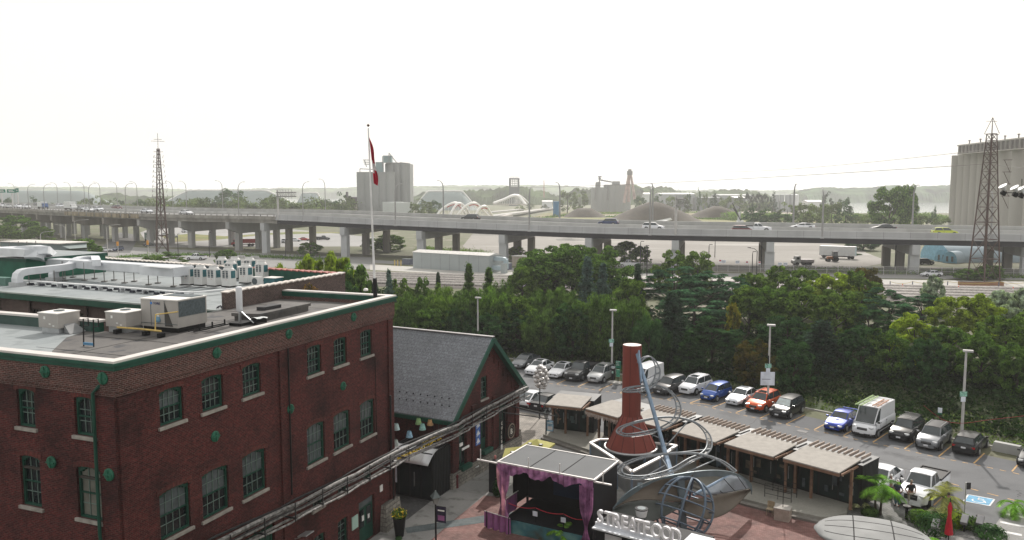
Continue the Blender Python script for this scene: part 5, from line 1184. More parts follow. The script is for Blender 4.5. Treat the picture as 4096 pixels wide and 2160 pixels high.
m_deckr=ground_mat('road_deck',(.17,.17,.17),(.22,.22,.215),.05,fine=3,fine_amt=.06,bump=.05);m_bar_c=mat('barrier_concrete',(.38,.38,.37),.8,0,.15,.3,streak=True)
hw=thing('elevated_expressway','long grey elevated expressway on concrete piers crossing the whole picture','expressway',tuple(Vector((path[30].x,path[30].y,LAND))))
def sweep(name,s0,s1,prof,mt,step=3.0,closed=True):
    mb=MB();n=max(2,int((s1-s0)/step));rows=[]
    for i in range(n+1):
        s=s0+(s1-s0)*i/n;rows.append([tuple(at(s,o,z))for o,z in(prof+[prof[0]]if closed else prof)])
    mb.grid(rows);return mb.obj(name,mt,hw,world=True)
SR=s_at_px(1105);S1=SS[-1]
sweep('road_deck',0,S1,[(-.0,-1.05),(27,-1.05),(27,-1.6),(0,-1.6)],m_deckr)
sweep('parapet',0,SR,[(-.25,0),(.12,0),(.2,-1.04),(.2,-1.75),(-.45,-1.75),(-.45,-1.45),(-.25,-1.4)],m_hwc)
sweep('girder',0,SR,[(.3,-1.76),(1.0,-1.76),(1.0,-3.05),(.3,-3.05)],m_gird);sweep('girder',0,SR,[(26,-1.61),(26.6,-1.61),(26.6,-3.0),(26,-3.0)],m_gird)
sweep('girder',0,SR,[(1.01,-2.5),(25.99,-2.5),(25.99,-2.7),(1.01,-2.7)],m_gird)
sweep('parapet',SR+.1,S1,[(-.2,-.62),(.15,-.62),(.15,-1.75),(-.35,-1.75),(-.35,-1.2),(-.2,-1.15)],m_hwo)
sweep('girder',SR+.1,S1,[(.3,-1.76),(1.0,-1.76),(1.0,-2.9),(.3,-2.9)],m_hwo);sweep('girder',SR+.1,S1,[(1.01,-2.4),(26.0,-2.4),(26.0,-2.6),(1.01,-2.6)],m_hwo)
sweep('parapet',0,S1,[(26.6,.0),(27,.0),(27,-1.5),(26.6,-1.04)],m_bar_c);sweep('median_barrier',0,S1,[(12.9,-.15),(13.2,-.15),(13.4,-1.04),(12.7,-1.04)],m_bar_c)
mb=MB()
for s in np.arange(SR+1,min(S1,SR+260),3.0):p=at(s,0,-.62);mb.box((p.x,p.y,p.z+.2),(.16,.16,.45),tan_at(s))
o=mb.obj('rail_posts',m_gird,hw,world=True)
sweep('handrail',SR+.1,S1,[(-.05,.0),(.08,.0),(.08,-.1),(-.05,-.1)],m_hwo);sweep('handrail',SR+.1,S1,[(26.7,.3),(26.85,.3),(26.85,.2),(26.7,.2)],m_hwo)
mb=MB()
for s in np.arange(2,SR,6.1):p=at(s,-.262,-.7);mb.box(tuple(p),(.06,.02,1.36),tan_at(s))
for s in np.arange(2,SR,6.1):p=at(s,-.462,-1.6);mb.box(tuple(p),(.06,.02,.28),tan_at(s))
mb.obj('panel_joints',mat('joint_grey',(.14,.14,.145),.8),hw,world=True)
mb=MB();mbs=MB()
for s in np.arange(2,min(S1,SR+100),9.0):
    for o_ in(4.6,8.6,17.6,21.6):a=at(s,o_,-1.03);b=at(s+3,o_,-1.03);n_=(b-a).normalized();sd=Vector((-n_.y,n_.x,0))*.08;mbs.add([a-sd,b-sd,b+sd,a+sd],[(0,1,2,3)])
o=mbs.obj('lane_marks',m_wht,hw,world=True)
mb=MB();sA=s_at_px(258);sB=s_at_px(560)
for k in range(9):s=sB+(sA-sB)*(k+.5)/9;p=at(s,-.37,-1.7);mb.box(tuple(p),(abs(sA-sB)/9*.86,.06,1.5),tan_at(s))
mb.obj('spalled_panels',mat('stained_concrete',(.26,.22,.16),.9,0,.45,.8,streak=True),hw,world=True)
m_pier=mat('pier_concrete',(.32,.32,.315),.85,0,.14,.35,bump=.1,streak=True);m_pierp=mat('pier_patched',(.40,.41,.42),.8,0,.06,.4);m_pierd=mat('pier_old',(.22,.205,.185),.9,0,.3,.4,streak=True)
for px,kind in[(4330,0),(4115,0),(3668,1),(3085,1),(2700,1),(2358,0),(2010,0),(1680,0),(1370,0),(1052,0),(907,2),(717,2),(551,2),(410,2),(290,2),(200,2),(145,2),(95,2),(45,2),(-10,2),(-70,2)]:
    s=s_at_px(px);th=tan_at(s);old=kind==2;gz=-3.06 if s<SR else-2.91
    c0=at(s,.6);pr_=MB();bw=1.7;bh=2.5 if not old else 4.0
    a=at(s,-.4 if not old else 0);b=at(s,26.8);nn=(b-a);nn.z=0;nn.normalize();td=Vector((-nn.y,nn.x,0))
    def sect(o_,z0,z1,w_):p=a+nn*o_;z_=at(s,o_).z+gz;return[p-td*w_/2+Vector((0,0,z_-p.z+z0)),p+td*w_/2+Vector((0,0,z_-p.z+z0)),p+td*w_/2+Vector((0,0,z_-p.z+z1)),p-td*w_/2+Vector((0,0,z_-p.z+z1))]
    prof=[(0,-2.2 if old else-2.3,0),(4.5,-bh,0),(22,-bh,0),(26.6,-1.2,0)]
    rows=[sect(o_,z0,z1-.0,bw)for o_,z0,z1 in prof];rows=[r_+[r_[0]]for r_ in rows];pr_.grid(rows);pr_.add(rows[0][:4],[(3,2,1,0)]);pr_.add(rows[-1][:4],[(0,1,2,3)])
    beam_=pr_.obj('pier',m_pier if not old else m_pierd if px<500 else m_pier,hw,world=True)
    if not old:r2=[sect(o_,-2.34,.04,bw+.08)for o_ in(-.05,2.1)];r2=[x+[x[0]]for x in r2];q=MB();q.grid(r2);q.add(r2[0][:4],[(3,2,1,0)]);q.add(r2[1][:4],[(0,1,2,3)]);q.obj('end_block',m_pierp,beam_,world=True)
    for k,o_ in enumerate((1.4,11.5,22.5)if not old else(4.5,13,21)):
        p=a+nn*o_;zt_=at(s,o_).z+gz-bh+.1;q=MB();q.beam((p.x,p.y,0),(p.x,p.y,zt_),1.9 if k else 2.2,1.5,up=(nn.x,nn.y,0));q.obj('column',(m_pierp if k==0 and not old else m_pier if k==0 or old else m_pierd),beam_,world=True)
        if k==1 and not old:q=MB();p2=p+td*1.1-nn*.2;q.tube([(p2.x,p2.y,.5),(p2.x,p2.y,zt_+2)],.12,6);q.obj('drain_pipe',m_gird,beam_,world=True)
m_lp=mat('lamp_post_grey',(.46,.45,.44),.6,.1,.1,2)
m_hl=mat('highway_lamp_grey',(.27,.27,.265),.6,.1,.1,2)
def hwlamp():
    t=thing('highway_lamp','','street lamp',(0,0,0),0,'lamps along the expressway');pts_=[(0,0,-1.2),(0,0,8.2),(0,.12,9.2),(0,.6,10.1),(0,1.5,10.7),(0,2.2,10.8)]
    MB().tube(pts_,[.16,.12,.11,.09,.07,.06],8).obj('pole',m_hl,t,smooth=True);MB().box((0,2.6,10.8),(.28,.9,.16),taper=.8).obj('lamp_head',m_hl,t);MB().box((0,0,-1.3),(.5,.5,.3)).obj('base',m_lp,t);return t
lp0=None
LNear=[(3290,0),(2601,0),(2119,0),(1583,0),(1213,0),(957,0),(503,0),(357,0),(178,0),(115,0),(640,0),(3960,0)];LFar=[(3172,27),(3650,27),(2609,27),(2236,27),(1775,27),(1300,27),(890,27),(745,27),(692,27),(550,27),(470,27),(402,27),(338,27),(285,27),(230,27),(60,27)]
NM={3290:'tall curved lamp on the near parapet below the tall lone tree',2601:'lamp on the near parapet left of the black and white car',2119:'lamp on the near parapet below the far white arch',1583:'lamp in front of the central silos'}
cnt=[0,0]
for px,off in sorted(LNear)+sorted(LFar):
    s=s_at_px(px,off if off else-.1);p=at(s,off-.1 if off==0 else off+.1,-.4 if off==0 else-.2);th=tan_at(s)+(math.pi/2 if False else 0);side=0 if off==0 else 1
    v=at(s,5)-at(s,0);ang=math.atan2(v.y,v.x)-math.pi/2+(math.pi if off else 0)
    lab=NM.get(px)or f"{ORD[cnt[side]]} curved highway lamp from the left on the {'near' if off == 0 else 'far'} side of the expressway";cnt[side]+=1
    if lp0 is None:lp0=hwlamp();lp0.location=p;lp0.rotation_euler=(0,0,ang);lp0['label']=lab
    else:dup(lp0,p,ang,lab,(1.7,1.2,1)if px>1500 else None)
def gantry(px,Y,y0,y1,lab,wpx,boxw):
    s=s_at_px(px);p=at(s,-.2,-1.5);t=thing('sign_gantry',lab,'gantry',tuple(p),tan_at(s)+math.pi);zt=dp(px,y0,p.y).z-p.z;zb=dp(px,y1,p.y).z-p.z
    MB().tube([(0,0,0),(0,0,zt+.3)],.32,10).obj('post',m_lp,t);L=wpx/FPX*p.y/max(.3,abs(math.cos(tan_at(s))))
    mb=MB()
    for zz in(zt-.35,zb+.35):
        for yy in(-.5,.5):mb.tube([(0,yy,zz),(L,yy,zz)],.17,7)
    for k in range(9):mb.tube([(L*k/9,.5,zb+.35),(L*(k+.5)/9,.5,zt-.35),(L*(k+1)/9,.5,zb+.35)],.06,5)
    mb.obj('truss',m_hl,t);mb=MB()
    for k in range(6):x=L*(k+.6)/6.2;mb.beam((x,-.75,zb-.3),(x,-.75,zt+.5),.1,.1);mb.beam((x,-.75,zt+.5),(x,-1.6,zt+.6),.08,.08)
    mb.obj('catwalk_brackets',m_hl,t);return t
gantry(1115,252,765,790,'dark truss sign gantry with walkway brackets over the expressway left of centre',82,1)
gantry(2704,200,790,828,'short truss sign arm on a thick grey post right of centre',30,1)
m_sg=mat('sign_green',(.02,.16,.11),.6);
def gsign(px,py,w_,h_,lab,txts):
    Y=420;p=dp(px,py,Y);t=thing('road_sign',lab,'road sign',tuple(p));k=Y/FPX;MB().box((0,0,0),(w_*k,.3,h_*k)).obj('board',m_sg,t);MB().box((0,.3,-8),(.4,.4,16)).obj('post',m_lp,t)
    mb=MB()
    for i,(u,v,l_)in enumerate(txts):mb.box((u*w_*k,-.17,v*h_*k),(l_*w_*k,.02,h_*k*.16))
    mb.obj('legend',m_wht if 'yellow' not in lab else m_yelp,t)
gsign(4,764,34,13,'green direction sign cut off by the left edge above the expressway',[(0,.2,.6),(0,-.15,.7)]);gsign(46,764,36,14,'wide green direction sign with orange panel at the far left',[(-.1,.2,.5),(0,-.15,.6)]);gsign(68,761,12,16,'small green arrow sign at the right end of the far left sign group',[(0,.0,.4)])
def hcar(kind,pn,px,off,lab,rev=False,z=-1.03,**kw):
    s=s_at_px(px,off);p=at(s,off,z);o=car(kind,pn,tuple(p),tan_at(s)+(0 if rev else math.pi),lab,'traffic on the expressway',**kw);o.scale=(1.3,1.3,1.22);return o
hcar('suv','lime',3783,4.6,'yellow-green sport utility car driving right on the expressway beside the pylon')
hcar('sedan','charcoal',3530,17.5,'dark sedan on the far carriageway behind the median, left of the yellow-green car',rev=True)
hcar('coupe','white',3208,17.0,'white low sedan on the far carriageway right of the white pickup',rev=True)
hcar('pickup','white',3022,6.5,'white pickup overlapping the maroon car on the expressway')
hcar('hatch','maroon',2968,3.4,'maroon hatchback overlapped by the white pickup on the expressway')
hcar('suv','white',2616,7.0,'white car with dark windows behind the twin lamp posts on the expressway')
hcar('suv','navy',2435,18.5,'dark blue car half hidden by the median left of the twin lamp posts',rev=True)
hcar('suv','charcoal',1880,18.5,'dark car roof showing at the foot of the white arch bridges',rev=True)
lst=[(746,6,'sedan','white','white car nearest the lattice mast on its right'),(587,8,'sedan','pearl','white car left of the lattice mast'),(467,18,'suv','maroon','dark red car farther left on the far carriageway'),(392,8,'suv','white','white car right of the queue behind the box truck'),(357,5,'sedan','white','white sedan in the queue right of the box truck'),(328,9,'sedan','silver','silver car just right of the box truck'),(240,17,'suv','pearl','pale car left of the box truck'),(105,6,'suv','white','white car at far left between two lamps'),(72,8,'sedan','white','white sedan at the far left of the queue'),(30,6,'sedan','silver','silver car near the left edge on the expressway'),(8,9,'suv','white','white car at the very left edge of the expressway'),(150,19,'suv','charcoal','dark car on the far carriageway at left')]
for px,off,k_,pn,lab in lst:hcar(k_,pn,px,off,lab)
def truck(px,off,lab,boxc,cabc,L=8.5,Hh=3.7,p=None,rz=None,group='traffic on the expressway',dump=False):
    if p is None:s=s_at_px(px,off);p=tuple(at(s,off,-1.03));rz=tan_at(s)+math.pi
    t=thing('box_truck' if not dump else 'dump_truck',lab,'truck',p,rz,group);W=2.4
    MB().box((0,0,.75),(L,1.0,.25)).obj('chassis',m_trim,t)
    if not dump:MB().box((-1.0,0,.95+(Hh-.95)/2),(L-2.2,W,Hh-.95)).obj('cargo_box',boxc,t,bevel=.04)
    else:mb=MB();mb.add([(-L/2,-1.2,1.2),(1.2,-1.2,1.2),(1.2,1.2,1.2),(-L/2,1.2,1.2),(-L/2-.3,-1.25,2.6),(1.3,-1.25,2.6),(1.3,1.25,2.6),(-L/2-.3,1.25,2.6)],[(3,2,1,0),(0,1,5,4),(1,2,6,5),(2,3,7,6),(3,0,4,7)]);mb.obj('dump_body',boxc,t)
    mb=MB();x0=L/2-1.9;pf=[(x0,.6),(L/2,.6),(L/2,1.4),(L/2-.55,1.6),(L/2-.9,2.5),(x0,2.55)];n=len(pf)
    mb.add([(x,-1.1,z)for x,z in pf]+[(x,1.1,z)for x,z in pf],[tuple(range(n)),tuple(range(2*n-1,n-1,-1))]+[(i,n+i,n+(i+1)%n,(i+1)%n)for i in range(n)]);mb.obj('cab',cabc,t,bevel=.05)
    mb=MB();mb.add([(L/2-.585,-1,1.68),(L/2-.585,1,1.68),(L/2-.885,1,2.44),(L/2-.885,-1,2.44)],[(0,1,2,3)]);mb.obj('windscreen',m_cglass,t)
    for s in(-1,1):MB().box((x0+.75,s*1.105,2.0),(.8,.02,.6)).obj('side_window',m_cglass,t)
    for x in(L/2-1.0,-L/2+1.2,-L/2+2.3):
        for s in(-1,1):MB().lathe((x,s*1.02,.5),[(.3,-.14),(.5,-.12),(.5,.12),(.3,.14)],16,True,Matrix.Rotation(R(90),4,'X')).obj('wheel',m_tyre,t)
    for s in(-1,1):MB().box((L/2+.01,s*.85,.95),(.05,.3,.2)).obj('headlight',m_lamp,t)
    return t
m_tw=mat('truck_white',(.62,.63,.63),.5,0,.06)
truck(283,7,'white box truck in the expressway queue at left',m_tw,m_tw);truck(172,8,'white and blue flatbed lorry left of the box truck',m_tw,paint('blue2',(.05,.10,.24)),L=7.5,Hh=3.2)
#  pylons, silos, bridges and the far side
m_rust=mat('pylon_rust',(.085,.055,.048),.7,.3,.25,2)
def pylon(lab,base,H,wb,wt,levels,rz=.2,head=True,arms=(),waist=None):
    t=thing('lattice_pylon',lab,'pylon',tuple(base),rz);c=[(-1,-1),(1,-1),(1,1),(-1,1)]
    def hw_(z):k=z/H;return(wb+(wt-wb)*min(1,k/waist[0]))/2 if waist else(wb+(wt-wb)*k)/2
    for i in range(4):
        mb=MB();mb.tube([(c[i][0]*hw_(z),c[i][1]*hw_(z),z)for z in levels],[.18-.07*z/H for z in levels],5);mb.obj('leg',m_rust,t)
    for i in range(4):
        mb=MB();a,b=c[i],c[(i+1)%4]
        for z0,z1 in zip(levels,levels[1:]):
            p0=Vector((a[0]*hw_(z0),a[1]*hw_(z0),z0));q0=Vector((b[0]*hw_(z0),b[1]*hw_(z0),z0));p1=Vector((a[0]*hw_(z1),a[1]*hw_(z1),z1));q1=Vector((b[0]*hw_(z1),b[1]*hw_(z1),z1))
            r_=.07 if z0<H*.5 else.055;mb.tube([p0,q1],r_,4);mb.tube([q0,p1],r_,4);mb.tube([p1,q1],r_,4)
        mb.obj('lattice',m_rust,t)
    return t
b_=dp(3935,1100,176);b_.z=LAND;zt=dp(3950,535,176).z-LAND
lv=[0];
while lv[-1]<zt-1.2:lv.append(lv[-1]+max(1.5,4.9*(1-lv[-1]/zt*.8)))
lv[-1]=zt
py=pylon('big rust-brown lattice pylon standing in front of the expressway and silos at right',b_,zt,4.4,1.35,lv,.3)
mb=MB();hp2=dp(3952,470,176).z-LAND
for a,b in((-1,-1),(1,-1),(1,1),(-1,1)):mb.tube([(a*1.0,b*1.0,zt),(0,0,hp2)],.07,4)
mb.tube([(-1.9,0,zt-.1),(1.9,0,zt-.1)],.07,4);mb.tube([(-1.4,.3,hp2-.8),(1.6,.3,hp2-.8)],.04,4);mb.obj('peak',m_rust,py)
ym=dp(650,1010,262);ym.z=LAND;zt2=dp(650,595,262).z-LAND;zh=dp(650,545,262).z-LAND;lv=[0]
while lv[-1]<zt2-1.5:lv.append(lv[-1]+max(1.7,5.5*(1-lv[-1]/zt2*.75)))
lv[-1]=zt2
p2=pylon('slim brown lattice mast with aerials rising above the expressway at left',ym,zt2,3.5,.75,lv,.5)
mb=MB();mb.tube([(0,0,zt2),(0,0,zh+1)],.07,5)
for z_,l_ in((zh-1.6,2.0),(zh-1.0,1.2),(zh-5,1.4),(zt2-5.2,1.6)):mb.tube([(-l_,0,z_),(l_,0,z_)],.06,4)
for k in range(9):z_=zt2-3-k*1.6;mb.tube([(-1.5-.12*k,.2,z_),(-1.2-.12*k,.2,z_+1.0)],.06,4);mb.tube([(-.6,.2,z_),(-1.4-.12*k,.2,z_+.4)],.05,4);mb.tube([(1.1+.12*k,-.2,z_),(1.5+.1*k,-.2,z_+.9)],.05,4)
mb.tube([(0,0,2),(0,0,zt2)],.16,6);mb.obj('aerials',m_rust,p2)
def cable(a,b,sag,lab,r=.035,n=30):
    t=thing('power_line',lab,'cable',tuple(a));mb=MB();mb.tube([a.lerp(b,k/n)-Vector((0,0,sag*4*(k/n)*(1-k/n)))for k in range(n+1)],r,4);mb.obj('wire',mat('cable_grey',(.18,.16,.15),.6),t,world=True)
cable(dp(3950,655,176),dp(1640,745,620),3,'long power line from the big pylon across the whole far view',.06)
cable(dp(3950,598,176),dp(2700,680,620),3,'upper power line rising to the big pylon',.05)
cable(dp(3950,655,176),dp(4300,672,150),.5,'power line leaving the big pylon to the right edge')
m_silo=mat('silo_concrete',(.38,.365,.34),.85,0,.10,.12,bump=.05,streak=True);m_silod=mat('silo_top',(.10,.09,.085),.8,0,.3,.5)
gs=thing('grain_silos','tall row of beige concrete silo cylinders at the right edge behind the pylon','silo',tuple(dp(3960,905,340)*1))
gs.location.z=LAND;SX=[(3822,400),(3847,395),(3873,390),(3899,385),(3926,380),(3953,375),(3981,369),(4022,352),(4078,338),(4140,325)]
Z0=gs.location
for k,(px,Y)in enumerate(SX):
    p=dp(px,800,Y);top=dp(px,[622,619,615,611,607,602,598,594,590,586][k],Y).z;r_=(2.65,2.65,2.65,2.65,2.65,2.65,2.7,3.3,3.7,4.0)[k]
    mb=MB();mb.lathe((p.x,p.y,0),[(r_,LAND),(r_,top-.6),(r_*1.03,top-.5),(r_*1.03,top)],24);mb.obj('silo',m_silo,gs,smooth=True,world=True)
a=dp(3850,700,392);b=dp(4200,700,304);za=dp(3850,618,392).z;
for nm,z0,z1,mm,e in(('gallery',0,3.6,m_silod,0),('gallery_roof',3.62,4.2,m_silo,.4),('gallery_sill',-.4,-.01,m_silo,.3)):
    mb=MB();d_=(b-a).normalized();n_=Vector((-d_.y,d_.x,0))*(2.6+e);n_.z=0;A4=[(a-d_*e-n_),(b-n_),(b+n_),(a-d_*e+n_)];zz=[za+.4,dp(4200,590,304).z+.6]
    P=[Vector((q.x,q.y,z+dz))for dz in(z0,z1)for q,z in zip(A4,(zz[0],zz[1],zz[1],zz[0]))];mb.add(P,[(0,1,2,3),(7,6,5,4),(0,4,5,1),(1,5,6,2),(2,6,7,3),(3,7,4,0)]);mb.obj(nm,mm,gs,world=True)
mb=MB();mg=MB()
for k in range(20):
    p=a.lerp(b,(k+.5)/20);z_=zz[0]+(zz[1]-zz[0])*(k+.5)/20;
    mb.beam(p-n_*1.01+Vector((0,0,z_-p.z+.1)),p-n_*1.01+Vector((0,0,z_-p.z+3.6)),.8,.2)
    if k%3==1:mg.cyl((p.x,p.y,z_+4.2),.25,1.6,8);mg.cyl((p.x,p.y,z_+5.8),.5,.4,8)
mb.obj('mullions',m_silo,gs,world=True);mg.obj('roof_vents',m_silod,gs,world=True)
mb=MB();p=dp(4020,700,322);s_=MB()
for k in range(4):z_=dp(4020,640+k*48,322).z;s_.box((p.x,p.y-1.2,z_),(3,1.2,.25));s_.tube([(p.x-1.3,p.y-1.2,z_),(p.x+1.3,p.y-1.2,z_-5)],.15,4)
s_.obj('outside_stair',m_rust,gs,world=True)
m_cs=mat('pale_silo',(.27,.28,.28),.8,0,.08,.06,streak=True)
cs=thing('cement_silos','tall pale grey cement silo block behind the flagpole in the centre','silo',(0,560,LAND));cs.location.x=dp(1530,800,560).x
def blk(par,x0,x1,yt,Y,dep,nm,mt,yb=None,rnd=0):
    z1=hz(Y,yt);z0=LAND if yb is None else hz(Y,yb);X0=dp(x0,yt,Y).x;X1=dp(x1,yt,Y).x;return MB().box(((X0+X1)/2,Y+dep/2,(z0+z1)/2),(X1-X0,dep,z1-z0)).obj(nm,mt,par,world=True)
for k in range(5):x=1449+k*28;r_=3.6;p=dp(x,800,562);MB().lathe((p.x,p.y,LAND),[(r_-1,0),(r_,.5),(r_,hz(560,688)-LAND-1),(r_*1.04,hz(560,688)-LAND)],18).obj('silo',m_cs,cs,smooth=True,world=True)
blk(cs,1426,1540,690,566,16,'silo_block',m_cs);blk(cs,1540,1640,655,572,18,'silo_block',m_cs)
for x in(1563,1591,1618):p=dp(x,800,574);MB().lathe((p.x,p.y,LAND),[(3.2,0),(3.2,hz(574,652)-LAND)],16).obj('silo',m_cs,cs,smooth=True,world=True)
blk(cs,1530,1606,808,540,10,'loading_shed',mat('shed_pale',(.50,.53,.52),.6,0,.05));blk(cs,1556,1640,810,536,8,'loading_shed',MATS['shed_pale'])
blk(cs,1532,1565,622,568,6,'head_house',mat('head_teal',(.20,.27,.28),.6),650);blk(cs,1502,1530,648,566,5,'head_house',MATS['head_teal'],690)
mb=MB()
for x0,y0,x1,y1 in[(1556,612,1556,660),(1556,612,1590,655),(1530,625,1530,668),(1496,655,1500,688),(1545,650,1600,652),(1440,675,1440,690),(1440,675,1500,678),(1458,640,1466,668),(1452,640,1476,640),(1454,648,1476,649),(1456,656,1476,657),(1600,650,1640,655)]:mb.tube([dp(x0,y0,566),dp(x1,y1,566)],.28,5)
mb.obj('pipework',mat('pipe_grey',(.22,.22,.22),.6),cs,world=True)
t=thing('brick_hall','dark low industrial hall with chimney left of the central silos','building',tuple(dp(1400,830,600)));t.location.z=LAND;blk(t,1383,1432,788,600,30,'wall',mat('hall_dark',(.11,.10,.11),.8));blk(t,1383,1390,767,598,3,'chimney',MATS['hall_dark']);blk(t,1365,1410,820,580,20,'annex',mat('annex',(.22,.2,.18),.8))
ft_=thing('framed_tower','dark slab tower with open grid frame at its top on the horizon','tower',tuple(dp(2058,790,1180)));ft_.location.z=LAND;m_tw2=mat('tower_slate',(.045,.055,.065),.8)
blk(ft_,2036,2078,748,1180,30,'wall',m_tw2);blk(ft_,2036,2042,714,1180,30,'wall',m_tw2,748);blk(ft_,2071,2078,714,1180,30,'wall',m_tw2,748);blk(ft_,2036,2078,712,1180,30,'wall',m_tw2,716)
mb=MB()
for k in range(5):mb.tube([dp(2042,720+k*7,1182),dp(2071,720+k*7,1182)],.45,4);mb.tube([dp(2043+k*7,714,1182),dp(2043+k*7,748,1182)],.4,4)
mb.tube([dp(2040,708,1182),dp(2075,708,1182)],.3,4);mb.obj('open_grid',mat('tower_frame',(.30,.27,.26),.7),ft_,world=True)
t=thing('thin_mast','thin red and white mast on the horizon right of the far white arch','mast',tuple(dp(2176,790,1200)));MB().tube([Vector((0,0,0)),dp(2176,721,1200)-Vector(t.location)],[.9,.5],5).obj('mast',mat('mast_red',(.35,.16,.14),.7),t)
cp=thing('cement_plant','hazy small cement plant with round silos and sloping conveyor','silo',tuple(dp(2460,800,820)));cp.location.z=LAND
for x,r_,yt in((2395,8,752),(2418,8,756),(2447,8.5,739),(2470,9,739),(2490,8.5,739)):p=dp(x,800,820);MB().lathe((p.x,p.y,LAND),[(r_,0),(r_,hz(820,yt)-LAND)],16).obj('silo',m_cs,cs if False else cp,smooth=True,world=True)
blk(cp,2452,2480,725,815,10,'head_house',m_cs,740);blk(cp,2388,2402,728,815,8,'elevator_tower',m_cs);mb=MB()
for a_ in[(2398,707,2398,730),(2392,707,2406,707),(2402,720,2446,728),(2394,715,2404,715),(2385,730,2380,800),(2432,745,2432,800)]:mb.tube([dp(a_[0],a_[1],812),dp(a_[2],a_[3],812)],.7,5)
mb.obj('conveyor',MATS['pipe_grey'],cp,world=True)
t=thing('tripod_tower','pinkish splayed-leg lattice tower beside the small cement plant','tower',tuple(dp(2516,800,800)));t.location.z=LAND;m_tr=mat('tripod_pink',(.42,.33,.31),.7,0,.3,.2)
for a_,b_ in(((2514,700),(2496,812)),((2518,700),(2514,808)),((2524,700),(2540,800))):MB().tube([dp(*a_,800),dp(b_[0],b_[1],800)],[1.0,1.5],4).obj('leg',m_tr,t,world=True)
mb=MB();mb.box(tuple(dp(2519,692,800)),(5,4,4));mb.box(tuple(dp(2519,683,800)),(3,3,3));mb.obj('cabin',MATS['pipe_grey'],t,world=True)
m_arch_w=mat('arch_white',(.78,.77,.75),.45,0,.04);m_arch_r=mat('arch_red',(.40,.07,.08),.6)
def arch_bridge(lab,ribs,deckpts,Y,thick,red=False,hang=14):
    t=thing('arch_bridge',lab,'bridge',tuple(dp(ribs[0][0][0],ribs[0][0][1],Y)))
    for rb in ribs:
        P=[dp(x,y,Y+d)for x,y,d in rb];f=[]
        for i in range(len(P)-1):
            for k in range(6):f.append(Vector(cr(P,i,k/6)))
        f.append(P[-1]);MB().tube(f,[thick*(1+.5*math.sin(math.pi*i/(len(f)-1)))for i in range(len(f))],8).obj('arch_rib',m_arch_w,t,smooth=True,world=True)
        if red:MB().tube([p+Vector((thick*.5,-.3,-thick*1.5))for p in f[8:-10]],thick*.6,6).obj('red_soffit',m_arch_r,t,world=True)
        mb=MB()
        for i in range(3,len(f)-3,max(1,len(f)//hang)):p=f[i];mb.tube([p,(p.x,p.y,max(LAND+.5,min(P[0].z,P[-1].z)))],thick*.16,4)
        mb.obj('hangers',m_arch_w,t,world=True)
    mb=MB();D=[dp(x,y,Y+d)for x,y,d in deckpts]
    for a_,b2 in zip(D,D[1:]):mb.beam(a_,b2,5,1.0)
    mb.obj('deck',mat('bridge_deck',(.50,.46,.43),.7),t,world=True);return t
arch_bridge('nearer left white arch bridge with red underside behind the expressway',[[(1734,876,0),(1772,833,4),(1815,812,8),(1838,822,14),(1865,862,24),(1872,876,26)],[(1792,878,0),(1812,838,4),(1832,814,8),(1860,826,14),(1880,862,24)]],[(1720,880,0),(1880,876,10)],540,.62,True)
arch_bridge('nearer right white arch bridge with a double loop behind the expressway',[[(1816,878,0),(1860,826,4),(1900,813,8),(1930,838,16),(1960,872,24)],[(1896,878,-4),(1916,836,0),(1940,826,4),(1958,845,10),(1972,872,18)]],[(1800,882,0),(1990,874,10)],500,.62,True)
arch_bridge('farther white arch bridge over the channel below the framed tower',[[(1973,812,0),(2010,800,8),(2052,783,16),(2078,790,20),(2098,812,14),(2106,817,10)],[(2052,783,16),(2080,786,30),(2112,812,44)]],[(1974,816,0),(2106,818,4)],860,1.2,False,20)
struct(MB().beam(dp(1960,866,560),dp(2215,832,930),9,1.2).obj('approach_road',m_paleroad));struct(MB().beam(dp(1880,884,530),dp(2030,862,600),9,1.6).obj('approach_road',MATS['bridge_deck']));struct(MB().beam(dp(1945,850,640),dp(2080,838,800),8,.8).obj('approach_road',m_paleroad))
def shed(lab,x0,x1,yt,Y,dep,wall,roof=None,nm='warehouse',cat='warehouse',rise=1.2):
    t=thing(nm,lab,cat,tuple(dp((x0+x1)/2,yt,Y)));t.location.z=LAND;blk(t,x0,x1,yt,Y,dep,'wall',wall)
    z1=hz(Y,yt);X0=dp(x0,yt,Y).x-.4;X1=dp(x1,yt,Y).x+.4;mb=MB();mb.add([(X0,Y-.5,z1),(X1,Y-.5,z1),(X1,Y+dep/2,z1+rise),(X0,Y+dep/2,z1+rise),(X1,Y+dep+.5,z1),(X0,Y+dep+.5,z1)],[(0,1,2,3),(3,2,4,5),(1,4,2),(0,3,5),(0,5,4,1)]);mb.obj('roof',roof or m_tw,t,world=True);return t
m_w1=mat('shed_grey',(.30,.32,.33),.7,0,.1,.1);m_w2=mat('shed_dark',(.14,.155,.16),.8,0,.1,.1)
shed('long pale shed with flat roof right of the tripod tower',2645,2780,776,860,40,m_w1);shed('wide grey warehouse with stepped roof on the far shore',2880,3010,781,900,40,m_w1,m_w1);shed('low warehouse with bright white roof between round trees',2940,2982,790,840,30,m_w2,nm='warehouse');shed('dark long warehouse behind the pointed mounds',2800,2880,792,830,30,m_w2,m_w2)
shed('white portable cabin on a blue container near the far bridge road',2170,2210,806,900,12,mat('cabin_white',(.6,.62,.63),.6));shed('blue container stack at the end of the bridge road',2214,2236,806,640,6,mat('container_blue',(.03,.15,.30),.6),MATS['container_blue'],'container_stack','container',.1)
shed('small white shed right of the tripod tower',2578,2602,776,760,14,MATS['cabin_white']);shed('pale low depot right of the tanks above the trees',3230,3290,806,720,14,m_tw)
tk=thing('storage_tanks','row of pale upright storage tanks on the far shore','tanks',tuple(dp(3160,790,800)));tk.location.z=LAND
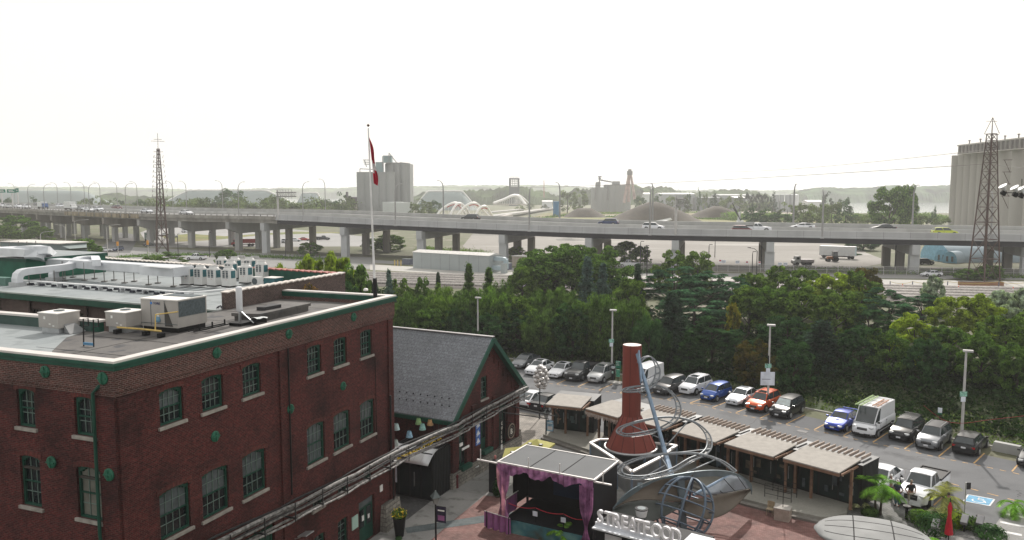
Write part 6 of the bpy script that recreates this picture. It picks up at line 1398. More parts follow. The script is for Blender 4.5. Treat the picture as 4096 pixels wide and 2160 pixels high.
for x in(3108,3128,3150,3168,3186):p=dp(x,790,800);MB().lathe((p.x,p.y,LAND),[(2.6,0),(2.2,hz(800,779)-LAND),(.5,hz(800,777)-LAND)],12).obj('tank',m_w1 if x!=3186 else MATS['cabin_white'],tk,smooth=True,world=True)
t=thing('concrete_ramp','white concrete ramp end jutting into the meadow behind the expressway','ramp',tuple(dp(2600,885,450)));mb=MB();mb.add([dp(2580,892,400),dp(2682,871,440),dp(2684,878,440),dp(2600,902,400),dp(2690,880,460),dp(2600,900,440)],[(0,1,2,3),(1,4,2),(0,5,4,1)]);mb.obj('slab',m_tw,t,world=True)
t=thing('crawler_crane','small dark crane with slanted boom beyond the expressway right of centre','crane',tuple(gp(2958,890,LAND)));mb=MB();mb.tube([dp(2966,890,420),dp(2930,812,420)],.25,5);mb.tube([dp(2962,880,420),dp(2932,830,420)],.2,4);mb.tube([dp(2930,812,420),dp(2975,895,420)],.06,4);mb.obj('boom',m_gird,t,world=True)
mb=MB();mb.box(tuple(dp(2960,890,420)),(3,3,2));mb.box(tuple(dp(2958,870,421)),(.8,.8,6));mb.box(tuple(dp(2953,872,421)),(.6,.6,6));mb.obj('body',m_tw,t,world=True)
t=thing('roadwork_marker','small orange round marker beyond the expressway','sign',tuple(dp(2227,882,470)));MB().lathe((0,0,0),[(1.1,0),(1.1,.15)],14,True,Matrix.Rotation(R(90),4,'X')).obj('disc',mat('marker_orange',(.6,.10,.04),.6),t);MB().tube([(0,0,-3),(0,0,0)],.1,5).obj('post',m_lp,t)
m_ut=mat('utility_grey',(.33,.36,.365),.6,.1,.05,.3)
a=gp(1652,1072,LAND);b=gp(1955,1092,LAND);ud=(b-a).normalized();ua=math.atan2(ud.y,ud.x);UL=(b-a).length;uh=dp(1652,1008,a.y).z-LAND
t=thing('utility_building','long windowless pale grey metal building beside the railway','building',tuple(a),ua)
MB().box((UL/2,2.8,uh/2),(UL,5.6,uh)).obj('wall',m_ut,t);mb=MB();mb.add([(-.2,-.2,uh),(UL+.2,-.2,uh),(UL+.2,2.8,uh+.55),(-.2,2.8,uh+.55),(UL+.2,5.8,uh),(-.2,5.8,uh)],[(0,1,2,3),(3,2,4,5),(1,4,2),(0,3,5),(0,5,4,1)]);mb.obj('roof',mat('utility_roof',(.50,.49,.47),.6,0,.2,1.5),t)
mb=MB();
for k in range(1,8):mb.box((UL*k/8,-.012,uh/2),(.05,.02,uh))
mb.obj('panel_joints',MATS['joint_grey'],t);mb=MB();duct([Matrix.LocRotScale(Vector(a),Matrix.Rotation(ua,3,'Z'),None)@Vector(v)for v in[(UL,2.5,uh-.8),(UL+3.4,2.5,uh-.8),(UL+3.4,2.5,1)]],.9,.9,'exhaust_duct',t,mat('duct_blue',(.36,.44,.48),.4,.2,.05));MB().box((UL+3.4,1.6,1.2),(1.2,1.2,2.4)).obj('cabinet',m_ut,t);MB().box((UL+1.4,1.8,1.2),(2.8,1,1)).obj('cross_duct',MATS['duct_blue'],t)
t=thing('equipment_cabinet','dark blue grey cabinet left of the long utility building','cabinet',tuple(gp(1630,1058,LAND)),ua);MB().box((0,0,.8),(2.6,1.4,1.5)).obj('box',mat('cab_blue',(.12,.13,.17),.6),t);MB().box((0,0,1.58),(2.7,1.5,.06)).obj('lid',m_ut,t)
t=thing('equipment_cabinet','dark cabinet right of the utility building duct','cabinet',tuple(gp(2030,1078,LAND)),ua);MB().box((0,0,.8),(1.8,1.4,1.7)).obj('box',MATS['cab_blue'],t);MB().box((0,0,1.68),(1.9,1.5,.06)).obj('lid',m_ut,t)
t=thing('beige_hut','beige flat-roofed hut partly hidden by the big round tree','hut',tuple(gp(2075,1062,LAND)),ua);MB().box((1,0,1.3),(4.5,3,2.6)).obj('wall',mat('hut_beige',(.33,.29,.25),.8),t);MB().box((1,0,2.65),(4.8,3.3,.1)).obj('roof',m_hvacw,t)
for k,x in enumerate((1579,1591,1604)):
    if k==0:bo=thing('bollard','leftmost of the three yellow bollards by the utility cabinet','bollard',tuple(gp(x,1062,LAND)),0,'yellow bollards by the utility cabinet');MB().cyl((0,0,0),.14,1.5,10).obj('post',mat('bollard_yellow',(.5,.36,.10),.6),bo)
    else:dup(bo,gp(x,1062+k,LAND),0,['','middle one of the three yellow bollards by the utility cabinet','rightmost of the three yellow bollards by the utility cabinet'][k])
m_q=mat('arched_sheet',(.27,.33,.37),.5,.3,.06,.3);m_qb=mat('arched_end_blue',(.22,.42,.55),.6)
def quonset(lab,x0,x1,yb,yt,Ld,z=LAND,rz=0.3):
    a=gp(x0,yb,z);Y=a.y;b=dp(x1,yb,Y);w_=(b-a).length/2;h_=dp(x0,yt,Y).z-z;t=thing('arched_shed',lab,'shed',((a.x+b.x)/2,Y,z),rz);rows=[]
    for i in range(17):th=math.pi*i/16;rows.append([(-w_*math.cos(th),y,h_*math.sin(th)**.8)for y in(0,Ld)])
    MB().grid(rows).obj('roof',m_q,t,smooth=True);mb=MB();P=[r_[0]for r_ in rows];mb.add([(p[0],.02,p[2])for p in P],[tuple(range(len(P)))]);e=mb.obj('end_wall',m_qb,t)
    for s in(-.35,.35):MB().box((s*w_,-.03,h_*.35),(w_*.3,.06,h_*.45)).obj('door',m_w2,e)
    return t
quonset('smaller blue arched shed under the expressway, left of the pair',3738,3790,1046,1000,10,LAND,-.9);quonset('blue arched shed under the expressway, right of the pair',3770,3826,1052,1006,10,LAND,-.9)
bq=thing('arched_warehouse','large light blue arched warehouse under the expressway behind the pylon base','warehouse',tuple(gp(3960,1050,LAND)));rows=[]
Yq=bq.location.y;X0,X1=dp(3800,1000,Yq).x,dp(4060,1000,Yq).x;hq_=dp(3900,975,Yq).z
for i in range(15):th=math.pi*i/14;rows.append([(x,Yq+8-8*math.cos(th),LAND+(hq_-LAND)*math.sin(th)**.8)for x in(X0,X1+8)])
MB().grid(rows).obj('roof',m_q,bq,smooth=True,world=True);mb=MB();mb.add([r_[0]for r_ in rows],[tuple(range(15))]);mb.obj('end_wall',m_qb,bq,world=True)
shed('small reddish brick shed beyond the expressway pier at right',3690,3735,975,330,10,mat('red_shed',(.25,.14,.11),.8))
t=thing('white_trailer','white box trailer beside a dark tree beyond the expressway at right','trailer',tuple(gp(3350,1034,LAND)),R(-32));MB().box((0,0,2.3),(10,2.5,2.8)).obj('box',m_tw,t,bevel=.03);MB().box((5.01,0,2.3),(.02,2.3,2.6)).obj('rear_doors',mat('trailer_door',(.35,.45,.48),.6),t);MB().box((0,0,.7),(9,1.2,.3)).obj('chassis',m_trim,t)
for x in(-3.6,3.4,4.3):MB().lathe((x,-1.1,.5),[(.5,-.15),(.5,.15)],14,True,Matrix.Rotation(R(90),4,'X')).obj('wheel',m_tyre,t)
t=thing('tractor','small orange tractor with cab beside the white trailer','tractor',tuple(gp(3330,1046,LAND)),R(180));MB().box((.7,0,1.1),(1.8,.9,.7)).obj('bonnet',mat('tractor_orange',(.35,.14,.05),.5),t);MB().box((-.6,0,1.9),(1.4,1.4,1.8),taper=.85).obj('cab',m_cglass,t);MB().box((-.6,0,2.85),(1.5,1.5,.1)).obj('cab_roof',m_trim,t)
for x,r_ in((-.7,.75),(1.3,.45)):
    for s in(-.85,.85):MB().lathe((x,s,r_),[(r_*.7,-.2),(r_,-.15),(r_,.15),(r_*.7,.2)],16,True,Matrix.Rotation(R(90),4,'X')).obj('wheel',m_tyre,t)
truck(0,0,'red dump truck on the avenue beneath the expressway',paint('truckred',(.36,.03,.035)),PAINT['truckred'],p=tuple(gp(975,985,LAND)),rz=math.pi+.2,group='traffic on the avenue',dump=True)
truck(0,0,'green and white tanker lorry beneath the expressway at left',mat('tanker_green',(.22,.36,.31),.5),m_tw,p=tuple(gp(595,965,LAND)),rz=R(-60),group='traffic on the avenue',L=7.5,Hh=3.4)
truck(0,0,'white flatbed crane lorry with ladder rack beyond the fence at right',mat('flat_pale',(.5,.46,.46),.6),m_tw,p=tuple(gp(3210,1062,LAND)),rz=math.pi,group='traffic on the side road',L=5.6,Hh=1.7)
def farcar(kind,pn,px,py,rz,lab):q=gp(px,py,LAND);return car(kind,pn,(q.x,q.y,LAND+.04),rz,lab,'traffic on the avenue')
farcar('pickup','white',786,1040,math.pi-.1,'white pickup on the near service road left of the yellow-green trees');farcar('coupe','white',418,1008,.6,'white car beside the small tree at left below the expressway');farcar('suv','navy',470,1005,R(-100),'dark purple truck-like car facing the camera under the expressway')
farcar('suv','white',1148,972,.15,'white sport utility car on the avenue right of the red dump truck');farcar('pickup','charcoal',1292,960,.1,'dark pickup on the avenue beyond the piers');farcar('sedan','red',1217,963,.2,'small red car on the avenue beyond the piers');farcar('sedan','white',1180,966,.2,'white sedan just behind the white sport utility car on the avenue')
farcar('sedan','white',660,945,.9,'white car waiting at the junction beside the mast');farcar('suv','pearl',690,950,.9,'pearl car at the junction right of the mast');farcar('suv','white',745,930,.9,'white car higher up the side street right of the mast');farcar('sedan','charcoal',600,985,.4,'dark car under the expressway left of the mast')
farcar('pickup','white',2515,1068,math.pi,'white pickup partly hidden by tree tops on the side road');farcar('sedan','white',3725,1106,math.pi,'white sedan on the side road under the expressway at right');farcar('suv','charcoal',3700,1058,0,'dark sport utility car near the blue sheds');farcar('sedan','white',2500,1057,0,'white car behind the pickup on the side road')
def stlamp(px,py,Y,lab,arm=1.6,rz=0,mt=None,first=[None]):
    b_=dp(px,1000,Y);H_=dp(px,py,Y).z-LAND;t=thing('street_lamp',lab,'street lamp',(b_.x,Y,LAND),rz,'street lamps below the expressway');MB().tube([(0,0,0),(0,0,H_-.8),(arm*.3,0,H_-.25),(arm,0,H_)],[.12,.09,.06,.05],7).obj('pole',mt or m_lp,t,smooth=True);MB().box((arm+.35,0,H_),(.7,.25,.13)).obj('lamp_head',mt or m_lp,t);return t
for px,py,Y,arm,lab in[(430,898,235,3.4,'grey street lamp with long arm left of the lattice mast'),(265,898,240,-3,'grey street lamp with arm to the left at the far left'),(165,925,230,3,'short street lamp beside the trees at far left'),(303,878,290,4.5,'tall lamp with wide arm under the expressway at far left')]:stlamp(px,py,Y,lab,arm)
for px,py,Y,arm,lab in[(2562,965,186,0.1,'dark street lamp left of the yellow-green tree top'),(2589,982,184,-.3,'second dark street lamp left of the yellow-green tree top'),(2836,978,186,.1,'dark street lamp right of the yellow-green tree top'),(3011,1006,182,.1,'short dark lamp beside the curved one by the fence'),(3029,990,180,-2.2,'dark lamp with curved arm to the left by the fence'),(2860,958,240,.05,'thin tall pole on the gravel lot'),(712,936,240,-.1,'thin dark pole right of the lattice mast'),(837,930,240,.1,'thin dark pole by the grass strip under the expressway'),(1142,957,235,.1,'dark pole in front of the avenue')]:stlamp(px,py,Y,lab,arm,0,m_piped)
m_amb=mat('signal_amber',(.55,.26,.05),.5)
for k,(px,py,lab)in enumerate([(253,972,'yellow traffic signal at far left beyond the roof ducts'),(470,975,'yellow traffic signal above the purple vehicle'),(590,970,'yellow traffic signal left of the lattice mast base')]):
    p=dp(px,py,220);t=thing('traffic_signal',lab,'traffic light',(p.x,p.y,LAND));MB().tube([(0,.2,0),(0,.2,p.z-LAND)],.08,6).obj('pole',m_lp,t);MB().box((0,0,p.z-LAND),(.5,.3,1.2)).obj('signal_head',m_amb,t)
for k,(px,py,col,lab)in enumerate([(1058,1003,'g','cyclist')][:0]):pass
fc=thing('chain_fence','chain-link fence with posts along the gravel lot beyond the trees','fence',tuple(gp(3000,1085,LAND)));mb=MB();mp=MB();fa_,fb_=gp(2330,1078,LAND),gp(4250,1112,LAND)
for k in range(44):
    p=fa_.lerp(fb_,k/43);mp.tube([p,p+Vector((0,0,2.0))],.045,5)
for zz in(2.0,1.0,.1):mp.tube([fa_+Vector((0,0,zz)),fb_+Vector((0,0,zz))],.025,4)
mp.obj('posts_and_rails',m_lp,fc,world=True)
m_mesh=mat('chain_mesh',(.30,.30,.30),.6,.3,alpha=.28);mb.add([fa_,fb_,fb_+Vector((0,0,2)),fa_+Vector((0,0,2))],[(0,1,2,3)]);mb.obj('mesh',m_mesh,fc,world=True)
for k,(px,py,c_,lab)in enumerate([(2881,1044,'r','first red and white fence notice from the left'),(2895,1046,'w','white fence notice beside the first red one'),(2950,1048,'w','wide white fence notice left of the lamps'),(2988,1050,'r','second red and white fence notice'),(3038,1051,'r','third red and white fence notice right of the lamps'),(3120,1056,'w','left one of two white notices right of the pier'),(3142,1056,'w','right one of two white notices right of the pier')]):
    Yf=gp(px,1090,LAND).y-.3;p=dp(px,py,Yf);t=thing('fence_notice',lab,'notice',tuple(p));w_=1.0 if c_=='w' else.6;MB().box((0,0,0),(w_,.03,.7)).obj('panel',MATS['poster_white'],t)
    mb=MB();
    for j in range(3 if c_=='w' else 1):mb.box((0,-.022,(.15-j*.18)if c_=='w' else.1),(w_*.8,.01,.05 if c_=='w' else.35))
    mb.obj('print',mat('notice_red',(.45,.10,.10),.7)if c_=='r' else MATS['poster_ink'],t)
m_cone=mat('cone_orange',(.62,.10,.04),.6)
c0=None
for px,py,lab in[(3610,1152,'first orange traffic cone from the left beside the track'),(3834,1160,'second orange traffic cone from the left beside the track'),(4052,1165,'last orange traffic cone at the right end of the track')]:
    if c0 is None:c0=thing('traffic_cone',lab,'cone',tuple(gp(px,py,LAND)),0,'orange cones by the railway');MB().lathe((0,0,.04),[(.24,0),(.05,.85)],12).obj('cone',m_cone,c0);MB().box((0,0,.02),(.6,.6,.05)).obj('foot',m_cone,c0);MB().lathe((0,0,.4),[(.165,0),(.125,.18)],12).obj('white_band',m_tw,c0)
    else:dup(c0,gp(px,py,LAND),0,lab)
for k,(px,lab)in enumerate([(3866,'left wooden planter box below the pylon'),(3925,'middle wooden planter box below the pylon'),(3980,'right wooden planter box below the pylon')]):
    t=thing('planter_box',lab,'planter',tuple(gp(px,1142,LAND)),R(-14));MB().box((0,0,.4),(3.0,1.2,.8)).obj('box',mat('planter_wood',(.27,.15,.09),.8),t);MB().box((0,0,.81),(2.8,1.0,.04)).obj('soil',mat('soil',(.05,.04,.03),.9),t)
m_rope=mat('yellow_rope',(.5,.40,.12),.7);t=thing('rope_barrier','yellow rope sagging between short blue posts beside the railway','barrier',tuple(gp(3790,1146,LAND)));rp_=[gp(x,1146,LAND)for x in(3560,3650,3790,3995,4120)]
for p in rp_:MB().cyl((p.x,p.y,LAND),.1,1.1,8).obj('post',MATS['cab_blue'],t,world=True)
mb=MB()
for a,b in zip(rp_,rp_[1:]):mb.tube([a.lerp(b,k/8)+Vector((0,0,1.05-2.0*(k/8)*(1-k/8)*.9))for k in range(9)],.04,4)
mb.obj('rope',m_rope,t,world=True)
j0=None
for k,px in enumerate((860,905,965,1020)):
    lab=f"{ORD[k]} pale concrete block from the left along the service road behind the white pickup"
    if j0 is None:j0=thing('concrete_barrier',lab,'barrier',tuple(gp(px,1028,LAND)),R(-20),'concrete blocks along the service road');MB().box((0,0,.4),(3,.6,.8),taper=.8).obj('block',m_bar_c,j0)
    else:dup(j0,gp(px,1028+k*2,LAND),R(-20),lab)
#  trees
def terr(x,y):
    k=y-kerbY(x);return float(np.interp(k,[0,3,12,26,34],[0.1,.12,.5,1.28,LAND]))
def leaves(name,P,Nn,size,mt,par,asp=1.0,rnd=None,fwd=None):
    """leaf-sized diamonds at points P facing Nn; fwd gives the leaf's long direction"""
    n=len(P);a=rnd.normal(size=(n,3))if fwd is None else fwd;a=a-(a*Nn).sum(1,keepdims=True)*Nn;a/=np.linalg.norm(a,axis=1,keepdims=True)+1e-9;b=np.cross(Nn,a)
    s=(size*rnd.uniform(.6,1.35,n))[:,None];V=np.empty((n,4,3));V[:,0]=P-a*s*asp;V[:,1]=P+b*s*.6+Nn*s*.15;V[:,2]=P+a*s*asp;V[:,3]=P-b*s*.6+Nn*s*.15
    me=bpy.data.meshes.new(name);me.vertices.add(4*n);me.vertices.foreach_set('co',V.reshape(-1).astype(np.float32));me.loops.add(4*n);me.loops.foreach_set('vertex_index',np.arange(4*n,dtype=np.int32));me.polygons.add(n);me.polygons.foreach_set('loop_start',np.arange(0,4*n,4,dtype=np.int32));me.update(calc_edges=True);me.materials.append(mt)
    o=bpy.data.objects.new(name,me);SC.collection.objects.link(o);o.parent=par;return o
m_bark=mat('bark',(.05,.04,.03),.9,0,.3,4)
def template(kind,seed,n,size,mt):
    rnd=np.random.RandomState(seed);t=thing('tree','x','tree');ph=rnd.uniform(0,6.28,8)
    def lob(d):return 1+.13*np.sin(3*np.arctan2(d[:,1],d[:,0])+ph[0])+.10*np.sin(5*d[:,2]+ph[1])+.12*np.sin(7*d[:,0]+ph[2])*np.cos(6*d[:,1]+ph[3])
    P=[];Nn=[];F=None;asp=1.0
    if kind in('round','layered','willow','spray','far'):
        nc={'round':95,'layered':85,'willow':90,'spray':110,'far':34}[kind];d=rnd.normal(size=(nc,3));d[:,2]=d[:,2]*.9+.12;d/=np.linalg.norm(d,axis=1,keepdims=True)
        r_=rnd.uniform(.5,1,nc)**.4*lob(d);C=d*r_[:,None]*np.array([.43,.43,.45])+np.array([0,0,.51]);C[:,2]=np.maximum(C[:,2],.07)
        cr_=rnd.uniform(.05,.10,nc)*(1.25 if kind=='far' else 1);idx=rnd.randint(0,nc,n);q=rnd.normal(size=(n,3))+[0,0,.25];q/=np.linalg.norm(q,axis=1,keepdims=True);rr=rnd.uniform(.4,1,n)**.4
        sq={'round':.8,'layered':.33,'willow':1.0,'spray':.9,'far':.8}[kind];P=C[idx]+q*(rr*cr_[idx])[:,None]*np.array([1.15,1.15,sq]);Nn=q*1.1+rnd.normal(size=(n,3))*.35+np.array([0,0,.3])
        if kind=='layered':F=np.stack([q[:,0],q[:,1],-.35-.4*rr],1);Nn=np.stack([q[:,0]*.4,q[:,1]*.4,np.ones(n)],1);asp=2.1;P[:,2]-=rr**2*cr_[idx]*.35
        if kind=='willow':
            P[:,2]-=rnd.uniform(0,1,n)**1.5*.20*(rnd.randint(0,9,n)>2);k=60;P[:,:2]=np.where(rnd.uniform(size=(n,1))<.75,np.round(P[:,:2]*k)/k+rnd.normal(size=(n,2))*.0025,P[:,:2]);F=np.tile([0,0,1.0],(n,1))+rnd.normal(size=(n,3))*.15;Nn=np.stack([q[:,0],q[:,1],q[:,2]*.2],1)+rnd.normal(size=(n,3))*.3;asp=2.4;P[:,2]=np.maximum(P[:,2],.03)
        if kind=='spray':F=np.stack([q[:,0],q[:,1],.6+q[:,2]],1);asp=2.6
    elif kind=='conifer':
        nb=230;zb=rnd.uniform(.04,.99,nb)**1.15;a_=rnd.uniform(0,6.28,nb);L_=(.5*(1-zb)**.82+.02)*rnd.uniform(.72,1.08,nb);idx=rnd.randint(0,nb,n);w_=rnd.uniform(0,1,n)**.7;s_=L_[idx]*w_
        P=np.stack([np.cos(a_[idx])*s_,np.sin(a_[idx])*s_,zb[idx]-.10*w_*L_[idx]*2+.03*w_**3],1)+rnd.normal(size=(n,3))*np.array([.018,.018,.010])*(1+1.5*(1-w_))[:,None];F=np.stack([np.cos(a_[idx]),np.sin(a_[idx]),-.25+0*w_],1)+rnd.normal(size=(n,3))*.5;Nn=rnd.normal(size=(n,3))*.5+np.array([0,0,1]);asp=1.9
    Nn=Nn/(np.linalg.norm(Nn,axis=1,keepdims=True)+1e-9);leaves('crown',P,Nn,size,mt,t,asp,rnd,F)
    mb=MB();
    if kind=='conifer':mb.tube([(0,0,-.02),(0,0,.5),(0,0,.97)],[.02,.012,.003],6)
    else:
        mb.tube([(0,0,-.03),(.01,0,.2),(-.01,.01,.45),(0,0,.75)],[.028,.022,.015,.005],7)
        for k in range(7 if kind!='far' else 3):a_=k*2.4+seed;z=.18+.06*k;L_=.3;mb.tube([(0,0,z),(math.cos(a_)*L_*.5,math.sin(a_)*L_*.5,z+.12),(math.cos(a_)*L_,math.sin(a_)*L_,z+.26)],[.012,.008,.003],5)
    mb.obj('trunk',m_bark,t);return t
LM={'lime':leaf_mat('lime_leaf',(.13,.19,.02),(.17,.21,.03),.5),'yg':leaf_mat('yellow_green_leaf',(.042,.088,.02),(.085,.13,.03),.45),'mid':leaf_mat('mid_green_leaf',(.035,.085,.025),(.075,.125,.03),.45),'dark':leaf_mat('dark_green_leaf',(.016,.045,.02),(.032,.068,.026),.35),'deep':leaf_mat('blue_green_leaf',(.02,.062,.035),(.045,.10,.05),.35),
      'spruce':leaf_mat('spruce_needle',(.035,.065,.06),(.07,.11,.10),.2),'dspruce':leaf_mat('dark_needle',(.018,.04,.028),(.035,.06,.04),.2),'olive':leaf_mat('silver_leaf',(.13,.17,.13),(.22,.26,.21),.35),'willow':leaf_mat('willow_leaf',(.028,.062,.022),(.062,.10,.03),.4),'rust':leaf_mat('rusty_leaf',(.05,.06,.018),(.065,.05,.014),.4,1.0),'gold':leaf_mat('golden_leaf',(.13,.13,.02),(.17,.15,.025),.5),'far':leaf_mat('far_leaf',(.05,.075,.035),(.085,.11,.045),.3,.1),'fdark':leaf_mat('far_dark_leaf',(.02,.035,.025),(.03,.05,.035),.2,.1)}
TP={}
for k,(kind,n,size)in{'round1':('round',15000,.019),'round2':('round',15000,.019),'round3':('round',12000,.022),'layer1':('layered',15000,.014),'layer2':('layered',15000,.014),'con1':('conifer',15000,.013),'con2':('conifer',15000,.013),'wil1':('willow',20000,.0095),'wil2':('willow',20000,.0095),'spray':('spray',13000,.015),'far1':('far',1500,.034),'far2':('far',1500,.034)}.items():
    TP[k]=template(kind,len(TP)*7+3,n,size,LM['mid'])
USED=set()
def tree(px,yt,Y,hw_,tp,col,label,name='tree',group='trees between the parking lot and the railway',zb=None,squash=1.0):
    x=dp(px,yt,Y).x;z=terr(x,Y)if zb is None else zb;H=hz(Y,yt)-z+.2;W_=2*hw_*Y/FPX*(1.5 if tp[:3]=='con' else 1.25);src=TP[tp];rz=(px*.37)%6.28
    sc=(W_,W_*squash,H)
    if tp in USED:t=dup(src,(x,Y,z-.1),rz,label,sc)
    else:USED.add(tp);t=src;t.location=(x,Y,z-.1);t.rotation_euler=(0,0,rz);t.scale=sc;t['label']=label
    t.name=name;t['group']=group;t['category']='tree' if 'shrub' not in name else 'shrub'
    for c in t.children:
        if c.name.startswith('crown'):c.material_slots[0].link='OBJECT';c.material_slots[0].material=LM[col]
    return t
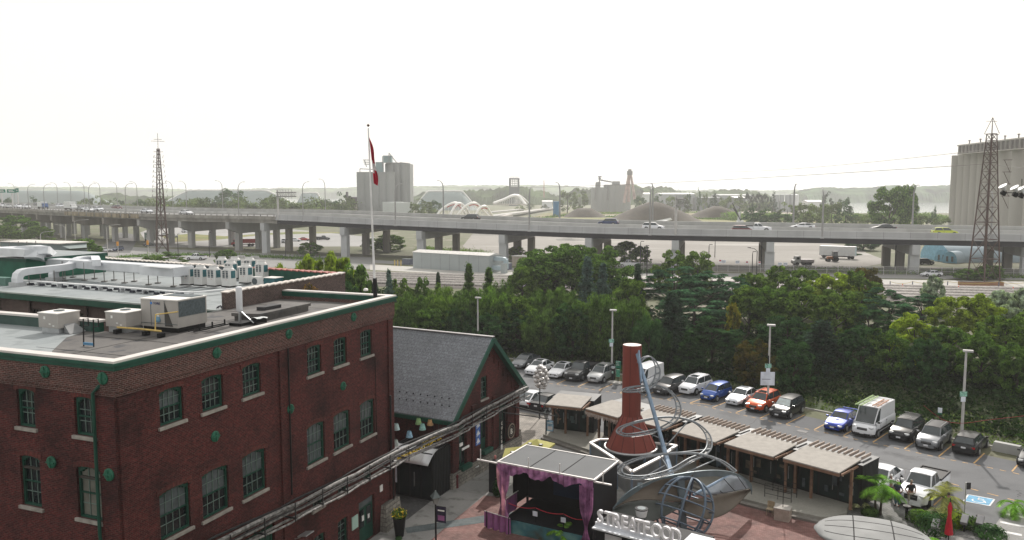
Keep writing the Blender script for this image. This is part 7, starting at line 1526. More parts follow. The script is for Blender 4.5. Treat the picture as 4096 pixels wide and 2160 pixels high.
T=[
 (1130,1050,92,75,'spray','lime','lime green feathery tree at the left end of the mass beside the condensers','leafy_tree'),(1235,1012,97,80,'spray','lime','tallest lime green feathery tree behind the far corner of the low roof','leafy_tree'),(1335,1000,100,85,'spray','lime','lime green feathery tree just left of the flagpole','leafy_tree'),(1425,1062,95,70,'round1','mid','green tree touching the flagpole on its left','leafy_tree'),(1390,1110,88,80,'round2','dark','dark low tree behind the brown firewall corner','leafy_tree'),(1070,1075,88,50,'spray','lime','small lime green bush at the end of the condensers','leafy_shrub'),(1500,1140,96,45,'con1','dspruce','dark blue green conifer right behind the flagpole base','spruce'),
 (1555,1088,112,32,'con2','spruce','small blue spruce right of the flagpole','spruce'),(1610,1128,114,55,'round3','yg','yellow green tree above the corner of the brick building','leafy_tree'),(1688,1112,116,34,'round1','mid','slender green tree in front of the rails, third from the flagpole','leafy_tree'),(1752,1096,118,24,'con1','dspruce','thin dark pointed conifer in front of the rails','spruce'),(1770,1140,112,60,'wil1','yg','olive yellow bushy tree below the thin dark conifer','leafy_tree'),(1875,1062,118,42,'con2','willow','pointed light and dark green tree in front of the utility building','pointed_tree'),(1955,1078,116,44,'con1','mid','fresh green pointed tree right of the pointed two-tone one','pointed_tree'),(2010,1122,112,55,'wil2','willow','drooping green tree left of the big round tree','willow'),
 (1650,1175,104,85,'wil1','willow','weeping tree just right of the brick building roof corner','willow'),(1760,1175,105,80,'wil2','yg','yellowish weeping tree behind the slate roof left end','willow'),(1860,1160,106,85,'wil1','willow','weeping tree behind the slate roof middle','willow'),(1960,1150,106,85,'wil2','mid','green weeping tree behind the slate roof ridge','willow'),(2070,1175,106,80,'round2','yg','olive tree right of the slim light pole behind the slate roof','leafy_tree'),(2165,1160,108,75,'wil1','willow','weeping olive tree below the big round tree','willow'),(2250,1145,104,70,'wil2','willow','bright topped weeping tree under the right half of the big round tree','willow'),
 (2180,1010,134,130,'round1','mid','left half of the big rounded crown behind the weeping trees','leafy_tree'),(2290,968,138,150,'round2','mid','big round green tree standing tallest left of centre','leafy_tree'),(2410,1000,136,100,'round3','mid','green crown joining the big round tree on its right','leafy_tree'),(2090,1070,128,60,'round1','yg','lighter green tree at the left foot of the big round tree','leafy_tree'),
 (2350,1035,116,52,'con2','spruce','left and taller one of the two blue spruces in front of the big round tree','spruce'),(2412,1062,114,46,'con1','spruce','right one of the two blue spruces in front of the big round tree','spruce'),(2552,1062,118,38,'con1','dspruce','narrow dark green conifer right of the blue spruces','spruce'),(2520,1105,112,60,'round2','yg','yellow green tree below the narrow dark conifer','leafy_tree'),(2480,1105,120,50,'layer1','dark','dark layered tree between the blue spruces and narrow conifer','leafy_tree'),
 (2690,1012,150,62,'round3','yg','left of the two yellow green crowns in front of the thick gantry post','leafy_tree'),(2790,1008,150,62,'round1','yg','right of the two yellow green crowns in front of the thick gantry post','leafy_tree'),
 (2700,1062,116,120,'layer1','deep','wide layered dark green tree with fern-like leaves in the middle','leafy_tree'),(2850,1060,118,115,'layer2','deep','layered dark green tree with fern-like leaves, right of the wide one','leafy_tree'),(2930,1100,120,80,'layer1','deep','dark layered tree at the right end of the fern-leaved group','leafy_tree'),(2780,1130,108,120,'layer2','deep','lower layered dark tree below the fern-leaved group','leafy_tree'),
 (2400,1175,98,105,'wil1','willow','large weeping tree behind the second light pole','willow'),(2530,1190,97,80,'wil2','willow','weeping tree right of the second light pole with a golden top','willow'),(2690,1180,95,95,'con2','dspruce','large dark conifer above the red column','spruce'),(2290,1220,98,80,'round1','dark','dark shaded tree left of the second light pole','leafy_tree'),(2180,1235,100,85,'wil2','willow','shaded weeping tree just behind the gable peak','willow'),(2600,1270,92,75,'wil1','dark','dark shaded weeping tree directly behind the red column','willow'),
 (3020,1085,122,75,'round2','yg','yellow green tree right of the fern-leaved group','leafy_tree'),(3115,1078,122,80,'round3','yg','yellow green tree in front of the ladder pier','leafy_tree'),(3000,1150,108,85,'round1','yg','bushy yellow green tree in the middle right of the belt','leafy_tree'),(2935,1205,102,26,'round2','gold','small golden yellow tree in the dark part of the belt','leafy_shrub'),(3100,1140,106,90,'round2','mid','green tree right of the small golden one','leafy_tree'),
 (3220,1078,124,75,'round1','yg','yellow green crown left of the lime green wide one','leafy_tree'),(3330,1085,118,95,'round2','lime','wide lime green crown below the white trailer','leafy_tree'),(3440,1098,116,85,'round3','yg','yellow green crown right of the wide lime one','leafy_tree'),(3210,1150,104,105,'round3','yg','broad olive green tree below the yellow green crowns','leafy_tree'),(3350,1165,100,100,'round1','yg','broad yellow green tree above the dim conifer','leafy_tree'),
 (3560,1152,106,95,'layer1','deep','layered blue green tree in the right part of the belt','leafy_tree'),(3690,1155,108,80,'layer2','deep','layered blue green tree whose top reaches the rails','leafy_tree'),(3480,1210,98,80,'layer2','dark','dark layered tree left of the lime maple','leafy_tree'),(3740,1098,125,36,'spray','olive','pale wispy grey green tree in front of the trackside path','leafy_tree'),(3470,1075,130,60,'round1','rust','reddish green tree top at the edge of the trackside path','leafy_tree'),
 (3830,1180,103,90,'round2','lime','lime green maple crown in front of the rails at right','leafy_tree'),(3930,1190,101,80,'round3','lime','second lime green maple crown in front of the rails','leafy_tree'),(4010,1160,108,70,'spray','olive','silvery olive tree near the right edge','leafy_tree'),(4100,1150,104,70,'spray','olive','silvery olive tree cut by the right edge','leafy_tree'),(3660,1270,88,95,'round3','lime','lime maple lower in the belt behind the grey sport utility car','leafy_tree'),(3800,1300,85,95,'round2','mid','green maple behind the black wagon','leafy_tree'),(4030,1270,84,95,'round1','yg','yellow green tree right of the rightmost light pole','leafy_tree'),(4130,1230,86,90,'round2','yg','yellow green tree at the right edge above the concrete block','leafy_tree'),
 (3290,1290,88,110,'con1','dspruce','dim grey green conifer above the ladder van','spruce'),(3150,1260,94,85,'round2','dark','dark shaded tree right of the tall light pole','leafy_tree'),(3020,1370,84,75,'round3','rust','rusty orange and olive tree by the white notice board','leafy_tree'),(2850,1260,93,90,'layer1','dark','dark shaded layered tree above the white sport utility car','leafy_tree'),(2950,1300,90,70,'layer2','dark','dark shaded layered tree behind the blue hatchback','leafy_tree'),(3450,1310,86,85,'round1','dark','dark shaded tree behind the white van','leafy_tree'),(3560,1330,84,80,'round3','mid','green tree behind the black sport utility car with roof bars','leafy_tree'),(3930,1340,80,80,'round3','mid','green tree just right of the rightmost light pole','leafy_tree'),(3700,1360,80,70,'round1','dark','low shaded tree behind the small green notice post','leafy_tree'),(3180,1370,82,70,'round1','dark','low shaded tree behind the sunshade car','leafy_tree'),(2760,1330,90,70,'con2','dark','low dark conifer right of the metal spiral','spruce'),
 (2080,1250,103,80,'round3','dark','dark shaded tree behind the slate roof right end','leafy_tree'),(1700,1240,102,90,'round1','mid','shaded green tree above the left end of the slate roof','leafy_tree'),(1830,1235,103,90,'wil2','dark','shaded weeping tree above the middle of the slate roof','willow'),(1950,1250,102,80,'round2','dark','shaded dark tree behind the slim light pole','leafy_tree'),(4080,1380,76,70,'round1','mid','low green tree behind the concrete block at the right edge','leafy_tree')]
for a in T:tree(*a[:7],name=a[7])
G2='trees beyond the railway'
for a in[(335,958,190,62,'round1','mid','small dark green tree beside the plant room roof at left','leafy_tree'),(600,1020,178,60,'round2','yg','left low bushy tree in front of the lattice mast','leafy_tree'),(672,1010,176,66,'layer1','mid','right low bushy tree in front of the lattice mast','leafy_tree'),(62,868,320,85,'round3','mid','big green tree in front of the piers at the far left','leafy_tree'),(150,905,300,50,'round1','yg','yellowish tree right of the big one at the far left','leafy_tree'),(10,900,300,60,'round2','yg','tree cut by the left edge below the expressway','leafy_tree'),(1560,940,265,55,'round1','mid','green tree behind the flagpole under the expressway','leafy_tree'),(1490,955,270,40,'round3','mid','green bush left of the flagpole under the expressway','leafy_tree'),(2500,962,214,55,'round2','mid','thin-stemmed green tree on the gravel lot edge','leafy_tree'),(2570,985,214,32,'round1','mid','smaller thin-stemmed tree right of the first on the gravel lot edge','leafy_tree'),(3455,962,268,52,'round2','dark','dark green tree beside the white trailer','leafy_tree'),(3385,1015,250,55,'layer2','dark','low dark hedge-like bush below the white trailer','leafy_shrub'),(3880,1080,178,60,'round3','mid','leafy shrub around the left foot of the big pylon','leafy_shrub'),(3960,1062,180,50,'round1','mid','leafy shrub around the right foot of the big pylon','leafy_shrub'),(3770,1078,190,50,'round2','yg','weedy bush left of the big pylon','leafy_shrub'),(2070,990,225,36,'round3','yg','small light green tree by the expressway pier left of the big round tree','leafy_tree'),(1240,968,245,40,'round2','mid','low bush between the piers behind the lime trees','leafy_shrub'),(905,1000,215,40,'round1','mid','small bush behind the white pickup','leafy_shrub')]:tree(*a[:7],name=a[7],group=G2,zb=LAND)
G3='trees on the far side of the expressway'
tree(3565,736,330,68,'round2','mid','tall lone tree standing above the expressway left of the grain silos',name='leafy_tree',group=G3,zb=LAND);tree(3640,740,336,34,'round1','mid','right fork of the tall lone tree beside the grain silos',name='leafy_tree',group=G3,zb=LAND)
far=[(928,750,620,46,'d'),(890,765,640,40,'d'),(1095,775,520,42,'f'),(1045,800,500,40,'f'),(1150,810,520,45,'f'),(1215,812,480,60,'f'),(1322,795,560,45,'d'),(1370,775,600,40,'d'),(1280,800,560,36,'f'),(700,800,560,45,'f'),(760,808,540,45,'f'),(820,800,530,45,'f'),(880,806,520,45,'f'),(950,800,520,50,'f'),(1000,812,500,40,'f'),(560,795,600,24,'d'),(470,797,620,26,'d'),(420,792,640,22,'f'),(340,790,650,26,'f'),(378,788,660,24,'f'),(20,788,620,26,'d'),(135,790,620,30,'d'),(1690,800,560,45,'f'),(1660,806,540,35,'f'),(1740,798,600,24,'d'),(2270,758,760,34,'f'),(2320,758,770,30,'f'),(2560,782,700,22,'d'),(2635,778,700,22,'d'),(2690,780,700,26,'f'),(2740,785,700,24,'f'),(2796,758,740,9,'d'),(2755,766,740,9,'d'),(2822,770,740,10,'f'),(2858,775,690,21,'k'),(2905,782,680,24,'f'),(2960,778,700,26,'f'),(2998,766,720,17,'k'),(3036,767,715,16,'k'),(3062,769,710,13,'k'),(3095,770,700,17,'k'),(3310,772,640,22,'k'),(3380,786,560,22,'d'),(3010,826,430,42,'d'),(3060,838,420,48,'d'),(3120,850,410,50,'d'),(3150,815,470,42,'f'),(3215,810,460,42,'f'),(3270,812,450,40,'f'),(3330,806,440,42,'f'),(3385,815,430,36,'d'),(3240,845,400,40,'f'),(3450,860,400,40,'f'),(3500,850,400,36,'f'),(3690,855,380,30,'f'),(3740,830,420,14,'d'),(3770,868,380,36,'f'),(3650,862,390,30,'f'),(2120,812,900,16,'f'),(2180,818,860,16,'f'),(2080,820,800,16,'f'),(3420,965,330,40,'f'),(3330,968,340,35,'f')]
cnt={}
seen={'d':'dark green','f':'hazy light green','k':'very dark round'}
def nearest(px):
    L_=[(20,'left road signs'),(280,'the box truck'),(480,'the lattice mast'),(820,'the long heap'),(1050,'the truss gantry'),(1330,'the brick hall'),(1680,'the central silos'),(2080,'the farther arch'),(2300,'the cement plant'),(2640,'the tripod tower'),(2860,'the jagged mound'),(3080,'the white pickup'),(3250,'the storage tanks'),(3480,'the tall lone tree'),(3720,'the grain silos')]
    return min(L_,key=lambda q:abs(q[0]-px))[1]
for k,(px,yt,Y,hw_,c_)in enumerate(sorted(far)):
    nm=nearest(px);key=(c_,nm);cnt[key]=cnt.get(key,0)+1
for k,(px,yt,Y,hw_,c_)in enumerate(sorted(far)):
    nm=nearest(px);key=(c_,nm);s_=cnt.setdefault(('i',key),0);cnt[('i',key)]+=1
    lab=f"{ORD[s_] if cnt[key] > 1 else 'only'} {seen[c_]} tree{' from left' if cnt[key] > 1 else ''}, beyond the expressway near {nm}"
    tree(px,yt,Y,hw_,'far1' if k%2 else 'far2',{'d':'dark','f':'far','k':'fdark'}[c_],lab,'distant_tree',G3,LAND)
def scrub(name,pts,n,h,mt,lab,z=LAND,seed=1,size=.16):
    rnd=np.random.RandomState(seed);P=[];W_=[gp(x,y,z)for x,y in pts]
    for i in range(n):a,b,u,v=rnd.randint(len(W_)-1),0,rnd.uniform(),rnd.uniform(-1,1);p=W_[a].lerp(W_[a+1],u);P.append((p.x+rnd.normal()*1.2,p.y+v*min(h*3.5,14),z+(rnd.uniform()**.8*.62 if h>5 else abs(rnd.normal())*.5)*h*(.62+.3*math.sin(p.x*.13)**2+.2*math.sin(p.x*.41)**2)))
    P=np.array(P);Nn=rnd.normal(size=(n,3));Nn/=np.linalg.norm(Nn,axis=1,keepdims=True);o=leaves(name,P,Nn,size,mt,None,1.6,rnd);tag(o,lab,'ground cover',kind='stuff')
scrub('weeds',[(3150,1078),(3400,1088),(3750,1098),(4100,1110)],5000,.9,LM['yg'],'weedy green scrub along the fence at right under the expressway',seed=3);scrub('weeds',[(2320,866),(2600,872),(2950,880)],4500,1.3,LM['yg'],'yellow green weeds in the meadow beyond the expressway',seed=5,size=.4);scrub('weeds',[(2100,884),(2300,858),(2560,853),(2900,850)],3500,1.6,LM['yg'],'reedy scrub along the earth mounds',seed=6,size=.5);scrub('weeds',[(480,1030),(760,1020),(1050,1028),(1300,1040)],4500,.8,LM['mid'],'low green weeds along the service road at left',seed=7);scrub('weeds',[(2250,1072),(2450,1084),(2700,1094)],3000,.9,LM['dark'],'dark hedge scrub along the side road behind the big round tree',seed=8);scrub('weeds',[(1680,998),(1950,1020)],3500,1.3,LM['yg'],'green scrub under the expressway behind the utility building',seed=9)
scrub('roadside_woods',[(620,893),(900,888),(1420,885)],16000,24,LM['far'],'hazy green woods behind the expressway between the lattice mast and silos',seed=21,size=.6);scrub('roadside_woods',[(-60,872),(300,872),(620,880)],8000,17,LM['far'],'hazy low woods behind the expressway at the far left',seed=22,size=.7);scrub('roadside_woods',[(2560,838),(3000,842),(3350,850)],9000,16,LM['far'],'hazy low woods behind the pointed earth mounds',seed=23,size=.8);scrub('roadside_woods',[(2900,880),(3400,884),(3780,886)],9000,9,LM['yg'],'yellow green scrub woods behind the expressway left of the silos',seed=24,size=.5)
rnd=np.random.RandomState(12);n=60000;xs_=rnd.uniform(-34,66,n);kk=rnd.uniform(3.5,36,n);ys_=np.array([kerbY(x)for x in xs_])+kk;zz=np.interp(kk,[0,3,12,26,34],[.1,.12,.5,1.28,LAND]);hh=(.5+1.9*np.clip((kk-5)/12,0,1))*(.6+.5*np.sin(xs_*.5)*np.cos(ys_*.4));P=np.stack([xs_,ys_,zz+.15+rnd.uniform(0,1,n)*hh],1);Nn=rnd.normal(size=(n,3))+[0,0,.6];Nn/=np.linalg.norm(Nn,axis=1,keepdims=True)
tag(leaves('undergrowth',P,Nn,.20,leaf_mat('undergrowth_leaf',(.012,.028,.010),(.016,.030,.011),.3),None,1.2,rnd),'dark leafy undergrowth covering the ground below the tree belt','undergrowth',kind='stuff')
for k,t in TP.items():
    if k not in USED:
        for c in list(t.children):bpy.data.objects.remove(c)
        bpy.data.objects.remove(t)
#  shops, stage, sculpture and people on the plaza
m_wood=mat('cedar_wood',(.20,.12,.08),.75,0,.25,3);m_roofw=mat('grey_plank_roof',(.33,.31,.285),.9,0,.12,2.5);m_fin=mat('weathered_fin',(.34,.28,.24),.8,0,.2,4)
m_pink=mat('pink_curtain',(.27,.10,.24),.6,0,.18,3);m_pinkl=leaf_mat('pink_sheer',(.40,.17,.36),(.30,.14,.28),.3,2)
m_tube=mat('sculpture_steel',(.17,.185,.20),.5,.3,.2,2);m_blu=mat('blue_grey_steel',(.20,.27,.36),.45,.3,.2,2);m_red=mat('oxide_red',(.20,.048,.036),.6,.05,.2,1.2,streak=True)
m_bulb=mat('bulb_glass',(.8,.75,.6),.3)
def shop(FL,FR,lab,fins=True,seed=0,side=False,fringe=False):
    a=Vector((*FL,0));b=Vector((*FR,0));W=(b-a).length;t=thing('shop_pod',lab,'shop',(a.x,a.y,.34),math.atan2(b.y-a.y,b.x-a.x),'black shop pods with plank roofs');H=2.86
    mb=MB();mb.add([(.05,0,H-.02),(W-.25,0,H-.02),(W-.25,3.3,H+.14),(.05,3.3,H+.14),(.05,0,H-.1),(W-.25,0,H-.1),(W-.25,3.3,H+.06),(.05,3.3,H+.06)],FB);mb.obj('roof',m_roofw,t)
    mb=MB();mb.box((W/2-.1,.08,H-.2),(W-.3,.1,.2));mb.box((W/2,1.5,H-.18),(W,.08,.16))
    for x in(.15,W-.15):mb.box((x,1.6,H-.17),(.09,3.0,.13))
    mb.obj('fascia',m_wood,t)
    for x in(.18,1.35,W-.12):MB().box((x,1.55,(H-.25)/2),(.16,.16,H-.25)).obj('post',m_wood,t)
    MB().box((W/2,3.75,(H-.1)/2),(W+.3,2.5,H-.1)).obj('container',m_rib,t);mb=MB()
    for k in range(12):mb.box((W+.16,2.6+k*.2,(H-.1)/2),(.05,.07,H-.15))
    mb.box((W/2,3.75,H-.06),(W+.36,2.56,.06));mb.obj('ribs',MATS['rib_grey'],t)
    for k in range(3):g=MB().box((W*(k+.5)/3,2.485,1.2),(W/3-.16,.02,2.2)).obj('glass_door',glass('shop_glass',(.015,.028,.027),.06),t);MB().box((W*(k+.5)/3+.3,2.46,1.1),(.03,.03,.9)).obj('door_handle',m_steel,g)
    rnd=random.Random(seed)
    for k in range(6):MB().box((rnd.uniform(.3,W-.3),2.44,rnd.uniform(.3,1.7)),(rnd.uniform(.15,.4),.02+.004*k,rnd.uniform(.1,.7))).obj('window_display',mat('display_'+str(seed),[(.08,.12,.12),(.14,.14,.12),(.10,.07,.08),(.06,.09,.12),(.12,.10,.07),(.07,.09,.10)][seed],.7,0,.5,3),t)
    if fins:
        for k in range(10):MB().box((.25+k*(W-.3)/9.5,3.95,H+.18),(.07,1.35,.2)).obj('pergola_fin',m_fin,t)
    if fringe:
        mb=MB()
        for k in range(90):x=W*k/89;l_=rnd.uniform(.12,.42);mb.box((x,.02+rnd.uniform(-.03,.03),H-.28-l_/2),(.03,.02,l_))
        mb.obj('fringe',mat('fringe_pale',(.45,.38,.34),.9),t)
    mb=MB()
    for k in range(6):mb.ball((.3+k*(W-.6)/5,.7,H-.42-.1*math.sin(k*1.3)**2),.035,6,4)
    mb.obj('string_bulbs',m_bulb,t);return t
for k,(a,b,l_)in enumerate([((2.79,66.0),(5.98,64.75),'first black shop pod at the left end of the row, with no fins'),((6.05,64.65),(8.55,61.8),'shop pod with fringed eave left of the red column'),((8.95,61.6),(11.7,58.95),'shop pod behind the red cone'),((12.0,58.5),(14.72,55.5),'fourth shop pod of the row, behind the metal loop'),((15.1,55.4),(17.86,52.35),'fifth shop pod, second from the right end of the row'),((18.24,52.3),(21.06,49.2),'last shop pod at the right end of the row beside the palms')]):shop(a,b,l_,k>1,k,fringe=k==1)
SA=Vector((-.82,48.0,0));SB=Vector((4.74,44.9,0));SW=(SB-SA).length;st=thing('stage','black outdoor stage with grey panel roof and pink purple curtains','stage',tuple(SA),math.atan2(SB.y-SA.y,SB.x-SA.x));SD=3.7;SH=4.35
m_sr=mat('stage_roof_grey',(.155,.16,.165),.85,0,.06,.8,spec=.1);m_wf=mat('white_frame',(.60,.58,.57),.5,.2);m_stg=mat('stage_black',(.012,.013,.016),.7)
for k in range(3):MB().box((SW*(k+.5)/3,SD/2,SH),(SW/3-.09,SD,.07)).obj('roof_panel',m_sr,st)
mb=MB()
for y in(-.03,SD+.03):mb.box((SW/2,y,SH+.01),(SW+.2,.09,.12))
for x in(-.05,SW+.05):mb.box((x,SD/2,SH+.01),(.09,SD,.12))
mb.box((-.8,.05,SH-.1),(1.6,.1,.08));mb.box((SW+.5,.05,SH-.1),(1.2,.1,.08));mb.obj('roof_frame',m_wf,st)
mb=MB()
for k in(1,2):mb.box((SW*k/3,SD/2,SH+.03),(.05,SD,.05))
mb.obj('roof_joint',m_stg,st)
for x in(-1.3,SW*.33,SW*.66,SW+.6):MB().cyl((x,-.03,SH-.1),.03,.75,6).obj('rail_post',m_wf,st)
mb=MB();mb.box((SW/2,SD/2,.45),(SW-.9,SD,.88));mb.obj('deck',m_stg,st)
mb=MB();mb.box((SW/2,SD-.05,2.6),(SW,.08,3.4));mb.box((SW-.02,SD/2,2.3),(.06,SD,4.0));mb.box((.1,SD*.7,2.6),(.06,SD*.5,3.2));mb.obj('backdrop',m_stg,st);MB().box((SW*.62,SD-.12,2.2),(SW*.6,.03,1.5)).obj('blue_screen',mat('stage_blue',(.015,.03,.07),.6),st)
for x in(.12,SW-.12):
    for y in(.12,SD-.12):MB().beam((x,y,0),(x,y,SH),.12,.12).obj('post',m_stg,st)
mb=MB()
for k in range(16):mb.tube([(SW*k/16,.1,SH-.1),(SW*(k+.5)/16,.1,SH-.38),(SW*(k+1)/16,.1,SH-.1)],.02,4)
mb.obj('front_truss',m_wf,st)
nds=nodes_of('painted_skirt');m_sk=nds[0];n=nds[1];g_=N(n,'ShaderNodeTexNoise');g_.inputs['Scale'].default_value=.9;ge=N(n,'ShaderNodeNewGeometry');n.links.new(ge.outputs['Position'],g_.inputs['Vector']);rm=N(n,'ShaderNodeValToRGB');rm.color_ramp.elements[0].color=(.05,.06,.04,1);rm.color_ramp.elements[0].position=.36;rm.color_ramp.elements[1].color=(.04,.15,.18,1);rm.color_ramp.elements[1].position=.5;e=rm.color_ramp.elements.new(.65);e.color=(.12,.26,.25,1);n.links.new(g_.outputs[0],rm.inputs[0]);n.links.new(rm.outputs[0],nds[2].inputs[0])
MB().box((SW/2+.1,-.06,.44),(SW-.7,.03,.86)).obj('painted_skirt',m_sk,st)
def drape(nm,x0,x1,ztop,zbot,zt_,pinch,y=-.12,folds=7):
    rows=[]
    for i in range(15):
        u=i/14;z=ztop+(zbot-ztop)*u;k=1-pinch*math.exp(-((z-zt_)/.8)**2);c=(x0+x1)/2;rows.append([(c+(x0+(x1-x0)*j/28-c)*k,y+.06*math.sin(j/28*folds*6.28)*k,z)for j in range(29)])
    return MB().grid(rows).obj(nm,m_pinkl,st,smooth=True)
drape('curtain',-.1,.85,SH-.15,.5,2.0,.72);drape('curtain',SW-.85,SW+.05,SH-.4,.35,1.4,.78)
rows=[]
for i in range(7):
    u=i/6;rows.append([(SW*j/60,-.13+.06*math.sin(j*1.7),SH+.12-.12*(1 if.08<j/60<.92 else 1)-u*(.25+.38*abs(math.sin(j/60*3.14*3.5))+.05*math.sin(j*.9)))for j in range(61)])
MB().grid(rows).obj('valance',m_pinkl,st,smooth=True)
mb=MB();mb.grid([[(.45+.05*math.sin(j),.1+j*.14,2.0-i*.35)for j in range(12)]for i in range(4)]);mb.obj('side_cloth',m_pink,st);MB().beam((.45,.1,2.05),(.45,1.7,2.05),.05,.05).obj('side_rail',m_wf,st)
rp=MB();P_=[Vector((.55,.25,1.75)),Vector((SW*.38,.3,1.8)),Vector((SW*.68,.3,1.8)),Vector((SW-.6,.3,1.75))]
for a,b in zip(P_,P_[1:]):rp.tube([a.lerp(b,k/5)-Vector((0,0,.14*math.sin(math.pi*k/5)))for k in range(6)],.02,4)
rp.obj('red_rope',mat('rope_red',(.5,.02,.04),.6),st)
for x in(SW*.38,SW*.68):MB().cyl((x,.3,.89),.03,.95,8).obj('rope_stand',m_stg,st);MB().box((x,.24,1.45),(.32,.03,.3)).obj('framed_notice',MATS['poster_white'],st)
def cloth_barrier(px0,py0,px1,py1,lab):
    a=gp(px0,py0);b=gp(px1,py1);t=thing('cloth_barrier',lab,'barrier',tuple(a),math.atan2(b.y-a.y,b.x-a.x));L=(b-a).length;MB().grid([[(L*j/24,.05*math.sin(j*1.1)*(1+i*.3),1.05-i*.24-.05*abs(math.sin(j*.5))*i)for j in range(25)]for i in range(5)]).obj('cloth',m_pink,t,smooth=True);MB().tube([(0,0,1.06),(L,0,1.06)],.025,5).obj('rail',m_wf,t)
    for x in(.2,L-.1):MB().cyl((x,0,0),.035,1.1,7).obj('post',m_stg,t)
cloth_barrier(1937,2108,2040,2140,'pink purple cloth barrier on the red paving left of the stage')
for k,(px,py,lab)in enumerate([(1984,1968,'tall black loudspeaker on the left of the stage'),(2428,2032,'tall black loudspeaker on the right of the stage behind the sign')]):
    p=gp(px,py);t=thing('loudspeaker',lab,'loudspeaker',tuple(p),R(-29));MB().box((0,0,1.15),(.75,.75,2.2),taper=.98).obj('cabinet',m_stg,t,bevel=.03);mb=MB()
    for s in(-.2,.2):mb.tube([(s+.12*math.cos(a),.1+.12*math.sin(a),2.28)for a in np.linspace(0,6.28,11)[:-1]],.025,4,closed=True)
    mb.obj('top_frame',m_piped,t);MB().ball((0,-.1,2.55),(.1,.08,.16),8,6).obj('pink_ornament',mat('ornament_pink',(.55,.22,.20),.5),t)
CY=58.5;cc=dp(2523,1785,CY);colr=.70
t=thing('cone_tower','tall oxide red steel column flaring into a wide cone, open at the top','sculpture',(cc.x,CY,0));zb_=cc.z;zt1=dp(2530,1378,CY).z;zj=dp(2520,1662,CY).z
NS=12
MB().lathe((0,0,0),[(colr,zj),(colr,zt1)],28,False).obj('column',m_red,t,smooth=True);MB().lathe((0,0,zt1),[(colr*.97,-.03),(colr*.97,-.02)],28).obj('top_disc',mat('cone_cap',(.6,.57,.53),.7,0,.3,4),t)
mb=MB();mb.lathe((0,0,0),[(1.92,zb_),(colr*1.02,zj+.05)],NS,False);mb.obj('cone',m_red,t);mb=MB()
for k in range(NS):a=2*math.pi*k/NS;mb.tube([(1.93*math.cos(a),1.93*math.sin(a),zb_),(colr*1.03*math.cos(a),colr*1.03*math.sin(a),zj+.05)],.022,4)
for a in(-.6,-1.9):mb.tube([(colr*1.01*math.cos(a),colr*1.01*math.sin(a),zj),(colr*1.01*math.cos(a),colr*1.01*math.sin(a),zt1)],.016,4)
mb.obj('seams',mat('seam_dark',(.06,.02,.02),.6),t)
MB().tube([(1.95*math.cos(a),1.95*math.sin(a),zb_-.03)for a in np.linspace(0,6.28,33)[:-1]],.09,6,closed=True).obj('base_ring',m_steel,t)
for k in range(4):a=k*1.57+.5;MB().tube([(1.7*math.cos(a),1.7*math.sin(a),0),(1.7*math.cos(a),1.7*math.sin(a),zb_)],.09,6).obj('leg',m_blu,t)
hx=[gp(x,y,2.1)for x,y in[(2362,1772),(2398,1758),(2440,1758),(2660,1776),(2706,1782),(2640,1830),(2528,1888),(2470,1842)]];t=thing('glass_booth','white framed low glass enclosure around the foot of the red cone','booth',(cc.x,CY,0));mb=MB()
for a,b in zip(hx,hx[1:]+hx[:1]):mb.beam(a,b,.24,.12)
mb.obj('top_rail',m_wf,t,world=True);mb=MB()
for a in hx:mb.beam((a.x,a.y,0),(a.x,a.y,2.04),.14,.14)
mb.obj('posts',m_blu,t,world=True);mb=MB()
for a,b in zip(hx,hx[1:]+hx[:1]):wallq(mb,a,b,.3,2.03)
mb.obj('panels',mat('booth_panel',(.14,.15,.155),.3,0,.2),t,world=True)
sp=thing('spiral_sculpture','silver roller-coaster-like spiral track winding around a leaning blue grey mast','sculpture',(9,52,0));m0=dp(2549,1416,CY-1);m1=dp(2655,1790,53.4);m2=dp(2690,1915,49.5)
def mastp(k):return m0.lerp(m1,k/.65)if k<.65 else m1.lerp(m2,(k-.65)/.35)
MB().tube([m0,m1,m2],[.13,.16,.2],8).obj('mast',m_blu,sp,world=True);MB().beam(m0+Vector((.1,0,.2)),m0.lerp(m1,.32)+Vector((-.3,0,0)),.1,.5).obj('mast_fin',m_blu,sp,world=True)
TK=[(2556,1450,57.2),(2578,1430,57.5),(2606,1430,57.6),(2630,1470,57.2),(2626,1515,56.6),(2600,1548,56.2),(2550,1562,55.8),(2500,1564,55.6),(2512,1552,56),(2570,1543,56.6),(2640,1545,56.8),(2690,1575,56.4),(2714,1625,55.8),(2702,1675,55),(2650,1712,54.4),(2580,1732,53.8),(2510,1740,53.4),(2476,1728,53.6),(2495,1705,54.2),(2580,1680,55),(2680,1668,55.4),(2770,1685,55.2),(2825,1730,54.5),(2838,1780,53.4),(2815,1815,52.2),(2760,1840,51),(2690,1880,50),(2600,1906,49.2),(2525,1908,48.8),(2480,1892,49),(2490,1862,50),(2570,1830,51.4),(2680,1814,52.2),(2790,1815,52),(2880,1842,51.4),(2940,1885,50.4)]
TP_=[dp(*k)for k in TK];TC=[Vector(cr(TP_,i,k/6))for i in range(len(TP_)-1)for k in range(6)]+[TP_[-1]];TN=[]
for i in range(len(TC)):v=TC[min(i+1,len(TC)-1)]-TC[max(i-1,0)];sn=Vector((v.y,-v.x,v.length*.15)).normalized();TN.append(sn)
P0=[c-n_*.17 for c,n_ in zip(TC,TN)];P=[c+n_*.17 for c,n_ in zip(TC,TN)]
for q in(P0,P):MB().tube(q,.055,6).obj('track_rail',m_tube,sp,smooth=True,world=True)
mb=MB();sh=MB()
for i in range(0,len(P),3):mb.tube([P0[i],P[i]],.025,4)
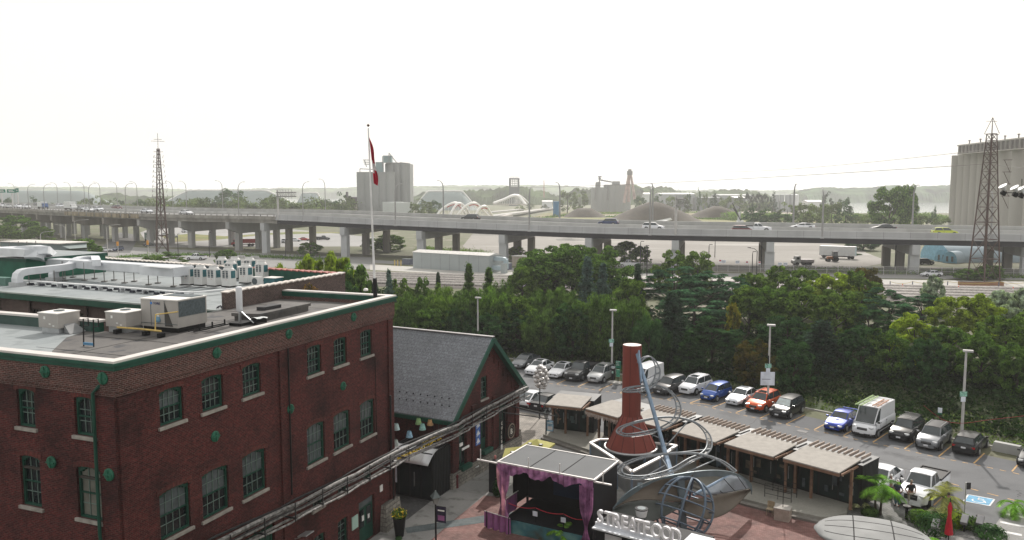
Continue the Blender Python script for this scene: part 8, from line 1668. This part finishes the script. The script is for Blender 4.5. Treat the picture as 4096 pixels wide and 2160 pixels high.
sh.grid([[p-Vector((0,0,.08))for p in P0],[p-Vector((0,0,.08))for p in P]]);mb.obj('track_ties',m_tube,sp,world=True);sh.obj('track_strip',mat('clear_strip',(.35,.37,.38),.2,0,.1,alpha=.35),sp,world=True)
for i in(20,50,80,110,125,140,165,190,203):c=P0[i];k=i/212;mb=MB();mb.tube([c,mastp(min(1,.1+k*.95))],.05,5);mb.obj('strut',m_tube,sp,world=True)
ds=thing('scoop_canopy','large brown grey leaf-shaped scoop shell with blue grey rim beside the spiral','sculpture',(9,47,0));cr3=lambda L_:[dp(x,y,Y)for x,y,Y in L_]
def smooth_path(P,n=5):return[Vector(cr(P,i,k/n))for i in range(len(P)-1)for k in range(n)]+[P[-1]]
def ruled(A_,B_,nm,mt,bulge=0,rows=6):
    A2=smooth_path(A_);B2=smooth_path(B_);n=min(len(A2),len(B2));A2=[A2[int(i*(len(A2)-1)/(n-1))]for i in range(n)];B2=[B2[int(i*(len(B2)-1)/(n-1))]for i in range(n)]
    o=MB().grid([[A2[i].lerp(B2[i],r_/rows)+Vector((0,bulge*math.sin(math.pi*r_/rows),-bulge*.5*math.sin(math.pi*r_/rows)))for i in range(n)]for r_ in range(rows+1)]).obj(nm,mt,ds,smooth=True,world=True);m_=o.modifiers.new('s','SOLIDIFY');m_.thickness=.05;return o
rim=cr3([(2450,2032,46.2),(2500,1975,46.6),(2560,1938,47),(2650,1907,47.4),(2780,1884,48),(2880,1880,49),(2950,1895,50),(2998,1928,50.8),(3007,1954,51)]);m_shell=mat('shell_brown',(.10,.082,.065),.6,.1,.2,.8);m_shelld=mat('shell_grey',(.055,.06,.056),.5,.1,.2,.8)
ruled(rim[:5],cr3([(2452,2036,46.2),(2510,2010,46.3),(2580,2000,46.4),(2650,2004,46.5),(2722,2010,46.8)]),'shell',m_shell,.3)
ruled(cr3([(2452,2037,46.2),(2510,2011,46.3),(2580,2001,46.4),(2650,2005,46.5),(2722,2011,46.8)]),cr3([(2450,2045,46.1),(2500,2075,45.6),(2580,2092,45.2),(2650,2070,45.4),(2722,2030,46.2)]),'shell',m_shelld,.2)
ruled(cr3([(2740,2000,46.6),(2800,1992,47),(2900,1975,48.6),(3003,1955,51)]),cr3([(2742,2062,46),(2830,2078,46),(2920,2045,47.6),(3004,1962,51)]),'shell',m_shell,.25)
ruled(cr3([(2924,1898,49.6),(2965,1912,50.2),(3000,1945,51)]),cr3([(2772,1980,47.2),(2860,1978,48.2),(3000,1952,50.9)]),'slatted_panel',mat('slat_panel',(.30,.33,.37),.25,.3,.1),0)
ro=MB();R2=smooth_path(rim,8);ro.grid([[p+Vector((0,0,.0))for p in R2],[p+Vector((0,.08,-.42))for p in R2]]);o=ro.obj('rim',mat('rim_blue_grey',(.14,.18,.20),.45,.2,.2),ds,world=True);o.modifiers.new('s','SOLIDIFY').thickness=.07
MB().tube([dp(2926,1897,49.7),dp(2774,1980,47.2)],.09,7).obj('strut',m_blu,ds,world=True)
for x0,y0,x1,y1 in((2985,1955,2950,1905),(2940,1965,2895,1915),(2890,1972,2852,1938),(2838,1980,2808,1960)):MB().tube([dp(x0,y0,48.4),dp(x1,y1,49)],.03,4).obj('slat_rib',m_black,ds,world=True)
MB().beam(dp(2722,1905,47.4),gp(2735,2160),.4,.3).obj('post',mat('post_grey_blue',(.12,.15,.17),.5),ds,world=True);MB().beam(dp(2560,1940,47),gp(2530,2030),.3,.3).obj('post',MATS['post_grey_blue'],ds,world=True)
mat('globe_steel',(.11,.145,.19),.5,.3,.2,2)
c=dp(2752,2086,45.6);r_=1.78;t=thing('wire_sphere','open globe of bent blue grey steel tubes on the red paving','sculpture',(c.x-.7,c.y,.55));t.rotation_euler=(R(-12),R(28),.4)
for k in range(4):a=k*math.pi/4;MB().tube([Vector((r_*math.cos(b)*math.cos(a)*.95,r_*math.cos(b)*math.sin(a)*.95,r_+r_*math.sin(b)*1.05))for b in np.linspace(0,2*math.pi,33)[:-1]],.07,7,closed=True).obj('hoop',MATS['globe_steel'],t,smooth=True)
for z in(-.95,-.3,.35,.95):rr=math.sqrt(r_*r_-z*z)*.96;MB().tube([(rr*math.cos(b),rr*math.sin(b),r_+z)for b in np.linspace(0,2*math.pi,29)[:-1]],.05,7,closed=True).obj('ring',MATS['globe_steel'],t,smooth=True)
ka=gp(2390,2092,3.05);kb=gp(2720,2178,3.05);kd=(kb-ka).normalized();KA=math.atan2(kd.y,kd.x);KL=(kb-ka).length;t=thing('food_kiosk','black food kiosk with white shelf under big white three-dimensional letters','kiosk',(ka.x,ka.y,0),KA)
MB().box((KL/2+.4,1.2,1.45),(KL+1.2,2.1,2.9)).obj('body',m_stg,t);mb=MB();mb.box((KL*.36,-.12,2.86),(KL*.78,.5,.08));mb.box((KL*.36,.06,2.98),(KL*.78,.14,.2));mb.box((KL*.9,-.05,2.8),(KL*.35,.4,.1));mb.obj('shelf',mat('shelf_white',(.62,.64,.68),.5),t);MB().box((KL+.55,.9,2.93),(1.3,1.9,.05)).obj('roof_sheet',MATS['shelf_white'],t)
for x in(.9,2.6):MB().box((x,.13,2.0),(1.0,.04,1.0)).obj('menu_panel',MATS['shelf_white'],t)
lw=[0,.47,.96,1.52,1.95,2.38,2.88,3.34,3.93,4.5]
for ch,x in zip('STREATFOOD',lw):text(ch,1.04,.16,'letter',mat('letter_white',(.70,.69,.72),.45,0,.03),t,frameM((x*KL/5.05-.05,.06,3.08),(1,0,0),(0,0,1))@Matrix.Diagonal((.78,1,1,1)),bevel=.006)
q=gp(2558,2080,2.92)+Vector((.2,.6,0));t=thing('roof_fan','round white exhaust fan drum with black rim on the kiosk roof','fan',(q.x,q.y,2.9));MB().lathe((0,0,0),[(.28,0),(.36,.4)],20).obj('drum',m_tw,t,smooth=True);MB().lathe((0,0,.4),[(.37,0),(.37,.05),(.25,.06)],20).obj('rim',m_stg,t);MB().lathe((0,0,.46),[(.24,0),(.24,.01)],16).obj('fan',m_coil,t)
b0=gp(2158,1676);t=thing('balloon_sculpture','silver cluster of balloon shapes on a tall dark pole','sculpture',tuple(b0));zc_=dp(2170,1508,b0.y).z;MB().tube([(0,0,0),(.02,0,zc_-.8),(.1,0,zc_)],[.06,.05,.04],8).obj('pole',m_black,t);rnd=random.Random(9)
for k in range(34):u=k/33;th=k*2.4;z=zc_-1.0+2.0*u;rr=.58*math.sin(math.pi*min(1,u*.8+.12))**.8;MB().ball((.15+rr*math.cos(th),rr*math.sin(th),z),(.22,.22,rnd.uniform(.14,.2)),10,7).obj('balloon',mat('balloon_silver',(.50,.48,.47),.3,.6,.08),t,smooth=True)
def classic_lamp(px,py,top,lab,banner=None):
    b=gp(px,py);H=dp(px,top,b.y).z;t=thing('lamp_post',lab,'lamp post',tuple(b),R(-20));MB().tube([(0,0,0),(0,0,.5),(0,0,H-.75)],[.09,.06,.05],8).obj('post',m_black,t);MB().lathe((0,0,H-.75),[(.13,0),(.26,.42)],4,False).obj('lantern_glass',mat('lantern_glass',(.25,.26,.25),.2,alpha=.7),t);MB().lathe((0,0,H-.33),[(.36,0),(.09,.3),(.05,.38)],4).obj('lantern_roof',mat('lantern_cap',(.10,.12,.12),.5),t)
    if banner:o=MB().box((.36,0,H-1.35),(.6,.03,.95)).obj('banner',mat('banner_'+banner,{'dark':(.03,.025,.05),'sea':(.20,.33,.42)}[banner],.7,0,.5,4),t);MB().box((.36,-.02,H-1.1),(.42,.01,.08)).obj('banner_print',MATS['paper_white'],o);MB().box((.36,-.02,H-1.55),(.42,.01,.3)).obj('banner_print',m_pink if banner=='dark' else m_wf,o);MB().box((.33,0,H-.86),(.66,.03,.03)).obj('banner_arm',m_black,t)
    return t
classic_lamp(1744,2203,1966,'old style black lantern post with dark banner in front of the vestibule','dark');classic_lamp(2184,1752,1640,'old style lantern post with pale blue banner beside the first shop','sea');classic_lamp(2021,1812,1758,'short old style lantern by the cafe tables')
for k,(px,py,top,sg_,lab)in enumerate([(1912,1440,1192,0,'slim grey parking light pole behind the slate roof'),(2447,1502,1242,1,'grey parking light pole with green sign beside the pay machine'),(3070,1640,1302,2,'grey parking light pole holding the big white notice board'),(3845,1768,1405,1,'rightmost grey parking light pole with green and white signs')]):
    b=gp(px,py);H=dp(px,top,b.y).z;t=thing('parking_light',lab,'light pole',tuple(b),R(-40),'light poles along the parking lot');MB().tube([(0,0,0),(0,0,H)],[.13,.085],8).obj('pole',m_lp,t);MB().box((.15,-.1,H+.06),(.75,.35,.16),.3).obj('lamp_head',m_lp,t)
    if sg_:z=H*.42 if sg_==1 else H*.42;MB().box((0,-.16,z+.9),(.6,.03,.42),R(38)).obj('green_sign',mat('sign_green_white',(.22,.42,.34),.6,0,.6,8),t);MB().box((0,-.16,z+.45),(.38,.03,.42),R(38)).obj('white_sign',MATS['poster_white'],t)
    if sg_==2:o=MB().box((0,-.2,z-.35),(1.35,.04,1.3),R(38)).obj('notice_board',MATS['poster_white'],t);MB().box((-.1,-.3,z-.4),(.8,.02,.05),R(38)).obj('small_print',MATS['poster_ink'],o);MB().box((0,-.15,z+1.5),(.1,.1,.8)).obj('camera_box',m_black,t)
b=gp(2472,1530);t=thing('pay_sign','green pay sign on a post beside the parking machine','sign',tuple(b+Vector((0,0,.1))),R(-30));MB().box((0,0,1.9),(.55,.12,.8)).obj('panel',mat('pay_green',(.02,.14,.09),.6),t);MB().box((0,0,.95),(.42,.1,.8)).obj('lower_panel',mat('pay_green2',(.06,.24,.16),.6,0,.5,9),t);MB().cyl((0,0,0),.04,1.0,7).obj('post',m_black,t);text('PAY',.2,.01,'lettering',m_tw,t,frameM((-.22,-.07,2.05),(1,0,0),(0,0,1)));text('HERE',.17,.01,'lettering',m_tw,t,frameM((-.23,-.07,1.83),(1,0,0),(0,0,1)))
b=gp(2452,1525);t=thing('pay_machine','black parking pay machine with solar panel top','machine',tuple(b+Vector((0,0,.1))),R(-30));MB().box((0,0,.7),(.32,.28,1.3)).obj('cabinet',m_black,t);MB().box((0,-.02,1.5),(.5,.35,.05),rx=R(25)).obj('solar_panel',m_coil,t);MB().box((0,-.15,.95),(.2,.02,.25)).obj('screen',MATS['notice_green'],t)
MB_=MB().box(tuple(gp(2462,1533)+Vector((0,0,.08))),(1.6,1.1,.14),R(-30)).obj('machine_plinth',m_conc);tag(MB_,'small concrete plinth under the pay machine and green sign','plinth')
b=gp(3757,1715);t=thing('notice_post','small green and white notice on a dark post on the verge','sign',tuple(b),R(-40));MB().cyl((0,0,0),.04,1.6,6).obj('post',m_black,t);MB().box((0,-.06,1.7),(.34,.03,.45)).obj('panel',MATS['poster_white'],t);MB().box((0,-.06,1.4),(.34,.03,.12)).obj('green_strip',MATS['pay_green'],t)
t=thing('concrete_block','pale concrete barrier block at the end of the parked row','barrier',tuple(gp(4028,1812)),R(-45));MB().box((0,0,.4),(2.2,.6,.78),taper=.85).obj('block',m_bar_c,t,bevel=.04)
t=thing('red_rope_line','red rope slung between trunks and the rightmost light pole','rope',tuple(gp(3845,1700)));mb=MB();P=[dp(3695,1622,70),dp(3770,1678,69),dp(3845,1693,65.5),dp(3950,1680,66),dp(4110,1662,66)];mb.tube(smooth_path(P,4),.018,5);mb.obj('rope',mat('rope_dark_red',(.25,.015,.03),.8),t,world=True)
b=gp(3857,2066);t=thing('sign_post','pale metal post with a dark plate beside the blue bay','sign post',tuple(b));MB().cyl((0,0,0),.04,2.3,7).obj('post',m_steel,t);MB().box((.16,0,2.05),(.3,.03,.45)).obj('plate',m_trim,t)
t=thing('hydrant','dark red hydrant post beside the stone base','hydrant',tuple(gp(1828,1952)));MB().lathe((0,0,0),[(.13,0),(.11,.1),(.11,.75),(.14,.8),(.12,.95),(.03,1.0)],12).obj('body',mat('hydrant_red',(.12,.025,.03),.5),t,smooth=True)
b=gp(1598,2145);t=thing('flower_planter','tall black planter with yellow and red flowers at the building corner','planter',tuple(b));MB().lathe((0,0,0),[(.26,0),(.4,1.15),(.42,1.2)],16).obj('pot',m_black,t,smooth=True);rn=np.random.RandomState(3)
def clump(nm,n,r_,z,size,mt,par,seed=1,sq=.7):rr=np.random.RandomState(seed);q=rr.normal(size=(n,3));q/=np.linalg.norm(q,axis=1,keepdims=True);P=q*(rr.uniform(.3,1,(n,1))**.4*r_)*[1,1,sq]+[0,0,z];return leaves(nm,P,q,size,mt,par,1.2,rr)
clump('foliage',500,.5,1.4,.06,LM['mid'],t);clump('flowers',90,.54,1.45,.055,LM['gold']if False else MATS['sunflower_petal'],t,2)
for k,(px,py,lab)in enumerate([(2148,1775,'yellow patio umbrella with round dark emblems nearest the boardwalk'),(2072,1806,'yellow patio umbrella with round dark emblem behind the stage roof')]):
    p=gp(px,py,2.2);t=thing('patio_umbrella',lab,'umbrella',(p.x,p.y,0),R(-25+20*k));MB().cyl((0,0,0),.03,2.5,6).obj('pole',m_black,t);MB().lathe((0,0,1.95),[(1.5,0),(1.48,.12),(.05,.6)],4,False,Matrix.Rotation(R(45),4,'Z')).obj('canopy',mat('umbrella_yellow',(.36,.34,.11),.8),t)
    for s in(0,1):x_,y_=((-.35,-.55),(.5,-.45))[s];mb=MB();mb.lathe((x_,y_,2.34),[(.17,-.02),(.17,.02)],14,True);mb.obj('emblem',m_black,t);MB().lathe((x_,y_,2.365),[(.11,0),(.11,.01)],12).obj('emblem_centre',m_tw,t)
tb=None
for k,(px,py)in enumerate([(1995,1792),(1960,1815),(1930,1835),(1898,1863)]):
    p=gp(px,py,.74);lab=f"{ORD[k]} round white cafe table counted from the round sign"
    if tb is None:tb=thing('cafe_table',lab,'table',(p.x,p.y,0),0,'round cafe tables along the gabled building');MB().lathe((0,0,.71),[(.34,0),(.34,.03)],22).obj('table_top',m_tw,tb);MB().cyl((0,0,0),.03,.7,8).obj('stem',m_black,tb);MB().lathe((0,0,0),[(.22,0),(.05,.05)],12).obj('base',m_black,tb)
    else:dup(tb,(p.x,p.y,0),0,lab)
ch=None;m_wick=mat('wicker',(.34,.27,.18),.8,0,.3,12)
for k,(px,py,rz,lab)in enumerate([(1884,1895,2.2,'wicker chair left in front of the nearest cafe table'),(1903,1855,.4,'wicker chair behind the nearest cafe table'),(1928,1868,3.6,'wicker chair right of the nearest cafe table'),(1985,1832,3.4,'wicker chair right of the second cafe table'),(2010,1800,3.3,'wicker chair beside the lantern and first cafe table'),(2003,1782,.3,'wicker chair behind the first cafe table'),(3080,2062,-.6,'silver wicker armchair at the foot of the ramp by the wooden box')]):
    p=gp(px,py);
    if ch is None:
        ch=thing('cafe_chair',lab,'chair',tuple(p),rz,'wicker chairs on the plaza');MB().box((0,0,.45),(.42,.42,.05)).obj('seat',m_wick,ch,bevel=.02);MB().grid([[(.24*math.sin(a),.16+.08*math.cos(a),.48+i*.14)for a in np.linspace(-1.3,1.3,8)]for i in range(4)]).obj('backrest',m_wick,ch)
        for x in(-.18,.18):
            for y in(-.18,.18):MB().cyl((x,y,0),.018,.44,6).obj('leg',m_wick,ch)
    else:dup(ch,p,rz,lab)
t=thing('handrail','black steel double handrail along the ramp in front of the last shops','railing',tuple(gp(3100,2000)));mb=MB()
for(x0,y0,x1,y1,n_)in((3000,1955,3186,2010,3),(3058,2005,3164,2030,3)):
    for hgt in(.25,.6,.95):mb.tube([gp(x0,y0)+Vector((0,0,.34+hgt)),gp(x1,y1)+Vector((0,0,.34+hgt))],.022,5)
    for k in range(n_):p=gp(x0,y0).lerp(gp(x1,y1),k/(n_-1));mb.tube([p,p+Vector((0,0,1.3))],.025,5)
mb.obj('rails',m_black,t,world=True)
b=gp(3130,2078);t=thing('wooden_box','square weathered wooden planter box with a thin pole on the red paving','box',tuple(b),R(-30));MB().box((0,0,.4),(.95,.8,.8)).obj('box',m_fin,t,bevel=.01);MB().box((0,0,.82),(1.02,.86,.05)).obj('lid',m_roofw,t);MB().cyl((0,0,.84),.025,2.3,6).obj('pole',m_black,t)
c=dp(3492,2128,41.2);t=thing('leaf_canopy','large leaf-shaped grey metal canopy with dark seams in the lower right corner','canopy',(c.x,c.y,0),R(-22));rows=[]
for i in range(25):
    u=-1+2*i/24;hw2=2.2*(max(0,1-abs(u)**2.8))**.55+.02;rows.append([(u*2.9,v*hw2-.35,c.z+.16-.16*v*v-.16*u*u)for v in np.linspace(-1,1,13)])
o=MB().grid(rows).obj('roof',mat('canopy_grey',(.20,.205,.205),.7,0,.16,.8),t,smooth=True);o.modifiers.new('s','SOLIDIFY').thickness=.08;mb=MB()
for i in(8,16):mb.tube([(x,y,z+.07)for x,y,z in rows[i]],.04,4)
for j in(3,6,9):mb.tube([(r_[j][0],r_[j][1],r_[j][2]+.06)for r_ in rows[2:-2]],.04,4)
mb.obj('seams',m_black,t)
for x in(-1.6,1.6):MB().cyl((x,0,0),.1,c.z-.1,8).obj('post',m_steel,t)
def palm(px,py,H,n,L,mt,lab,lean=.1,stems=1,seed=1,droop=1.0):
    b=gp(px,py);t=thing('palm',lab,'palm',tuple(b));rnd=random.Random(seed)
    for s in range(stems):
        dx=.5*s-.25*(stems-1);top=Vector((dx+lean,0,H*(1-.1*s)));MB().tube([(dx*.6,0,0),(dx*.8,0,H*.5),top],[.1,.07,.06],8).obj('trunk',m_bark,t)
        for k in range(n):
            a=k*2.399+s;el=rnd.uniform(.1,1.2);fr=MB();prev=top.copy();d=Vector((math.cos(a)*math.cos(el),math.sin(a)*math.cos(el),math.sin(el)));l_=L*rnd.uniform(.8,1.1);side=Vector((-math.sin(a),math.cos(a),0));pt_=[prev.copy()]
            for i in range(9):d=(d-Vector((0,0,.17*droop))).normalized();prev=prev+d*l_/9;pt_.append(prev.copy())
            for i in range(1,10):
                p=pt_[i];dd=(pt_[i]-pt_[i-1]).normalized()
                for q in(0,.5):
                    pp=p-dd*l_/9*q
                    for sg2 in(-1,1):ll=l_*.33*math.sin(math.pi*(i-q+.8)/11);e=pp+side*sg2*ll+dd*ll*.6-Vector((0,0,ll*.35));wv=dd*.045;fr.add([pp-wv,pp+wv,e],[(0,1,2)])
            fr.obj('frond',mt,t)
    return t
m_palm=leaf_mat('palm_green',(.07,.17,.025),(.13,.25,.04),.4,.9);m_palmy=leaf_mat('palm_olive',(.14,.16,.05),(.20,.20,.07),.4,.9)
palm(3511,2062,2.0,10,1.7,m_palm,'bright green twin-stemmed palm in front of the white cars',stems=2);palm(3764,2072,1.4,12,1.5,m_palmy,'yellowish green palm beside the white pickup nose',seed=4);palm(4046,2068,.9,9,1.4,m_palm,'arching green palm next to the crossing at right',seed=7,droop=1.4);palm(3425,2030,.35,15,1.2,leaf_mat('palm_pale',(.22,.23,.12),(.30,.30,.18),.4),'pale dry-looking bushy palm at the boardwalk end',seed=3);palm(2245,2172,.7,10,1.1,m_palm,'bright green palm tips in front of the stage skirt',seed=9);palm(3700,2190,.5,9,1.0,m_palm,'low palm behind the red umbrella',seed=12)
for k,(px,py,r_,h,mt,lab)in enumerate([(3480,2062,.6,.35,LM['mid'],'low green plants at the back edge of the grey canopy'),(3680,2090,.9,.5,LM['mid'],'mid green shrub left of the olive palm'),(3745,2080,.7,.5,leaf_mat('cream_shrub',(.34,.34,.22),(.42,.42,.3),.3),'cream white flowering shrub under the olive palm'),(3815,2105,.9,.7,LM['lime'],'bright green shrub behind the red umbrella'),(3740,2130,1.2,.8,LM['dark'],'dark hedge in front of the cream shrub'),(3870,2110,.8,.5,LM['mid'],'green shrub right of the red umbrella'),(3960,2150,1.0,.5,LM['dark'],'dark low plants in the bottom right bed'),(1995,1985,.45,.9,LM['dark'],'dark potted evergreen beside the left loudspeaker'),(1595,2158,.2,.1,LM['dark'],'small weeds at the planter foot')]):b=gp(px,py);t=thing('garden_shrub',lab,'shrub',tuple(b));clump('foliage',int(900*r_+200),r_,h*.6,.075,mt,t,k+5,h/r_)
b=gp(3793,2165);t=thing('closed_umbrella','closed red patio umbrella in the lower right bed','umbrella',tuple(b));MB().lathe((0,0,.45),[(.24,0),(.19,.5),(.10,1.2),(.13,1.7),(.03,2.0)],12).obj('canopy',mat('umbrella_red',(.38,.012,.025),.7,0,.2,6),t,smooth=True);MB().cyl((0,0,0),.03,2.7,6).obj('pole',m_black,t)
for k,(px,py,lab)in enumerate([(3625,2078,'black mushroom-topped bollard light near the people'),(3918,2118,'black mushroom-topped bollard light at the right bed')]):t=thing('bollard_light',lab,'bollard light',tuple(gp(px,py)));MB().lathe((0,0,0),[(.1,0),(.09,.7),(.24,.85),(.24,.92)],12).obj('body',m_black,t)
for k,(px,py,lab)in enumerate([(3856,2128,'grey boxy floodlight left of the pair in the bottom right bed'),(3918,2132,'grey boxy floodlight right of the pair in the bottom right bed'),(3740,2146,'grey boxy floodlight at the right tip of the leaf canopy')]):t=thing('floodlight',lab,'floodlight',tuple(gp(px,py)),R(50));MB().box((0,0,.8),(.7,.38,.22),rx=0,ry=R(-28)).obj('housing',mat('flood_grey',(.20,.20,.21),.6),t,bevel=.03);MB().cyl((0,0,0),.05,.8,7).obj('post',m_black,t)
t=thing('white_flood_lamps','white floodlights on a bracket hanging before the silos at the right edge','floodlight',tuple(dp(4040,745,60)))
for px,py in((4015,750),(4062,756),(4086,760)):p=dp(px,py,60)-Vector(t.location);MB().lathe(tuple(p),[(.05,-.28),(.16,-.05),(.32,.16)],12,True,Matrix.Rotation(R(-35),4,'Y')).obj('lamp_head',m_tw,t,smooth=True);MB().box(tuple(p-Vector((0,0,.42))),(.35,.2,.3),0,0,R(30)).obj('bracket',m_black,t)
MB().tube([dp(4000,770,60)-t.location,dp(4200,775,60)-t.location],.03,4).obj('bar',m_black,t);MB().tube([dp(4088,760,60)-t.location,dp(4088,715,60)-t.location],.03,4).obj('stem',m_black,t)
m_skin=mat('skin',(.28,.16,.12),.6,0,.05)
def person(px,py,rz,lab,shirt,trou,hat=None,arms='down',z=0,shorts=False,step=0.0,H=1.78):
    b=gp(px,py,z);t=thing('person',lab,'person',tuple(b),rz);k=H/1.78
    def skin(nm,V,E,Rr,mt,sub=1):
        me=bpy.data.meshes.new(nm);me.from_pydata([tuple(Vector(v)*k)for v in V],E,[]);o=bpy.data.objects.new(nm,me);SC.collection.objects.link(o);o.parent=t;m=o.modifiers.new('k','SKIN');
        for i,r_ in enumerate(Rr):me.skin_vertices[0].data[i].radius=(r_[0]*k,(r_[1]if len(r_)>1 else r_[0])*k)
        me.skin_vertices[0].data[0].use_root=True;o.modifiers.new('s','SUBSURF').levels=sub;o.modifiers['s'].render_levels=sub;me.materials.append(mt);me.polygons.foreach_set('use_smooth',[True]*len(me.polygons));return o
    A_={'down':((.24,-.02,1.15),(.27,.06,.90)),'hips':((.34,-.06,1.17),(.22,.08,1.0)),'up':((.30,.10,1.45),(.30,.2,1.72))}[arms];B_=A_ if arms!='up' else((.25,.0,1.15),(.24,.1,.92));s=step
    V=[(0,0,.98),(0,0,1.18),(0,.01,1.38),(0,0,1.5),(0,.01,1.6),(.18,0,1.42),A_[0],A_[1],(-.18,0,1.42),(-B_[0][0],B_[0][1],B_[0][2]),(-B_[1][0],B_[1][1],B_[1][2]),(.1,0,.92),(.11,.03+s*.25,.5),(.11,-.02+s*.35,.09),(.12,.13+s*.38,.04),(-.1,0,.92),(-.11,.03-s*.2,.5),(-.11,-.04-s*.45,.1),(-.12,.11-s*.4,.04)]
    E=[(0,1),(1,2),(2,3),(3,4),(2,5),(5,6),(6,7),(2,8),(8,9),(9,10),(0,11),(11,12),(12,13),(13,14),(0,15),(15,16),(16,17),(17,18)];Rr=[(.15,.11),(.145,.105),(.17,.11),(.07,),(.055,),(.065,),(.045,),(.03,),(.065,),(.045,),(.03,),(.095,),(.065,),(.045,),(.035,),(.095,),(.065,),(.045,),(.035,)]
    for sd,w_ in((1,Vector(A_[1])),(-1,Vector((-B_[1][0],B_[1][1],B_[1][2])))):
        d=-1 if w_.z<1.3 else 1;pi=7 if sd>0 else 10;V.append(tuple(w_+Vector((0,.01,.06*d))));E.append((pi,len(V)-1));Rr.append((.035,.02));pl_=len(V)-1
        for f in range(5):dx=(f-1.5)*.018 if f<4 else.045*-sd;l_=(.075,.085,.08,.065,.03)[f];V.append(tuple(w_+Vector((dx,.02 if f<4 else.04,d*(.06+l_*.5)))));E.append((pl_,len(V)-1));Rr.append((.009,));V.append(tuple(w_+Vector((dx,.035,d*(.06+l_)))));E.append((len(V)-2,len(V)-1));Rr.append((.007,))
    skin('body',V,E,Rr,m_skin)
    Vs=[V[i]for i in(0,1,2,5,6,8,9)];skin('shirt',[(0,0,.97),(0,0,1.18),(0,.01,1.39),(.18,0,1.42),tuple(Vector((.18,0,1.42)).lerp(Vector(A_[0]),.75)),(-.18,0,1.42),tuple(Vector((-.18,0,1.42)).lerp(Vector((-B_[0][0],B_[0][1],B_[0][2])),.75)),(0,0,1.47)],[(0,1),(1,2),(2,3),(3,4),(2,5),(5,6),(2,7)],[(.165,.125),(.165,.125),(.19,.13),(.085,),(.065,),(.085,),(.065,),(.08,)],shirt)
    q=.45 if shorts else 0
    def cut(a,b):return tuple(Vector(a).lerp(Vector(b),.9 if not shorts else.1))
    skin('trousers',[(0,0,1.0),V[11],V[12],cut(V[12],V[13]),V[15],V[16],cut(V[16],V[17])],[(0,1),(1,2),(2,3),(0,4),(4,5),(5,6)],[(.165,.125),(.115,),(.085,),(.07,),(.115,),(.085,),(.07,)],trou)
    for i in(13,17):v=Vector(V[i])*k;MB().ball((v.x,v.y+.07,.045),(.05,.14,.05),8,6).obj('shoe',m_trim,t,smooth=True)
    hd=MB();hd.ball((0,.02*k,1.675*k),(.078*k,.098*k,.115*k),14,10);hd.ball((0,.12*k,1.665*k),(.014,.022,.022),6,5)
    for sx in(-1,1):hd.ball((sx*.08*k,.015,1.67*k),(.012,.022,.032),6,5)
    h=hd.obj('head',m_skin,t,smooth=True);e=MB()
    for sx in(-1,1):e.ball((sx*.03*k,.108*k,1.69*k),.011,6,5)
    e.box((0,.108*k,1.622*k),(.04,.012,.009));e.obj('face',m_trim,h);MB().lathe((0,-.005,1.665*k),[(.088*k,0),(.094*k,.06),(.06*k,.125),(.005,.14)],12).obj('hat' if hat else 'hair',hat or m_bark,h,smooth=True)
    if hat:MB().box((0,.1,1.70*k),(.14,.12,.015)).obj('hat_brim',hat,h)
    return t
mm_=lambda n,c:mat(n,c,.8,0,.1,6)
person(3640,2032,R(185),'man in black shirt, cap and beige trousers standing hands on hips before the white pickup',mm_('cloth_black',(.015,.015,.018)),mm_('cloth_beige',(.34,.31,.27)),mm_('cap_green',(.14,.18,.16)),'hips',H=1.95);person(3588,2026,R(120),'person in blue jeans and white helmet beside the man in black',mm_('cloth_navy',(.04,.05,.09)),mm_('cloth_denim',(.05,.11,.20)),mm_('helmet_white',(.7,.7,.7)),'hips',H=1.85);person(3562,1998,R(60),'person in white shirt and helmet leaning by the white car behind the palm',mm_('cloth_white',(.5,.5,.48)),mm_('cloth_grey',(.2,.2,.2)),MATS['helmet_white'],'down');person(3790,2078,R(-60),'worker in yellow-green high visibility vest walking behind the olive palm',mm_('cloth_hivis',(.35,.6,.05)),mm_('cloth_dark',(.03,.05,.05)),None,'down',step=.6);person(2238,1716,R(170),'man in patterned brown shirt and shorts reaching up at the first shop door',mm_('cloth_pattern',(.14,.08,.07)),mm_('cloth_khaki',(.30,.22,.16)),None,'up',z=.34,shorts=True)
#  hazy air
hb=MB();hb.box((0,1450,38),(7600,3150,80));hz_o=hb.obj('haze',None);hz_o.data.materials.clear()
hm=bpy.data.materials.new('haze');hm.use_nodes=True;n=hm.node_tree;n.nodes.clear();out=N(n,'ShaderNodeOutputMaterial');pv=N(n,'ShaderNodeVolumePrincipled')
pv.inputs['Color'].default_value=(.985,.99,1.0,1);pv.inputs['Density'].default_value=HAZE;pv.inputs['Anisotropy'].default_value=.3
n.links.new(pv.outputs[0],out.inputs['Volume']);hz_o.data.materials.append(hm);hz_o['kind']='stuff'
hz_o['label']='pale haze in the air fading the far shore'
